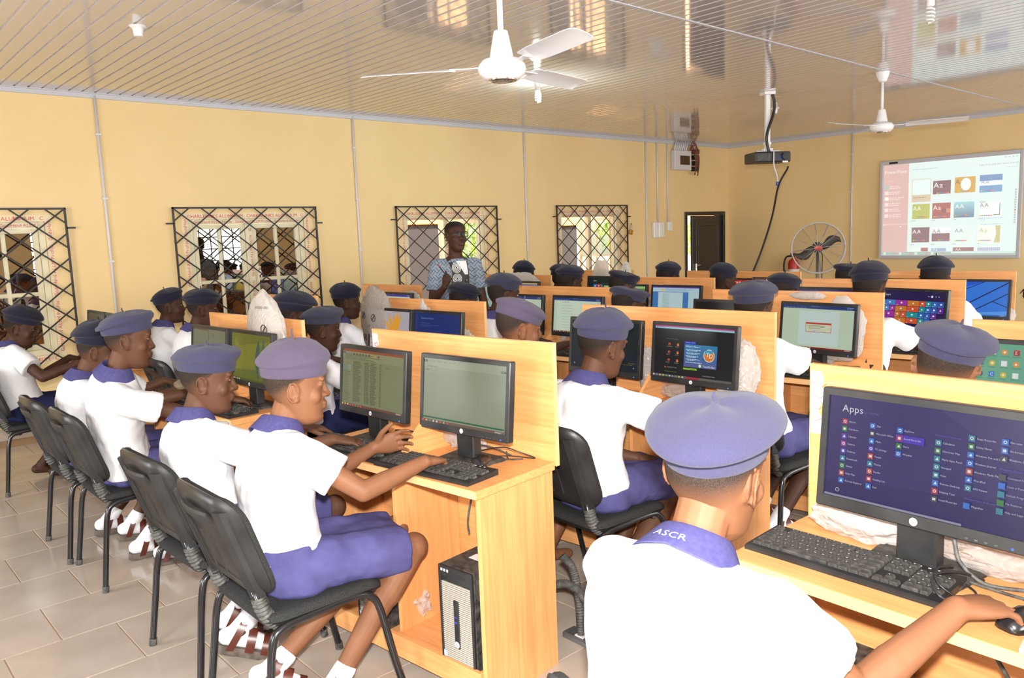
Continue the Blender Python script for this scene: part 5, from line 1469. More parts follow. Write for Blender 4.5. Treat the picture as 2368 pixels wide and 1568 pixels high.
def seated(label, seat, yaw, head, hyaw, hpitch=.12, hroll=0.0, s=.94, rw=None, lw=None, rf=(1, .1, -.25), lf=(1, -.1, -.25), rn_=(0, 0, -1), ln_=(0, 0, -1), rcurl=(18, 35, 25), lcurl=(18, 35, 25),
           rpole=(-.2, -.6, -.8), lpole=(-.2, .6, -.8), skin='skin', hair='hairfade', beret='beret', bz=None, skirt='skirt', feet=True, fa=((.10, -.085, .085), (.02, .085, .085)), toes=((1, -.1, -.12), (1, .1, -.12)),
           vox=.006, detail=True, wf=1.0, collar='navy', sleeve=.62, knees=((.385, -.10, .475), (.385, .10, .475)), sailor=False, writing=None, hunch=.03, group='students in white shirts and navy berets', hs=1.07, re=None, rspread=1.0):
    """one seated student; seat, head, wrists given in room coordinates"""
    root = Vector((seat[0], seat[1], 0)); ya = math.radians(yaw); Ri = Matrix.Rotation(-ya, 3, 'Z')
    def L(p): return Ri @ (Vector(p) - root)
    hc = L(head); Rh = Rhead(math.radians(hyaw) - ya, hpitch, hroll); S_ = s * hs
    P0 = Vector((-.035, 0, .475)); P2 = hc + Rh @ Vector((-.030, 0, -.088)) * S_ + Vector((-.020, 0, -.034)) * s
    P1 = (P0 + P2) / 2 + Vector((-hunch - .02, 0, .03))
    tw = math.atan2(hc.y - P0.y, 1.0) * 0.0
    d = (P2 - P1).normalized(); lat = Vector((0, 1, 0)); lat = (lat - d * lat.dot(d)).normalized()
    shc = P0 * .0196 + P1 * .2408 + P2 * .7396   # t = .86
    SR = shc - lat * .156 * s * wf + Vector((0, 0, -.020)); SL = shc + lat * .156 * s * wf + Vector((0, 0, -.020))
    def wrist(w, side): return L(w) if w is not None else Vector((.26, side * .10, .60))
    WR, WL = wrist(rw, -1), wrist(lw, 1)
    def dirl(v): return Ri @ Vector(v)
    ER = ik(SR, WR, .262 * s, .235 * s, dirl(rpole)); EL = ik(SL, WL, .262 * s, .235 * s, dirl(lpole))
    if re is not None: ER = L(re)
    mb = MB()
    mb.loft(torso_rings(P0, P1, P2, lat, s * .86, 12))
    mb.cap(P2 - d * .03, hc + Rh @ Vector((-.022, 0, -.055)) * S_, .050 * s, .047 * S_)
    add_head(mb, hc, Rh, S_, detail)
    add_arm(mb, SR, ER, WR, s); add_arm(mb, SL, EL, WL, s)
    add_hand(mb, WR, dirl(rf), dirl(rn_), 1, s, rcurl, rspread); add_hand(mb, WL, dirl(lf), dirl(ln_), -1, s, lcurl)
    HR, HL = Vector((-.02, -.082, .512)), Vector((-.02, .082, .512)); KR, KL = Vector(knees[0]), Vector(knees[1]); AR, AL = Vector(fa[0]), Vector(fa[1])
    t0, t1 = Vector(toes[0]).normalized(), Vector(toes[1]).normalized()
    add_leg(mb, HR, KR, AR, s, t0, feet); add_leg(mb, HL, KL, AL, s, t1, feet)
    me = fuse(mb, vox, 'student', M[skin], 3, .45)
    o = mobj('student', me, None, root, (0, 0, ya)); setp(o, label, 'person', group)
    # shirt
    mb = MB(); mb.loft(torso_rings(P0 + Vector((0, 0, .01)), P1, P2 - d * .010, lat, s, 15, wf, .019)[1:])
    for S, E in ((SR, ER), (SL, EL)):
        e = S + (E - S) * sleeve; u = (E - S).normalized()
        mb.cap(S + (shc + Vector((0, 0, .012)) - S) * .55, S, .052 * s, .064 * s); mb.tube([S - u * .02, S + (e - S) * .5, e], [.064 * s, .068 * s, .074 * s], 16)
    hs_ = MB()
    me = fuse(mb, max(.0075, vox * 1.2), 'shirt', M['shirt'], 4, .5, FOLDS)
    mobj('shirt', me, o)
    # skirt
    mb = MB()
    mb.loft([[(P0.x + .002 + a * math.cos(q) + dx, b * math.sin(q), z) for q in [2 * PI * j / 22 for j in range(22)]] for z, a, b, dx in ((.432, .12, .165, .02), (.45, .135, .182, .01), (.50, .130, .180, 0), (.55, .118, .170, -.01), (.595, .112, .160, -.012))])
    for H, K in ((HR, KR), (HL, KL)):
        e = H + (K - H) * .94; mb.tube([H, H + (K - H) * .5, e], [.092 * s, .086 * s, .079 * s], 16)
    Km = (KR + KL) / 2; e = Km * .86 + Vector((-.02, 0, .512)) * .14
    mb.loft([[(x, Km.y * min(1, x / .2) + y * w, z0 + dz) for y, dz in ((-1, -.060), (1, -.060), (1, .066), (-1, .066))] for x, w, z0 in ((0, .10, .505), (Km.x * .55, abs(KL.y - KR.y) / 2, .505), (Km.x * .93, abs(KL.y - KR.y) / 2, .490))])
    me = fuse(mb, max(.009, vox * 1.3), 'skirt', M[skirt], 5, .5, FOLDS)
    mobj('skirt', me, o)
    hair_obj(hair_mesh(hc, Rh, S_, top=.072 if beret or vox > .009 else .1125), M['hair_' + skin], o)
    if beret:
        bk = dict(over=1.24, dome=.045, pitch=-.12, lift=.008, seed=hash(label) % 1000 if False else len(label)); bk.update(bz or {})
        beret_mesh(hc, Rh, S_, **bk).obj('beret', M[beret], o, smooth=True)
    cm = collar_mesh(P2 - d * .012, d, lat, s * 1.02, 1.0)
    cl = cm.obj('collar', M[collar], o, smooth=False, auto=35)
    if sailor:
        fw = lat.cross(d).normalized(); mb = MB(); st = MB()
        for k, (m_, q0, q1) in enumerate(((mb, .0, 1.0),)):
            rings = []
            for i in range(9):
                t = i / 8; rings.append([tuple(P2 - d * (.012 + .15 * t) * s - fw * (.060 + .045 * math.sin(t * 1.6)) * s + lat * (y * (.10 + .05 * t)) * s + fw * (.030 * abs(y) ** 2) * s) for y in [-1 + j / 6 for j in range(13)]])
            m_.loft(rings, False, closed=False)
        mobj('sailor_collar', evaluated_mesh(mb.mesh('sailor_collar', M['skirtdark']), [('SOLIDIFY', dict(thickness=.004))], 'sailor_collar'), o)
        for off in (.012, .020):
            P = []
            for y in [-1 + j / 6 for j in range(13)]:
                t = 1 - off / .15; P.append(tuple(P2 - d * (.012 + .15 * t) * s - fw * (.064 + .045 * math.sin(t * 1.6)) * s + lat * (y * (.10 + .05 * t)) * s + fw * (.030 * abs(y) ** 2) * s))
            st.tube(P, .0018, 6)
        for sy in (-1, 1):
            for off in (.88, .80):
                P = [tuple(P2 - d * (.012 + .15 * t) * s - fw * (.064 + .045 * math.sin(t * 1.6)) * s + lat * (sy * off * (.10 + .05 * t)) * s + fw * (.030 * off ** 2) * s) for t in [k / 8 for k in range(9)]]
                st.tube(P, .0018, 6)
        st.obj('white_stripes', M['labelw'], o)
    if writing:
        fw = lat.cross(d).normalized(); mb = MB(); vs, fs, xe = text_polys(writing, 0, 0, .022)
        Z = P2 - d * .012
        def wp(a, b):
            x = (a - xe / 2) ; ang = PI + (x / .080); r = .0815 * s; zz = (.006 + b * .8 - .002)
            rr = .094 * s * 1.03 - (b + .004) * .62
            return tuple(Z + fw * math.cos(ang) * rr * 1.03 + lat * math.sin(ang) * rr * 1.07 + d * zz * s)
        mb.add([wp(a, b) for a, b in vs], fs); mb.obj('collar_lettering', mat('pale_ink', (.60, .66, .85), .7), o)
    eyes = MB(); ir = MB()
    for y in (-.030, .030):
        c = hc + Rh @ (Vector((.0728, y, .0165)) * S_); eyes.ell(c, tuple(q * S_ for q in (.0090, .0115, .0042)), Rh, 14, 10); ir.ell(c + Rh @ (Vector((.0048, 0, 0)) * S_), tuple(q * S_ for q in (.0047, .0068, .0043)), Rh, 12, 8)
    eyes.obj('eye', M['eye'], o, smooth=True); ir.obj('iris', M['iris'], o, smooth=True)
    if feet:
        add_shoe(o, AR, t0, s, KR); add_shoe(o, AL, t1, s, KL)
    return o

E_ = math.radians
# nearest column -----------------------------------------------------------------
seated('nearest student in profile, faded purple beret with long stalk, typing at the spreadsheet screen', (1.13, 2.36), -11, (1.20, 2.418, 1.062), -27, .10, 0, .98,
       rw=(1.49, 2.115, .800), rf=(.93, .36, -.22), rn_=(.05, -.1, -1), rcurl=(38, 52, 30), rpole=(-.3, -.5, -.9),
       lw=(1.475, 2.405, .80), lf=(.80, -.55, .22), ln_=(-.45, -.80, -.1), lcurl=(14, 20, 12), lpole=(-.1, .6, -.8),
       skin='skin2', beret='beretp', bz=dict(over=1.17, dome=.056, pitch=-.06, lift=.006, seed=4, base=.044, sl=.034), vox=.0042, wf=1.0,
       fa=((.06, -.13, .10), (-.10, .03, .13)), toes=((.95, -.3, -.10), (.9, -.3, -.38)), knees=((.375, -.085, .475), (.385, .10, .48)))
seated('student beside the purple beret one, blue grey beret, turned to the database screen', (1.13, 2.93), -6, (1.115, 2.965, 1.035), -30, .14, 0, .97,
       rw=(1.44, 2.635, .800), rf=(.80, -.50, -.18), rcurl=(16, 26, 16), lw=(1.46, 2.90, .80), skin='skin', beret='beretl', bz=dict(over=1.22, dome=.030, pitch=-.04, lift=.016, seed=9, base=.046), vox=.005,
       fa=((-.03, -.14, .11), (.0, .03, .10)), toes=((.9, -.35, -.3), (.95, -.25, -.25)))
seated('broad shouldered student with tilted navy beret, back to the photographer, left of the front pair', (1.13, 4.03), -6, (1.12, 3.905, 1.115), -22, .12, -.10, 1.0,
       rw=(1.50, 3.76, .800), rf=(.9, -.35, -.2), lw=(1.48, 4.08, .80), skin='skin', beret='beretl', bz=dict(over=1.22, dome=.026, pitch=-.22, roll=.10, lift=.016, seed=12), vox=.006, wf=1.06)
seated('student half hidden behind a broad shouldered one, domed navy beret leaning forward', (1.10, 4.52), -4, (1.13, 4.49, 1.015), -22, .30, 0, .96,
       rw=(1.48, 4.30, .79), lw=(1.48, 4.58, .80), skin='skin', beret='beretd', bz=dict(over=1.24, dome=.060, pitch=-.16, lift=.004, seed=14), vox=.007, feet=True)
seated('barefoot student at the left edge by the barred window, reaching to the low desk', (1.10, 6.10), -4, (1.10, 6.18, 1.036), -28, .34, 0, 1.0,
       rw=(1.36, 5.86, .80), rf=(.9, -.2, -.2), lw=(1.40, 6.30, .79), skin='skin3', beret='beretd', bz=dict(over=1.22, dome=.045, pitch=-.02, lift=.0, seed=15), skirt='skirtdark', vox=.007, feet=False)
seated('nearest student from behind, round pale blue beret, bleached white shirt, letters on the collar', (1.20, .865), 2, (1.335, .883, 1.042), 2, .20, .03, 1.06,
       rw=(1.575, .505, .800), rf=(.88, -.44, -.10), rn_=(.0, .0, -1), rcurl=(14, 34, 22), rspread=1.7, rpole=(.1, -.8, -.6), lw=(1.54, 1.00, .66), lf=(1, -.1, -.2), lpole=(-.1, .25, -.9), re=(1.36, .60, .68), hs=1.10, skin='skin2', hair='hair', beret='beretl',
       bz=dict(over=1.38, dome=.034, pitch=-.40, roll=.07, lift=-.004, seed=21, base=.046, stalk=True), vox=.0042, wf=1.05, writing='ASCR', feet=False, hunch=.06)
seated('student before the dark teal screen, both ears visible, one hand in the lap', (2.36, 2.13), -6, (2.415, 2.133, 1.070), -12, .20, .04, 1.0,
       rw=(2.70, 1.90, .800), rf=(.95, -.1, -.2), rcurl=(16, 30, 20), lw=(2.58, 2.10, .575), lf=(.9, -.3, -.2), lcurl=(20, 30, 20), rpole=(.1, -.9, -.4), lpole=(-.5, .8, -.3), skin='skin', hair='hair', beret='beretl',
       bz=dict(over=1.26, dome=.048, pitch=-.10, roll=.06, lift=.010, seed=23), vox=.0055, wf=1.08, fa=((-.06, -.15, .12), (.12, .05, .09)), toes=((.55, -.35, -.75), (.9, .1, -.35)))
seated('student behind the nearest board, purple beret slid back, shaved head and one ear showing', (2.36, 2.62), 0, (2.385, 2.60, 1.118), -26, .16, 0, 1.0, rw=(2.70, 2.45, .80), lw=(2.70, 2.68, .80), skin='skin2', hair='hairfade', beret='beretp',
       bz=dict(over=1.16, dome=.022, pitch=.22, lift=-.004, seed=25), vox=.0065, feet=False)
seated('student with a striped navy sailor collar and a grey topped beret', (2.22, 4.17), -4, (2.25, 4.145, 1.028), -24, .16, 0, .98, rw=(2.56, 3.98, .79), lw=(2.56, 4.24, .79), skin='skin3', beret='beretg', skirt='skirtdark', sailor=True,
       bz=dict(over=1.26, dome=.030, pitch=-.12, lift=.014, seed=27), vox=.007, collar='skirtdark')
seated('student behind the printed plastic bag, wide dark beret with white marks', (2.15, 4.56), 0, (2.22, 4.43, 1.095), -24, .20, 0, .98, rw=(2.52, 4.34, .79), lw=(2.52, 4.56, .79), skin='skin3', beret='beretd', bz=dict(over=1.36, dome=.050, pitch=-.04, lift=.0, seed=29), vox=.0085, feet=False)
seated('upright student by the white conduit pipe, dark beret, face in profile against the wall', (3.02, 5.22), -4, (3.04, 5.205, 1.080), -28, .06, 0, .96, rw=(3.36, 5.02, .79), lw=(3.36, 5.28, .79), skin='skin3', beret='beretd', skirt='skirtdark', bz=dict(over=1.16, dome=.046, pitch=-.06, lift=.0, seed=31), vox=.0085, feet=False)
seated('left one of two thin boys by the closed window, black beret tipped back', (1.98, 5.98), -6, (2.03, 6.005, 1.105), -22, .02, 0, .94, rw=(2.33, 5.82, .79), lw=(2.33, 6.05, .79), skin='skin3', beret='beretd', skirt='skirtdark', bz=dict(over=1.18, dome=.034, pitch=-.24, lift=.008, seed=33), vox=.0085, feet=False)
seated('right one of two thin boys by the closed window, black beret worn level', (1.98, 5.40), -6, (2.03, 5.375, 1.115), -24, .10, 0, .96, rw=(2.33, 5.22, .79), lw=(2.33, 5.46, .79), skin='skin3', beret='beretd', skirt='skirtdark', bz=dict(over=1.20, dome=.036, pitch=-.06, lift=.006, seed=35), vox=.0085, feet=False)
seated('student hidden to the brow behind the bleached board, large purple beret with a creased edge', (2.56, .88), 0, (2.58, .882, 1.080), 4, .30, .10, 1.0, rw=(2.88, .70, .79), lw=(2.88, .98, .79), skin='skin2', hair='hair', beret='beretl', bz=dict(over=1.30, dome=.030, pitch=-.26, roll=.20, lift=.010, seed=37), vox=.0065, feet=False)
seated('student before the dialog box screen, round beret from behind, white sleeve beside the bleached board', (3.47, 2.02), -8, (3.53, 2.11, 1.120), -4, .16, 0, 1.0, rw=(3.86, 1.86, .80), lw=(3.84, 2.12, .80), rpole=(.1, -.9, -.4), skin='skin3', hair='hair', beret='beret',
       bz=dict(over=1.30, dome=.034, pitch=-.20, lift=.0, seed=39), vox=.0065, wf=1.05, fa=((-.02, -.10, .10), (.08, .08, .09)))
near_u = seated('student before the start tiles screen, white sleeve bent to the keyboard, pointed beret stalk', (4.50, 1.99), -6, (4.58, 1.992, 1.150), -4, .14, 0, 1.0, rw=(4.90, 1.82, .80), lw=(4.88, 2.06, .80), rpole=(.1, -.9, -.4), skin='skin3', hair='hair', beret='beretd',
       bz=dict(over=1.22, dome=.050, pitch=-.06, roll=-.12, lift=.004, seed=41), vox=.008, feet=False)

# farther students share the body of a pattern and differ in place, size, turn and beret
pat = seated('student in the third row of whom only the flat beret top shows', (3.45, 2.80), -4, (3.48, 2.866, 1.105), -18, .16, 0, .97, rw=(3.80, 2.64, .79), lw=(3.80, 2.88, .79), skin='skin3', hair='hair', beret=None, vox=.0095, feet=False, detail=False)
_ph = Matrix.Rotation(E_(4), 3, 'Z') @ (Vector((3.48, 2.866, 1.105)) - Vector((3.45, 2.80, 0)))
_pR = Rhead(E_(-18) - E_(-4), .16, 0)
FAR = [
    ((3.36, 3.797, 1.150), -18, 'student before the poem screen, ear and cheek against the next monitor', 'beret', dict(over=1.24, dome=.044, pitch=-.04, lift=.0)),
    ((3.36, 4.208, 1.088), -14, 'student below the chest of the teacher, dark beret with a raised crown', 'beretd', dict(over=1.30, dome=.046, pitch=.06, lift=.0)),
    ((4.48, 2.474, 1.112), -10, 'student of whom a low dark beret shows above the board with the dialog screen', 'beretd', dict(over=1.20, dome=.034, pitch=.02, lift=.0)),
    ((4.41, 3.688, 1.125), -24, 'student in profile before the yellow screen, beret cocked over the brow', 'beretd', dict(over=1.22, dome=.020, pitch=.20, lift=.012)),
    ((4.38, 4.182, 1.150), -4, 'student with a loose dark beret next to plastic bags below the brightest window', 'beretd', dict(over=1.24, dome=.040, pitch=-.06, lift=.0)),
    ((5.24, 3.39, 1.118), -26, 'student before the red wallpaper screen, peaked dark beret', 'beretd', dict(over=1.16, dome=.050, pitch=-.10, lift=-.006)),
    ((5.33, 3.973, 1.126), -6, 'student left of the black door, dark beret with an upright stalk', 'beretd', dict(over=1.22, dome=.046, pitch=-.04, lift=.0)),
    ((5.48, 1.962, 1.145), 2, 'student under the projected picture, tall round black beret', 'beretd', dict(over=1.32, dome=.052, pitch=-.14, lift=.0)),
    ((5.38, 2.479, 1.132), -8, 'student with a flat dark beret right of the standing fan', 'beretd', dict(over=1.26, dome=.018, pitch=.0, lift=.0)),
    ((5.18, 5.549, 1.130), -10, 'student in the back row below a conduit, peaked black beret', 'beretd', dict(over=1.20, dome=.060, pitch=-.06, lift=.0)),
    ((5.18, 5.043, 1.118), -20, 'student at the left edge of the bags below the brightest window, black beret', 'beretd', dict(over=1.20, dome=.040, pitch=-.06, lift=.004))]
def far_beret(o, m, bz, seed):
    k = dict(lift=.004, seed=seed, stalk=True); k.update(bz)
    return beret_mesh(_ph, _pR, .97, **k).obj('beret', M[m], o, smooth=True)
for i, (h, hy, lb, bm_, bz) in enumerate(FAR):
    o = copy_tree(pat); sc = h[2] / 1.105
    ya = E_(hy + 14); R_ = Matrix.Rotation(ya, 3, 'Z')
    off = R_ @ Vector((_ph.x, _ph.y, 0)) * sc
    o.location = (h[0] - off.x, h[1] - off.y, 0); o.rotation_euler = (0, 0, ya); o.scale = (sc,) * 3
    setp(o, lb, 'person')
    far_beret(o, bm_, bz, 50 + i)
far_beret(pat, 'beret', dict(over=1.30, dome=.014, pitch=.06), 49)

# teacher -----------------------------------------------------------------------
def teacher():
    root = Vector((3.925, 4.99, 0)); ya = E_(-112); hy = E_(-102); s = 1.03
    Ri = Matrix.Rotation(-ya, 3, 'Z')
    hc = Vector((.02, 0, 1.545)); Rh = Rhead(hy - ya, .03, 0)
    P0 = Vector((0, 0, .92)); P2 = Vector((-.01, 0, 1.395)); P1 = Vector((-.025, 0, 1.15)); lat = Vector((0, 1, 0)); d = (P2 - P1).normalized()
    SR = Vector((-.015, -.160, 1.318)); SL = Vector((-.015, .160, 1.318))
    WR = Vector((.225, -.165, 1.165)); ER = Vector((.03, -.215, 1.055)); WL = Vector((.10, .215, .83)); EL = Vector((.0, .205, 1.06))
    mb = MB(); mb.loft(torso_rings(P0, P1, P2, lat, s * .9, 12)); mb.cap(P2 - d * .03, hc + Rh @ Vector((-.02, 0, -.06)), .056, .053); add_head(mb, hc, Rh, 1.02, True)
    add_arm(mb, SR, ER, WR, s); add_arm(mb, SL, EL, WL, s)
    add_hand(mb, WR, (.35, .12, .85), (-.55, .80, .15), 1, 1.0, (70, 80, 45), thumb=(.75, .35, .55)); add_hand(mb, WL, (.3, 0, -.95), (.2, -.9, 0), -1, 1.0, (20, 25, 15))
    for y in (-.09, .09):
        mb.cap((0, y, .90), (.01, y * 1.05, .49), .085, .058); mb.cap((.01, y * 1.05, .49), (-.01, y * 1.1, .10), .057, .038); mb.cap((-.03, y * 1.1, .045), (.14, y * 1.25, .035), .042, .034)
    o = mobj('teacher', fuse(mb, .0065, 'teacher', M['skin3'], 3, .45), None, root, (0, 0, ya))
    setp(o, 'standing man in glasses and blue grey patterned shirt, holding a pen before a window', 'person')
    # shirt with a printed pattern
    m = mat('woven_print_shirt', (.25, .32, .42), .8, .2); n, l, b = nodes(m)
    tc = n.new('ShaderNodeTexCoord'); mp = n.new('ShaderNodeMapping'); mp.inputs['Scale'].default_value = (1, 1, 1); l.new(tc.outputs['Object'], mp.inputs['Vector'])
    sx = n.new('ShaderNodeSeparateXYZ'); l.new(mp.outputs[0], sx.inputs[0])
    def math_(op, a, b_=None):
        k = n.new('ShaderNodeMath'); k.operation = op
        for i_, q in enumerate((a, b_)):
            if q is None: continue
            if isinstance(q, (int, float)): k.inputs[i_].default_value = q
            else: l.new(q, k.inputs[i_])
        return k.outputs[0]
    # woven dashes: diagonal strips, alternating direction in a checker of cells
    u = math_('ADD', sx.outputs['Y'], math_('MULTIPLY', sx.outputs['X'], .6)); v = sx.outputs['Z']
    p1 = math_('ADD', u, v); p2 = math_('SUBTRACT', u, v)
    f1 = math_('FRACT', math_('MULTIPLY', p1, 34.0)); f2 = math_('FRACT', math_('MULTIPLY', p2, 34.0))
    ck = n.new('ShaderNodeTexChecker'); ck.inputs['Scale'].default_value = 17.0
    cb = n.new('ShaderNodeCombineXYZ'); l.new(p1, cb.inputs[0]); l.new(p2, cb.inputs[1]); l.new(cb.outputs[0], ck.inputs['Vector'])
    a1 = math_('LESS_THAN', f1, .17); a2 = math_('LESS_THAN', f2, .17)
    mx = n.new('ShaderNodeMix'); mx.data_type = 'FLOAT'; l.new(ck.outputs['Fac'], mx.inputs[0]); l.new(a1, mx.inputs[2]); l.new(a2, mx.inputs[3])
    cm = n.new('ShaderNodeMix'); cm.data_type = 'RGBA'; l.new(mx.outputs[0], cm.inputs[0]); cm.inputs[6].default_value = (.24, .29, .36, 1); cm.inputs[7].default_value = (.03, .04, .065, 1)
    l.new(cm.outputs[2], b.inputs['Base Color'])
    mb = MB(); mb.loft(torso_rings(Vector((0, 0, .80)), P1, P2 - d * .018, lat, s, 18, .90, .012))
    for S, E in ((SR, ER), (SL, EL)):
        e = S + (E - S) * .74; uu = (E - S).normalized(); mb.cap(S + (Vector((0, 0, 1.335)) - S) * .55, S, .050, .056); mb.tube([S - uu * .01, S + (e - S) * .5, e], [.054, .060, .066], 16)
    sh = fuse(mb, .0085, 'patterned_shirt', m, 4, .5); mobj('patterned_shirt', sh, o)
    # black embroidered placket with white rings, and the white vest at the neck
    bm = bmesh.new(); bm.from_mesh(sh); from mathutils.bvhtree import BVHTree
    bv = BVHTree.FromBMesh(bm)
    def onto(y, z, lift):
        h = bv.ray_cast(Vector((.6, y, z)), Vector((-1, 0, 0)))[0]
        return (h.x + lift, y, z) if h is not None else (.13 + lift, y, z)
    def patch(name, outline_fn, z0, z1, material, lift=.003, nz=26, ny=8):
        mb = MB(); rings = []
        for i in range(nz + 1):
            z = z0 + (z1 - z0) * i / nz; ya_, yb_ = outline_fn(z); rings.append([onto(ya_ + (yb_ - ya_) * j / ny, z, lift) for j in range(ny + 1)])
        mb.loft(rings, False, closed=False)
        return mobj(name, evaluated_mesh(mb.mesh(name, material), [('SOLIDIFY', dict(thickness=.003))], name), o)
    zt = 1.345
    patch('black_placket', lambda z: (-.080 + (z - 1.0) * .05, .060), .85, 1.315, M['ink'])
    patch('shoulder_braid', lambda z: (-.074 - (z - 1.30) * .10, -.045 - (z - 1.30) * .10), 1.30, 1.345, M['ink'])
    patch('white_vest', lambda z: (-.035 + (1.375 - z) * .55, .062), 1.245, 1.352, M['shirt'], .0075)
    patch('vest_border', lambda z: (.060, .072), .85, 1.35, M['ink'], .006, 26, 2)
    for sgn, nm in ((0, 'embroidered_ring'),):
        for zc in (1.30, 1.215, 1.13, 1.045, .96):
            mb = MB()
            for rr in (.034, .025, .016, .008):
                P = [onto(-.028 + rr * math.cos(a), zc + rr * math.sin(a) * 1.10, .0075) for a in [2 * PI * k / 22 for k in range(23)]]; mb.tube(P, .0026, 6)
            mb.obj(nm, M['labelw'], o)
    mb = MB()
    for zc in (1.2, 1.15, 1.10, 1.05, 1.0, .95): 
        for yy in (.022, -.062 + (zc - 1) * .03): mb.ell(onto(yy + .028 if yy > 0 else yy - .004, zc, .006), .0035, None, 8, 6)
    mb.obj('white_bead', M['labelw'], o); bm.free()
    mb = MB(); mb.loft([[(.105 * q * math.cos(a), .155 * q * math.sin(a), z) for a in [2 * PI * j / 20 for j in range(20)]] for z, q in ((.70, 1.0), (.84, 1.06), (.95, .96))])
    for y in (-.09, .09): mb.tube([(0, y, .88), (.01, y * 1.05, .49), (-.01, y * 1.1, .06)], [.098, .08, .07], 14)
    mobj('trousers', fuse(mb, .012, 'trousers', M['skirtdark'], 4, .5), o)
    hair_obj(hair_mesh(hc, Rh, 1.02, .0025), M['hair_skin3'], o)
    g = MB()
    def T(p): return tuple(hc + Rh @ (Vector(p) * 1.02))
    for y in (-.034, .034):
        P = [T((.101 - .010 * (abs(yy) / .06) ** 2, yy, zz)) for yy, zz in [(y + .0265 * math.copysign(abs(math.cos(a)) ** .75, math.cos(a)), .017 + .0205 * math.copysign(abs(math.sin(a)) ** .75, math.sin(a))) for a in [2 * PI * k / 24 for k in range(25)]]]
        g.tube(P, .0032, 8)
    g.tube([T((.1035, -.010, .022)), T((.1055, 0, .026)), T((.1035, .010, .022))], .0028, 8)
    for y in (-1, 1): g.tube([T((.096, y * .060, .026)), T((.06, y * .078, .026)), T((-.012, y * .080, .020)), T((-.03, y * .079, .0))], .0028, 8)
    g.obj('glasses_frame', M['black'], o, smooth=True)
    gl = MB()
    for y in (-.034, .034): gl.add([T((.100 - .010 * (abs(yy) / .06) ** 2, yy, zz)) for yy, zz in [(y + .024 * math.cos(a), .017 + .018 * math.sin(a)) for a in [2 * PI * k / 18 for k in range(18)]]], [tuple(range(18))])
    gl.obj('lens', M['lens'], o)
    eyes = MB(); ir = MB()
    for y in (-.030, .030):
        c = hc + Rh @ Vector((.0748, y, .0165)); eyes.ell(c, (.0095, .0120, .0046), Rh, 14, 10); ir.ell(c + Rh @ Vector((.0050, -.001, 0)), (.0050, .0072, .0048), Rh, 12, 8)
    eyes.obj('eye', M['eye'], o, smooth=True); ir.obj('iris', M['iris'], o, smooth=True)
    lp = MB(); lp.ell(hc + Rh @ Vector((.094, 0, -.0585)), (.009, .021, .0066), Rh, 12, 8); lp.obj('lower_lip', M['lip'], o, smooth=True)
    # pen in the raised hand
    Rz = Matrix.Rotation(ya, 3, 'Z')
    pp = Vector((.262, -.160, 1.235))
    a_, b_ = root + Rz @ (pp + Vector((.03, .045, -.055))), root + Rz @ (pp + Vector((-.035, -.055, .105)))
    e = empty('pen', tuple(a_), 0, 'black pen with a red end in the raised hand of the teacher', 'pen')
    mb = MB(); v = b_ - a_; mb.cyl((0, 0, 0), tuple(v * .88), .0042, n=8); mb.obj('pen_barrel', M['black'], e)
    mb = MB(); mb.cyl(tuple(v * .88), tuple(v), .0046, n=8); mb.obj('pen_cap', M['red'], e)
teacher()

# person in dark clothes cut by the right edge of the photograph
def edge_person():
    root = Vector((9.15, 2.17, 0)); ya = E_(140); mb = MB()
    P0, P1, P2 = Vector((0, 0, .90)), Vector((-.02, 0, 1.12)), Vector((0, 0, 1.36)); hc = Vector((.04, 0, 1.51)); Rh = Rhead(0, .05); lat = Vector((0, 1, 0))
    SR, SL = Vector((0, -.18, 1.29)), Vector((0, .18, 1.29)); ER, EL = Vector((-.02, -.25, 1.03)), Vector((-.02, .25, 1.03)); WR, WL = Vector((.10, -.24, .82)), Vector((.10, .24, .82))
    mb.loft(torso_rings(P0, P1, P2, lat, .9, 10)); mb.cap(P2, hc + Vector((-.02, 0, -.06)), .055, .05); add_head(mb, hc, Rh, 1.0, False); add_arm(mb, SR, ER, WR, 1); add_arm(mb, SL, EL, WL, 1)
    add_hand(mb, WR, (.3, 0, -.9), (0, 1, 0), 1, 1.0); add_hand(mb, WL, (.3, 0, -.9), (0, -1, 0), -1, 1.0)
    for y in (-.09, .09): mb.cap((0, y, .88), (.0, y, .48), .085, .058); mb.cap((0, y, .48), (-.01, y, .10), .057, .038); mb.cap((-.03, y, .045), (.14, y * 1.2, .035), .042, .034)
    o = mobj('person', fuse(mb, .011, 'person', M['skin3'], 3), None, root, (0, 0, ya)); setp(o, 'person in dark clothing cut off by the right edge of the photograph', 'person')
    mb = MB(); mb.loft(torso_rings(Vector((0, 0, .72)), P1, P2, lat, 1.0, 14, 1.1, .02))
    for S, E, W_ in ((SR, ER, WR), (SL, EL, WL)): mb.tube([S, E, E + (W_ - E) * .8], [.068, .06, .055], 14)
    mobj('dark_shirt', fuse(mb, .011, 'dark_shirt', M['ink'], 4), o)
    mb = MB()
    for y in (-.09, .09): mb.tube([(0, y, .88), (0, y, .48), (-.01, y, .06)], [.10, .08, .075], 14)
    mobj('dark_trousers', fuse(mb, .012, 'dark_trousers', M['ink'], 3), o)
    hair_obj(hair_mesh(hc, Rh, 1.0), M['hair_skin3'], o)
edge_person()
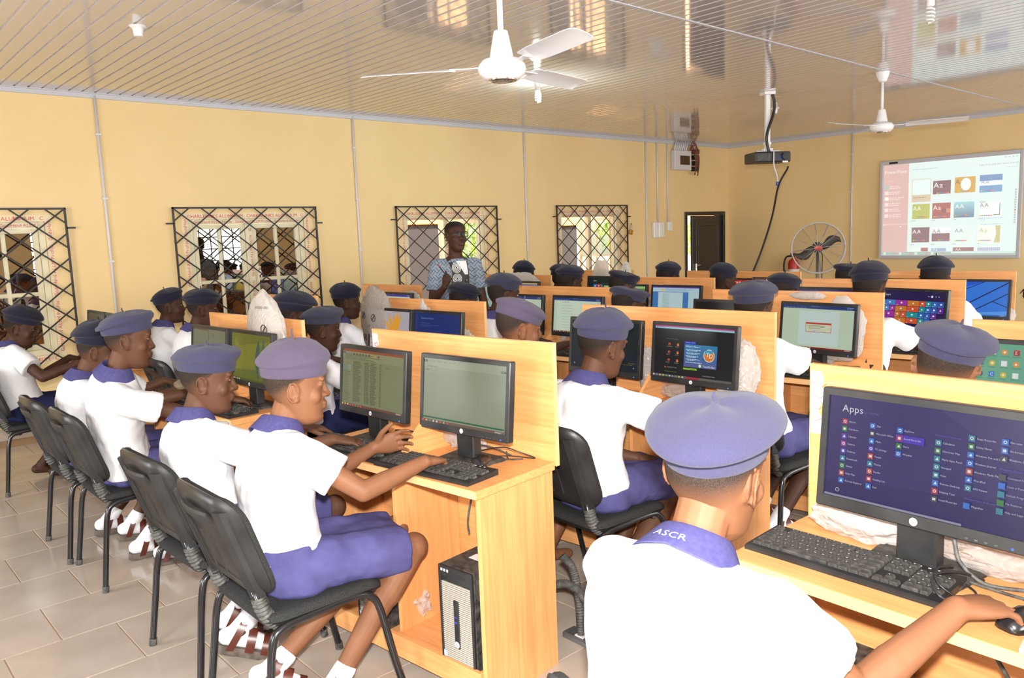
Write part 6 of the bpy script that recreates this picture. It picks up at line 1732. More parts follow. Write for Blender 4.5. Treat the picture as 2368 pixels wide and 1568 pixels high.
# ------------------------------------------------------------------ ceiling fans
def ceiling_fan(x, y, ztop, hubz, angs, R, label, canopy):
    e = empty('ceiling_fan', (x, y, ztop), 0, label, 'fan', 'white ceiling fans'); D = ztop - hubz
    MB().lathe([(.012, 0), (.062, -.001), (.060, -.008), (.050, -.045), (.034, -.085), (.016, -.092)], 24).obj('canopy', M['white'], e, auto=40)
    MB().cyl((0, 0, -.06), (0, 0, -D + .16), .0125, n=14).obj('downrod', M['white'], e, smooth=True)
    MB().lathe([(.014, -D + .185), (.030, -D + .182), (.034, -D + .165), (.050, -D + .085), (.052, -D + .07), (.02, -D + .07)], 28).obj('lower_cup', M['white'], e, auto=40)
    MB().lathe([(.045, -D + .070), (.085, -D + .062), (.102, -D + .040), (.104, -D + .022), (.098, -D + .004), (.078, -D - .016), (.046, -D - .022)], 36).obj('motor_housing', M['white'], e, auto=50)
    MB().lathe([(.064, -D - .0175), (.062, -D - .024), (.046, -D - .026), (.044, -D - .023), (.030, -D - .024), (.028, -D - .027), (.004, -D - .028)], 30).obj('chrome_ring', M['chrome'], e, auto=40)
    for a in angs:
        Q = Matrix.Rotation(a, 4, 'Z')
        mb = MB(); mb.loft([[(r, w, -D + .034 + t) for w, t in ((-hw, -.002), (hw, -.002), (hw, .002), (-hw, .002))] for r, hw in ((.085, .022), (.15, .014), (.19, .020), (.225, .026))], M=Q); mb.obj('blade_iron', M['white'], e)
        mb = MB(); rings = []
        for r, hw in ((.20, .034), (.22, .050), (.30, .060), (.45, .062), (.58, .060), (R - .01, .055), (R, .045)):
            rings.append([(r, w * hw, -D + .040 + .0035 * t - w * .012 - .006 * (w * w)) for w, t in ((-1, -.3), (-.5, -.3), (0, -.3), (.5, -.3), (1, -.3), (1, .3), (.5, .3), (0, .3), (-.5, .3), (-1, .3))])
        mb.loft(rings, M=Q); mb.obj('blade', M['white'], e, auto=40)
    return e
ceiling_fan(2.357, 2.617, CZ, 2.222, (2.25, .18, -1.80), .62, 'white ceiling fan nearest the camera, top of the photo, long downrod out of frame', True)
ceiling_fan(7.60, 3.23, CZ, 2.372, (.85, .85 + 2 * PI / 3, .85 - 2 * PI / 3), .70, 'white ceiling fan in front of the projected picture wall', True)

# ------------------------------------------------------------------ lamps on the ceiling
def holder(x, y, label, bulb=None):
    e = empty('lamp_holder', (x, y, CZ), 0, label, 'lamp', None)
    MB().lathe([(.050, 0), (.052, -.004), (.046, -.009), (.032, -.016), (.028, -.045), (.026, -.062), (.012, -.064)], 24).obj('socket', M['whiteplastic'], e, auto=40)
    if bulb:
        mb = MB(); mb.lathe([(.013, -.055), (.022, -.066), (.023, -.092), (.018, -.098)], 20); mb.obj('bulb_base', M['whiteplastic'], e, auto=40)
        mb = MB(); P = []
        for k in range(97):
            t = k / 96; a = t * 2 * PI * 4; r = .019 + .004 * math.sin(PI * t); P.append((r * math.cos(a), r * math.sin(a), -.100 - .085 * t))
        P.append((0, .01, -.190)); mb.tube(P, .0058, 8)
        mb.obj('glass_spiral', M['bulb'] if bulb == 'lit' else M['white'], e, smooth=True)
        if bulb == 'lit':
            l = light('lit_bulb_light', 'POINT', (x, y, CZ - .22), 26.0, (.78, 1.0, .97), shadow_soft_size=.03)
    return e
holder(1.733, 5.234, 'white empty lamp holder on the ceiling at the upper left')
holder(5.078, 5.174, 'lit spiral bulb hanging under the ceiling right of the near fan', 'lit')
holder(5.19, 1.935, 'unlit spiral bulb at the top edge of the photo, upper right', 'off')
holder(8.706, 4.934, 'small white lamp holder just right of the projector pole', None)

# ------------------------------------------------------------------ projector on its pole
pj = empty('projector', (7.60, 4.39, CZ), .838 - PI / 2 + .15, 'black projector on a white ceiling pole with cables', 'projector')
MB().rbox(-.06, -.06, -.03, .06, .06, 0, .004).obj('ceiling_plate', M['white'], pj)
MB().rbox(-.024, -.020, -.585, .024, .020, -.02, .004).obj('pole', M['white'], pj)
mb = MB(); mb.rbox(-.05, -.028, -.60, .05, .028, -.565, .004); mb.rbox(-.12, -.01, -.598, .14, .01, -.588, .002); mb.rbox(-.03, -.03, -.53, .03, .03, -.50, .004); mb.obj('mount_bracket', M['white'], pj)
mb = MB(); mb.rbox(-.195, -.13, -.715, .195, .13, -.61, .012); mb.obj('projector_body', M['black'], pj)
MB().cyl((.12, -.128, -.662), (.12, -.158, -.662), .034, n=20).obj('lens_barrel', M['blackm'], pj, smooth=False)
mb = MB()
for k in range(10): mb.box(-.17 + k * .014, -.1315, -.70, -.162 + k * .014, -.129, -.63)
mb.obj('vent', M['rubber'], pj)
MB().box(.07, -.1318, -.69, .115, -.1295, -.65).obj('blue_panel', M['blue'], pj)
mb = MB(); mb.rbox(.10, -.136, -.722, .16, -.125, -.705, .002); mb.obj('white_plug', M['labelw'], pj)
mb = MB(); mb.tube(bez([(.03, -.03, -.01), (.055, -.035, -.10), (.045, -.04, -.22), (-.02, -.045, -.40), (-.03, -.045, -.50), (-.005, -.05, -.61)], 40), .015, 10); mb.obj('corrugated_sleeve', M['black'], pj, smooth=True)
mb = MB(); mb.tube(bez([(0, -.14, -.61), (.0, -.145, -.75), (.03, -.145, -.84), (.045, -.14, -.92)], 20), .007, 8); mb.obj('grey_cable', M['trim'], pj, smooth=True)
MB().rbox(.03, -.155, -.955, .065, -.125, -.915, .004).obj('blue_connector', M['blue'], pj)
pc = empty('projector_cable', (7.73, 4.23, 2.15), 0, 'black cable drooping from the projector to the desks', 'cable')
mb = MB(); mb.tube(bez([(0, 0, -.02), (-.03, -.006, -.05), (-.33, -.08, -.225), (-.73, -.24, -.53), (-1.23, -.42, -.84), (-1.63, -.55, -1.06)], 50), .010, 8); mb.obj('cable_run', M['black'], pc, smooth=True)

# ------------------------------------------------------------------ board with the projected picture
wb_ = empty('whiteboard', (X1 - .03, (5.07 + 3.24) / 2, (.985 + 2.39) / 2), 0, 'grey framed whiteboard on the end wall with a projected slide template page', 'whiteboard')
BW, BH = 5.07 - 3.24, 2.39 - .985
MB().rbox(-.012, -BW / 2 + .03, -BH / 2 + .03, .012, BW / 2 - .03, BH / 2 - .03, .002).obj('board', M['labelw'], wb_)
mb = MB(); f = .045
mb.rbox(-.026, -BW / 2, -BH / 2, .014, -BW / 2 + f, BH / 2, .006); mb.rbox(-.026, BW / 2 - f, -BH / 2, .014, BW / 2, BH / 2, .006); mb.rbox(-.026, -BW / 2 + f, -BH / 2, .014, BW / 2 - f, -BH / 2 + f, .006); mb.rbox(-.026, -BW / 2 + f, BH / 2 - f - .012, .014, BW / 2 - f, BH / 2, .006)
mb.obj('board_frame', M['trim'], wb_)
MB().rbox(-.0275, BW / 2 - .25, BH / 2 - .045, -.025, BW / 2 - .13, BH / 2 - .018, .001).obj('brand_plate', M['blackm'], wb_)
def s_proj():
    c = Canvas(1280, 960, (218, 238, 234)); rn = random.Random(2)
    c.top(0, 0, 262, 925, (214, 172, 166)); c.text('PowerPoint', 12, 62, 52, (240, 236, 232), .86); c.text('Recent', 20, 165, 28, (226, 196, 190))
    for k in range(6):
        c.top(18, 222 + k * 60, 58, 258 + k * 60, ((150, 200, 190), (236, 220, 216), (240, 244, 240), (236, 220, 216), (236, 220, 216), (236, 220, 216))[k]); c.lines(66, 228 + k * 60, 220, 2, 20, 9, (236, 212, 208), rn, .4)
    c.text('Open Other Presentations', 30, 622, 20, (244, 230, 226)); c.disc(18, 960 - 634, 8, (250, 250, 250)); c.disc(190, 960 - 660, 6, (250, 250, 250))
    c.lines(300, 70, 560, 1, 14, 10, (180, 205, 205), rn, .2); c.text('Sign in to get the most out of Office', 930, 70, 27, (150, 120, 120)); c.text('Learn more', 1175, 112, 18, (120, 140, 150))
    for k in range(4): c.disc(1160 + k * 32, 960 - 24, 5, (130, 140, 140))
    rows = [(190, 150), (410, 150), (640, 150), (868, 52)]
    xs = [(300, 480), (505, 675), (712, 902), (940, 1140)]
    def pal(x, y, cols):
        for i, q in enumerate(cols): c.top(x + i * 20, y, x + 17 + i * 20, y + 10, q)
    pc_ = [(220, 180, 60), (120, 170, 80), (70, 140, 190), (150, 80, 160), (200, 70, 80), (220, 130, 60)]
    c.top(296, 176, 484, 410, (210, 190, 160)); c.top(302, 182, 478, 336, (224, 242, 240)); c.lines(312, 360, 470, 1, 10, 8, (150, 130, 110), rn, .3)
    c.top(505, 205, 675, 340, (116, 70, 82)); c.text('Aa', 510, 220, 78, (244, 240, 238)); pal(540, 325, pc_)
    c.top(712, 184, 902, 340, (206, 160, 48)); c.text('A A', 716, 205, 66, (100, 84, 70)); c.disc(815, 960 - 258, 46, (240, 246, 240), 30, 62); pal(744, 318, pc_)
    c.top(940, 180, 1140, 240, (90, 136, 190)); c.top(940, 240, 1140, 284, (238, 246, 246)); c.text('AA', 950, 228, 56, (120, 150, 180)); c.top(940, 284, 1140, 350, (94, 150, 200)); pal(950, 328, pc_)
    c.top(306, 430, 480, 585, (178, 186, 80)); c.text('AA', 314, 452, 62, (244, 246, 232), .92); pal(330, 560, pc_)
    c.top(505, 430, 680, 588, (164, 76, 72)); c.text('Aa', 512, 452, 66, (246, 238, 234)); c.top(600, 490, 640, 530, (120, 70, 80)); c.top(640, 490, 680, 530, (210, 130, 80)); pal(520, 563, pc_)
    for k in range(10): c.top(712, 430 + k * 15.6, 900, 446 + k * 15.6, (150 - 6 * k, 208 - 9 * k, 216 - 7 * k))
    c.text('AA', 722, 452, 60, (240, 248, 248)); pal(722, 560, pc_)
    c.top(945, 440, 1130, 580, (234, 244, 242)); c.text('AA', 948, 452, 58, (110, 122, 120)); c.top(1124, 455, 1130, 575, (100, 90, 96)); c.top(1070, 568, 1130, 575, (100, 90, 96)); c.top(945, 440, 1000, 445, (100, 90, 96)); pal(945, 570, pc_)
    c.top(306, 672, 484, 828, (122, 86, 96)); c.text('AA', 314, 692, 62, (244, 240, 240)); pal(318, 800, pc_)
    c.top(508, 680, 680, 738, (240, 248, 246)); c.text('AA', 512, 694, 58, (130, 110, 116)); c.top(508, 738, 680, 820, (128, 84, 98)); pal(570, 802, pc_)
    c.top(716, 674, 906, 840, (222, 238, 234)); c.text('AA', 726, 694, 58, (130, 146, 142)); pal(724, 812, pc_)
    c.top(940, 674, 1140, 842, (236, 244, 232)); c.poly([(1085, 960 - 842), (1105, 960 - 760), (1095, 960 - 674), (1140, 960 - 674), (1140, 960 - 842)], (196, 190, 130)); c.text('Aa', 950, 694, 66, (190, 190, 140)); pal(945, 815, pc_)
    for r, t in ((600, ''), (846, '')):
        for x, _ in xs: c.lines(x, r, x + 40, 1, 8, 7, (140, 160, 160), rn, .3)
    c.top(306, 890, 480, 922, (226, 240, 236)); c.top(405, 884, 475, 922, (164, 96, 96)); c.top(508, 890, 650, 922, (150, 176, 206)); c.text('Aa', 522, 886, 40, (236, 244, 246)); c.top(716, 884, 910, 922, (150, 96, 104)); c.text('AA', 740, 890, 36, (238, 236, 236)); c.top(942, 888, 1146, 922, (190, 196, 214))
    for i in range(12):
        for j in range(2): c.top(946 + i * 17, 891 + j * 16, 954 + i * 17, 899 + j * 16, (140, 146, 180))
    c.text('N', 965, 596, 46, (170, 196, 220)); c.lines(965, 596, 1160, 2, 60, 9, (176, 204, 222), rn, .2)
    for k in range(14): c.top(1252, 330 + k * 24, 1268, 348 + k * 24, (176, 178, 182) if k != 8 else (190, 120, 120))
    c.top(0, 925, 1280, 960, (160, 180, 172))
    for k in range(12): c.top(20 + k * 54, 930, 46 + k * 54, 955, ((214, 226, 216), (150, 190, 170), (190, 160, 150))[k % 3])
    c.top(700, 930, 1270, 942, (214, 246, 240)); return c
mobj('projected_picture', s_proj().mesh('projected_picture', M['proj'], BW - .10, BH - .10), wb_, (-.0135, 0, 0))

# ------------------------------------------------------------------ standing fan and extinguisher before the end wall
fx, fy, fz = 10.2, 5.14, 1.215
pf = empty('pedestal_fan', (fx, fy, 0), math.radians(209), 'large industrial pedestal fan with a round wire cage and dark blades', 'fan')
MB().lathe([(.24, 0), (.24, .02), (.20, .035), (.04, .06), (.02, .07)], 28).obj('round_base', M['steel'], pf, auto=40)
MB().cyl((-.06, 0, .05), (-.06, 0, fz - .05), .021, n=14).obj('post', M['steel'], pf, smooth=True)
mb = MB(); mb.cyl((-.17, 0, fz), (-.02, 0, fz), .075, .055, 20); mb.obj('motor', M['rubber'], pf, smooth=False)
RR_ = .335
for xo, nm in ((.07, 'front_ring'), (-.03, 'rear_ring')):
    mb = MB(); mb.tube([(xo, RR_ * math.cos(2 * PI * k / 48), fz + RR_ * math.sin(2 * PI * k / 48)) for k in range(49)], .0085, 8); mb.obj(nm, M['trim'], pf, smooth=True)
for xo, bul in ((.07, .05), (-.03, -.03)):
    sp = MB(); sp.tube([(xo + bul, 0.03, fz), (xo + bul * .8, RR_ * .5, fz), (xo, RR_, fz)], .0032, 6); sme = sp.mesh('spoke', M['steel'])
    for k in range(12):
        a = 2 * PI * k / 12 + .13
        o = mobj('spoke', sme, pf); o.matrix_local = Matrix.Translation((0, 0, fz)) @ Matrix.Rotation(a, 4, 'X') @ Matrix.Translation((0, 0, -fz))
mb = MB()
for r in [.05 + .0155 * k for k in range(19)]:
    b = .05 * (1 - r / RR_); mb.tube([(.07 + b, r * math.cos(2 * PI * k / 30), fz + r * math.sin(2 * PI * k / 30)) for k in range(31)], .0011, 4)
setp(mb.obj('cage_wires', M['steel'], pf), kind='stuff')
for a0 in (.12, .12 + PI):
    mb = MB(); rings = []
    for k in range(9):
        t = k / 8; r = .05 + .245 * t; a = a0 + .42 * math.sin(t * 2.6) ; w = .040 + .025 * math.sin(PI * min(1, t * 1.05))
        c0 = Vector((.02, r * math.cos(a), r * math.sin(a) + fz)); tv = Vector((.35, -math.sin(a), math.cos(a))).normalized()
        rings.append([tuple(c0 + tv * w * q + Vector((d_, 0, 0))) for q, d_ in ((-1, 0), (0, .006), (1, 0), (0, -.006))])
    mb.loft(rings); mb.obj('fan_blade', M['rubber'], pf, smooth=True)
MB().lathe([(.0, .0), (.056, .0), (.056, .02), (.03, .035), (.004, .04)], 24, M=Matrix.Translation((.02, 0, fz)) @ Matrix.Rotation(PI / 2, 4, 'Y')).obj('hub', M['rubber'], pf, auto=40)
MB().lathe([(.0, .0), (.052, .0), (.050, .006), (.004, .008)], 24, M=Matrix.Translation((.122, 0, fz)) @ Matrix.Rotation(PI / 2, 4, 'Y'), sx=.6).obj('red_badge', M['red'], pf)
mb = MB(); mb.tube(bez([(-.1, .03, fz - .05), (-.07, .06, fz - .12), (-.05, .055, fz - .4), (-.05, .06, .2)], 24), .006, 6); mb.obj('fan_cord', M['black'], pf, smooth=True)
ex = empty('fire_extinguisher', (X1 - .12, 6.37, .52), 0, 'red fire extinguisher with a white label on the end wall behind the standing fan', 'extinguisher')
MB().lathe([(.02, 0), (.082, .004), (.086, .03), (.086, .40), (.07, .45), (.03, .475), (.025, .50)], 26).obj('cylinder', M['red'], ex, auto=40)
MB().lathe([(.0868, .09), (.0872, .10), (.0872, .30), (.0868, .31)], 26, cap=False).obj('label_band', M['labelw'], ex, smooth=True)
MB().lathe([(.0875, .065), (.088, .07), (.088, .088), (.0875, .09)], 26, cap=False).obj('yellow_band', M['yellow'], ex, smooth=True)
mb = MB(); mb.rbox(-.02, -.02, .50, .02, .02, .54, .004); mb.rbox(-.09, -.012, .54, .03, .012, .56, .004); mb.rbox(-.08, -.01, .51, .0, .01, .525, .003); mb.obj('valve_handle', M['black'], ex)
mb = MB(); mb.tube(bez([(-.02, .02, .52), (-.05, .10, .50), (-.05, .14, .38), (-.04, .13, .15), (-.04, .11, .10)], 24), .014, 10); mb.obj('hose', M['black'], ex, smooth=True)

# ------------------------------------------------------------------ presenter's laptop on a small table
tb = empty('small_table', (5.35, 3.12, 0), 0, 'small table in the aisle holding the laptop of the presenter', 'table')
MB().rbox(-.22, -.2, .77, .22, .2, .79, .002).obj('table_top', M['woodh'], tb)
for sx in (-1, 1):
    for sy in (-1, 1): MB().rbox(sx * .19 - .015, sy * .17 - .015, 0, sx * .19 + .015, sy * .17 + .015, .77, .002).obj('leg', M['woodv'], tb)
bk = empty('stacked_box', (5.35, 3.12, .7905), 0, 'small brown carton lifting the laptop above the table', 'box')
MB().rbox(-.15, -.15, 0, .15, .15, .115, .003).obj('carton', mat('carton_board', (.36, .22, .11), .8), bk)
lt = empty('laptop', (5.33, 3.12, .907), 0, 'open laptop with the slide templates, in front of the red screen', 'laptop')
MB().rbox(-.13, -.17, 0, .11, .17, .018, .003).obj('laptop_base', M['black'], lt)
li = empty('lid', (.11, 0, .016)); li.parent = lt; li.rotation_euler = (0, .25, 0)
MB().rbox(-.004, -.17, 0, .006, .17, .23, .002).obj('lid_frame', M['black'], li)
c = Canvas(1280, 800, (206, 214, 200)); c.top(0, 0, 420, 800, (130, 66, 54)); c.text('PowerPoint', 40, 70, 70, (236, 220, 214))
for a in range(3):
    for k in range(3): c.top(470 + a * 260, 160 + k * 210, 690 + a * 260, 320 + k * 210, ((90, 100, 110), (190, 130, 60), (70, 130, 160))[(a + k) % 3])
mobj('laptop_screen', c.mesh('laptop_screen', M['screen'], .31, .195), li, (-.0048, 0, .122))

# ------------------------------------------------------------------ plastic bags
def crumple(name, label, loc, dims, seed, material, rz=0.0, ragged=.28, freq=5.0, prints=None, cat='plastic bag', flat_front=False):
    rn = random.Random(seed); bm = bmesh.new(); bmesh.ops.create_icosphere(bm, subdivisions=4, radius=1.0)
    from mathutils import noise as nz
    o_ = Vector((rn.uniform(0, 50), rn.uniform(0, 50), rn.uniform(0, 50)))
    for v in bm.verts:
        p = v.co.copy()
        n1 = nz.noise(p * 1.3 + o_); n2 = abs(nz.noise(p * freq * .6 + o_ * 2)); n3 = abs(nz.noise(p * freq * 1.4 + o_ * 3))
        q = p * (1 + ragged * (n1 * .9 + .8 * (n2 - .2) + .5 * (n3 - .2) + .16 * (abs(nz.noise(p * freq * 2.6 + o_)) - .2)))
        z = (q.z * .5 + .5) * dims[2]
        z = max(0.0, z)
        bm_x = q.x * dims[0] / 2; bm_y = q.y * dims[1] / 2
        v.co = Vector((bm_x, bm_y, z))
    me = bpy.data.meshes.new(name); bm.to_mesh(me); bm.free(); me.materials.append(material)
    me.polygons.foreach_set('use_smooth', [True] * len(me.polygons)); me.set_sharp_from_angle(angle=math.radians(26))
    o = mobj(name, me, None, loc, (0, 0, rz)); setp(o, label, cat, 'plastic bags on the desks')
    if prints:
        from mathutils.bvhtree import BVHTree
        bv = BVHTree.FromPolygons([tuple(v.co) for v in me.vertices], [tuple(p.vertices) for p in me.polygons])
        mb = MB()
        for kind, y, z, s in prints:
            def on(a, b):
                h = bv.ray_cast(Vector((-1, a, b)), Vector((1, 0, 0)))[0]
                return (h.x - .004, a, b) if h is not None else None
            if kind == 'ring':
                P = [on(y + s * math.cos(a), z + s * math.sin(a)) for a in [2 * PI * k / 16 for k in range(17)]]
                if None not in P: mb.tube(P, .0022, 5)
                P = [on(y + s * t, z - s * t * 1.1) for t in (-.6, -.2, .2, .6)]
                if None not in P: mb.tube(P, .003, 5)
            else:
                vs, fs, xe = text_polys(kind, 0, 0, s); V = [on(y - a, z + b) for a, b in vs]
                fs = [f for f in fs if all(V[i] is not None for i in f)]; V = [v if v is not None else (0, 0, 0) for v in V]
                mb.add(V, fs)
        mb.obj('bag_print', M['ink'], o)
    return o
crumple('plastic_bag', 'big milky plastic bag with printed ring marks draped over the board above the leaf screen', (1.70, 3.70, .90), (.10, .31, .40), 3, M['bag'], .1, .20, 3.0,
        [('4675503-001', .02, .33, .018), ('ring', -.06, .23, .024), ('Lenapty', .085, .20, .016)])
crumple('plastic_bag', 'tall grey translucent bag with printed prohibition signs behind the flower screen', (2.70, 4.27, .78), (.10, .34, .48), 8, M['greybag'], 0, .16, 3.0,
        [('ring', .075, .29, .022), ('ring', -.045, .28, .022), ('ring', .08, .15, .020), ('5-6F', .03, .22, .02)])
crumple('plastic_bag', 'white crumpled bag standing between the flower screen and the blue repair screen', (2.80, 3.90, .752), (.08, .13, .40), 9, M['bag'], .2, .22, 4)
crumple('plastic_bag', 'small crumpled white bag right of the blue repair screen', (2.80, 3.52, .752), (.09, .15, .26), 10, M['bag'], .1, .34, 5)
crumple('plastic_bag', 'white plastic bag right of the testing program screen, sagging on the desk', (2.985, 1.86, .752), (.10, .19, .30), 12, M['bag'], .2, .26, 4.5)
crumple('clear_bag', 'clear crinkled wrap under the testing program screen', (2.99, 2.18, .752), (.10, .19, .075), 13, M['clearbag'], .1, .35, 6)
crumple('plastic_bag', 'white crumpled bag between the dark teal screen and the wing board', (3.00, 2.36, .752), (.07, .10, .22), 14, M['bag'], .1, .25, 5)
crumple('plastic_bag', 'large pinkish white bag hanging beside the dialog box screen', (4.07, 1.92, .80), (.09, .26, .33), 15, M['bag'], .1, .20, 4)
crumple('clear_bag', 'clear wrap on the foot of the dialog box monitor', (4.05, 2.06, .752), (.10, .22, .08), 16, M['clearbag'], .1, .35, 6)
crumple('plastic_bag', 'strip of white film lying along the top of the board above the dialog screen', (4.12, 2.13, 1.125), (.03, .20, .045), 17, M['bag'], .1, .2, 5)
crumple('plastic_bag', 'white bag squeezed between the two document screens of the third row', (3.92, 3.82, .80), (.08, .11, .22), 18, M['bag'], .1, .28, 5)
crumple('plastic_bag', 'tiny white crumpled bag just right of the poem screen', (3.90, 3.46, .90), (.07, .12, .13), 19, M['bag'], .1, .3, 5)
crumple('plastic_bag', 'white bag right of the yellow green screen', (4.95, 3.83, .80), (.08, .10, .26), 20, M['bag'], .1, .28, 5)
crumple('plastic_bag', 'tall milky bag glowing in front of the brightest window', (5.70, 5.03, .86), (.08, .22, .42), 21, M['bag'], .1, .26, 4)
crumple('plastic_bag', 'pointed scrap of white film on the last board below the brightest window', (5.74, 4.76, 1.02), (.05, .13, .22), 22, M['bag'], .1, .2, 4)
crumple('plastic_bag', 'wide pale film over the board behind the right shoulder of the teacher', (4.93, 5.36, .98), (.08, .52, .22), 23, M['bag'], .05, .18, 4)
crumple('plastic_bag', 'white bag at the right end of the last desk with the bright blue screen', (6.02, 1.78, .752), (.09, .24, .22), 24, M['bag'], .1, .26, 5)
crumple('plastic_bag', 'small white scrap with black print on the pale document monitor left of the teacher', (3.60, 5.18, 1.03), (.05, .20, .10), 25, M['bag'], .1, .25, 5)
crumple('clear_bag', 'clear crinkled wrap under the empty spreadsheet screen', (1.795, 2.28, .752), (.085, .20, .075), 26, M['clearbag'], .1, .35, 6)
crumple('plastic_bag', 'white papery bag bleached by flash under the left corner of the apps screen', (1.90, .83, .752), (.08, .26, .10), 27, M['bag'], .0, .3, 5)
crumple('clear_bag', 'clear crinkled wrap behind the foot of the apps monitor', (1.90, .52, .752), (.09, .30, .07), 28, M['clearbag'], .0, .35, 6)
crumple('plastic_bag', 'white bag cut by the right edge of the photo beside the apps screen', (1.86, .33, .752), (.12, .16, .38), 29, M['bag'], .0, .2, 4)
crumple('plastic_bag', 'crumpled white bag on the bottom shelf left of the slatted tower', (1.60, 2.42, .107), (.13, .16, .15), 30, M['bag'], .3, .35, 5)
crumple('plastic_bag', 'milky sack behind the bare knee of the nearest student', (1.68, 2.66, .107), (.16, .22, .30), 31, M['bag'], .3, .2, 3)

# ------------------------------------------------------------------ cables and small things
def cable(label, pts, r, material='black', n=40):
    p0 = Vector(pts[0]); mb = MB(); mb.tube(bez([Vector(p) - p0 for p in pts], n), r, 8)
    return setp(mb.obj('cable', M[material], None, smooth=True, loc=tuple(p0)), label, 'cable', 'loose cables')
cable('thin cable curling on the desk right of the empty spreadsheet monitor', [(1.80, 2.20, .756), (1.78, 2.05, .80), (1.80, 1.98, .79), (1.86, 1.97, .757), (1.82, 2.07, .756), (1.72, 2.14, .757)], .0022)
cable('mouse cable looping behind the mouse of the nearest student', [(1.756, 2.055, .762), (1.80, 2.03, .756), (1.83, 2.00, .756), (1.80, 2.04, .7545), (1.86, 2.12, .755)], .002)
cable('black cable over the foot of the empty spreadsheet monitor', [(1.70, 2.20, .775), (1.72, 2.16, .80), (1.78, 2.12, .79), (1.83, 2.06, .757)], .0028)
cable('black cable loop on the dusty keyboard of the nearest student pair', [(1.72, 2.62, .775), (1.69, 2.58, .795), (1.73, 2.53, .79), (1.79, 2.56, .757)], .0026)
cable('cable hanging inside the open shelf above the slatted tower', [(1.80, 2.16, .715), (1.75, 2.17, .66), (1.73, 2.20, .52), (1.74, 2.21, .452)], .004, 'rubber')
cable('cables bundled under the front edge of the nearest desk', [(1.60, 2.16, .715), (1.64, 2.11, .69), (1.70, 2.05, .70), (1.72, 1.99, .712)], .0035)
cable('grey cable coil on the right front desk, above the keyboard corner', [(1.82, .60, .775), (1.78, .585, .795), (1.74, .60, .80), (1.70, .585, .785), (1.71, .545, .76), (1.76, .53, .757), (1.80, .57, .757)], .0026)
cable('black cable loop hanging over the right front keyboard corner', [(1.84, .54, .757), (1.79, .575, .782), (1.72, .60, .79), (1.67, .575, .775), (1.68, .545, .757)], .0030)
cable('long grey cable crossing the right front desk to the photo edge', [(1.84, .62, .757), (1.81, .55, .757), (1.80, .42, .757), (1.82, .28, .757), (1.86, .15, .757)], .0034, 'rubber')
cable('second grey cable arcing across the right front desk to the mouse', [(1.88, .40, .757), (1.80, .45, .758), (1.765, .42, .757), (1.74, .44, .757), (1.722, .468, .757)], .0028, 'rubber')
cable('white plug and thick cable under the apps monitor', [(1.83, .60, .86), (1.825, .595, .83), (1.82, .58, .79), (1.82, .53, .758), (1.85, .45, .757)], .0045, 'rubber')
cable('grey cables crossing behind the knees under the right front desk', [(1.75, .50, .66), (1.78, .42, .50), (1.76, .36, .38), (1.84, .30, .20)], .0045, 'rubber')
cable('second grey cable crossing under the right front desk', [(1.80, .34, .68), (1.74, .40, .52), (1.78, .52, .40), (1.84, .60, .25)], .0045, 'rubber')
cable('bundle of dangling cables under the dialog box desk', [(3.95, 2.02, .70), (3.92, 2.0, .55), (3.94, 1.95, .42), (3.99, 1.86, .30)], .005, 'rubber')
cable('second dangling cable under the dialog box desk', [(3.95, 2.00, .70), (3.93, 2.02, .52), (3.97, 2.08, .40), (4.0, 2.14, .28)], .005, 'rubber')
cable('black cable behind the foot of the dialog box monitor', [(3.98, 2.14, .757), (3.94, 2.10, .80), (3.93, 2.02, .80), (3.97, 1.96, .757)], .003)
cable('thin cable on the desk below the white bag of the testing program screen', [(2.88, 2.10, .775), (2.86, 2.02, .79), (2.92, 1.86, .757), (2.90, 1.78, .757), (2.95, 1.76, .757)], .0025)
bt = empty('bottle', (1.705, .355, .7505), 0, 'white bottle with a yellow cap at the right edge of the front desk', 'bottle')
MB().lathe([(.02, 0), (.030, .002), (.031, .01), (.031, .075), (.020, .092), (.016, .095)], 24).obj('bottle_body', M['whiteplastic'], bt, auto=40)
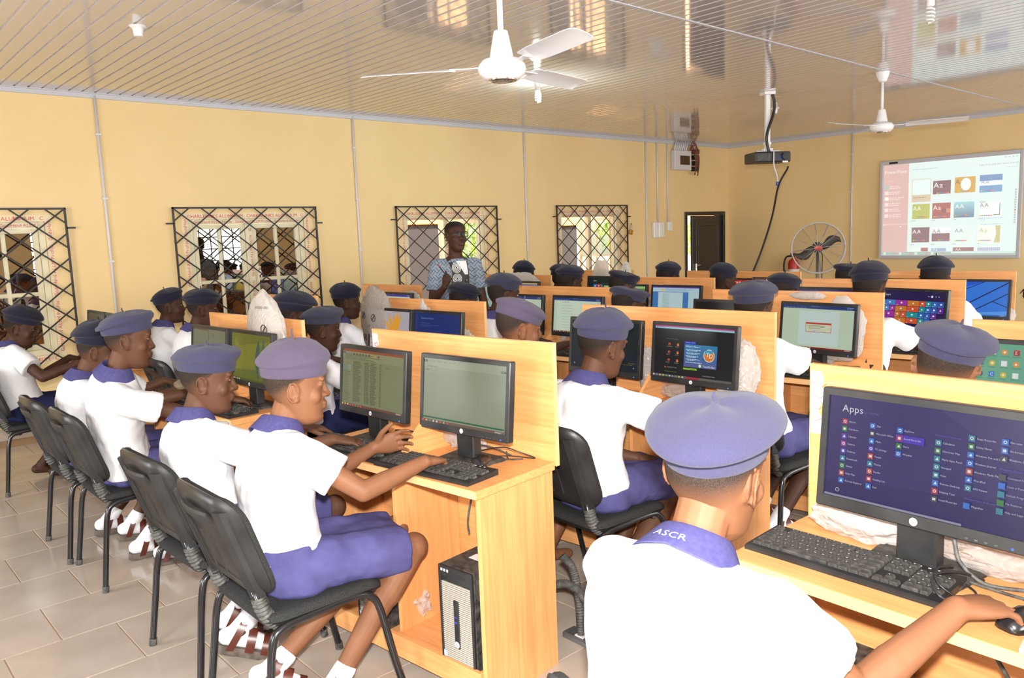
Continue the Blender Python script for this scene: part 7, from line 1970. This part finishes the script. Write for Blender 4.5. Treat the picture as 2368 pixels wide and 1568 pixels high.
MB().lathe([(.018, .093), (.0185, .096), (.0185, .116), (.016, .119), (.003, .119)], 24).obj('bottle_cap', M['yellow'], bt, auto=40)
bk_ = setp(MB().rbox(-.05, -.06, 0, .05, .06, .012, .002).obj('notepad', mat('cream_paper', (.78, .70, .46), .7), None, loc=(1.625, .345, .7505), rot=(0, 0, .1)), 'cream notepad at the right edge of the front desk', 'notepad')
for k, (pts, lb) in enumerate((([(2.03, 2.02, .33), (2.05, 1.985, .28), (2.06, 1.965, .15), (2.055, 1.955, .02)], 'grey corrugated pipe rising straight behind the nearest desk'),
                               ([(1.97, 2.07, .20), (2.02, 1.99, .23), (2.05, 1.92, .17), (2.05, 1.885, .02)], 'grey corrugated pipe arching down to the floor duct'))):
    P = bez(pts, 190); p0 = Vector(P[0]); mb = MB(); mb.tube([Vector(p) - p0 for p in P], [.0155 + .0022 * math.sin(i * 1.35) for i in range(len(P))], 12)
    setp(mb.obj('flexible_pipe', M['rubber'], None, smooth=True, loc=tuple(p0)), lb, 'pipe', 'corrugated pipes behind the nearest desk')
fd = empty('floor_duct', (2.06, 1.93, 0), 0, 'flat grey cable duct on the floor behind the nearest desk', 'duct')
MB().rbox(-.035, -1.05, 0, .035, .10, .026, .006).obj('duct_cover', M['steel'], fd)
for y in (.02, -.045): MB().rbox(-.026, y - .022, .0255, .026, y + .022, .0300, .002).obj('outlet_plate', M['labelw'], fd)
cl_ = crumple('folded_cloth', 'khaki cloth bundle on the desk between two berets of the front row', (1.52, 4.22, .752), (.16, .30, .10), 33, mat('khaki_cloth', (.28, .21, .12), .9), .2, .22, 3, None, 'cloth')
pb = empty('paper_sheet', (1.974, .62, 1.02), 0, 'white paper fixed to the bleached board above the apps screen', 'paper')
MB().box(-.0012, -.10, -.05, 0, .12, .055).obj('sheet', M['labelw'], pb)

# every object name without a code; nothing else to clean up
for o in [o for o in bpy.data.objects if o.name.startswith('monitor_pattern') or o.name.startswith('chair_pattern')]:
    o.name = o.name.split('_')[0]
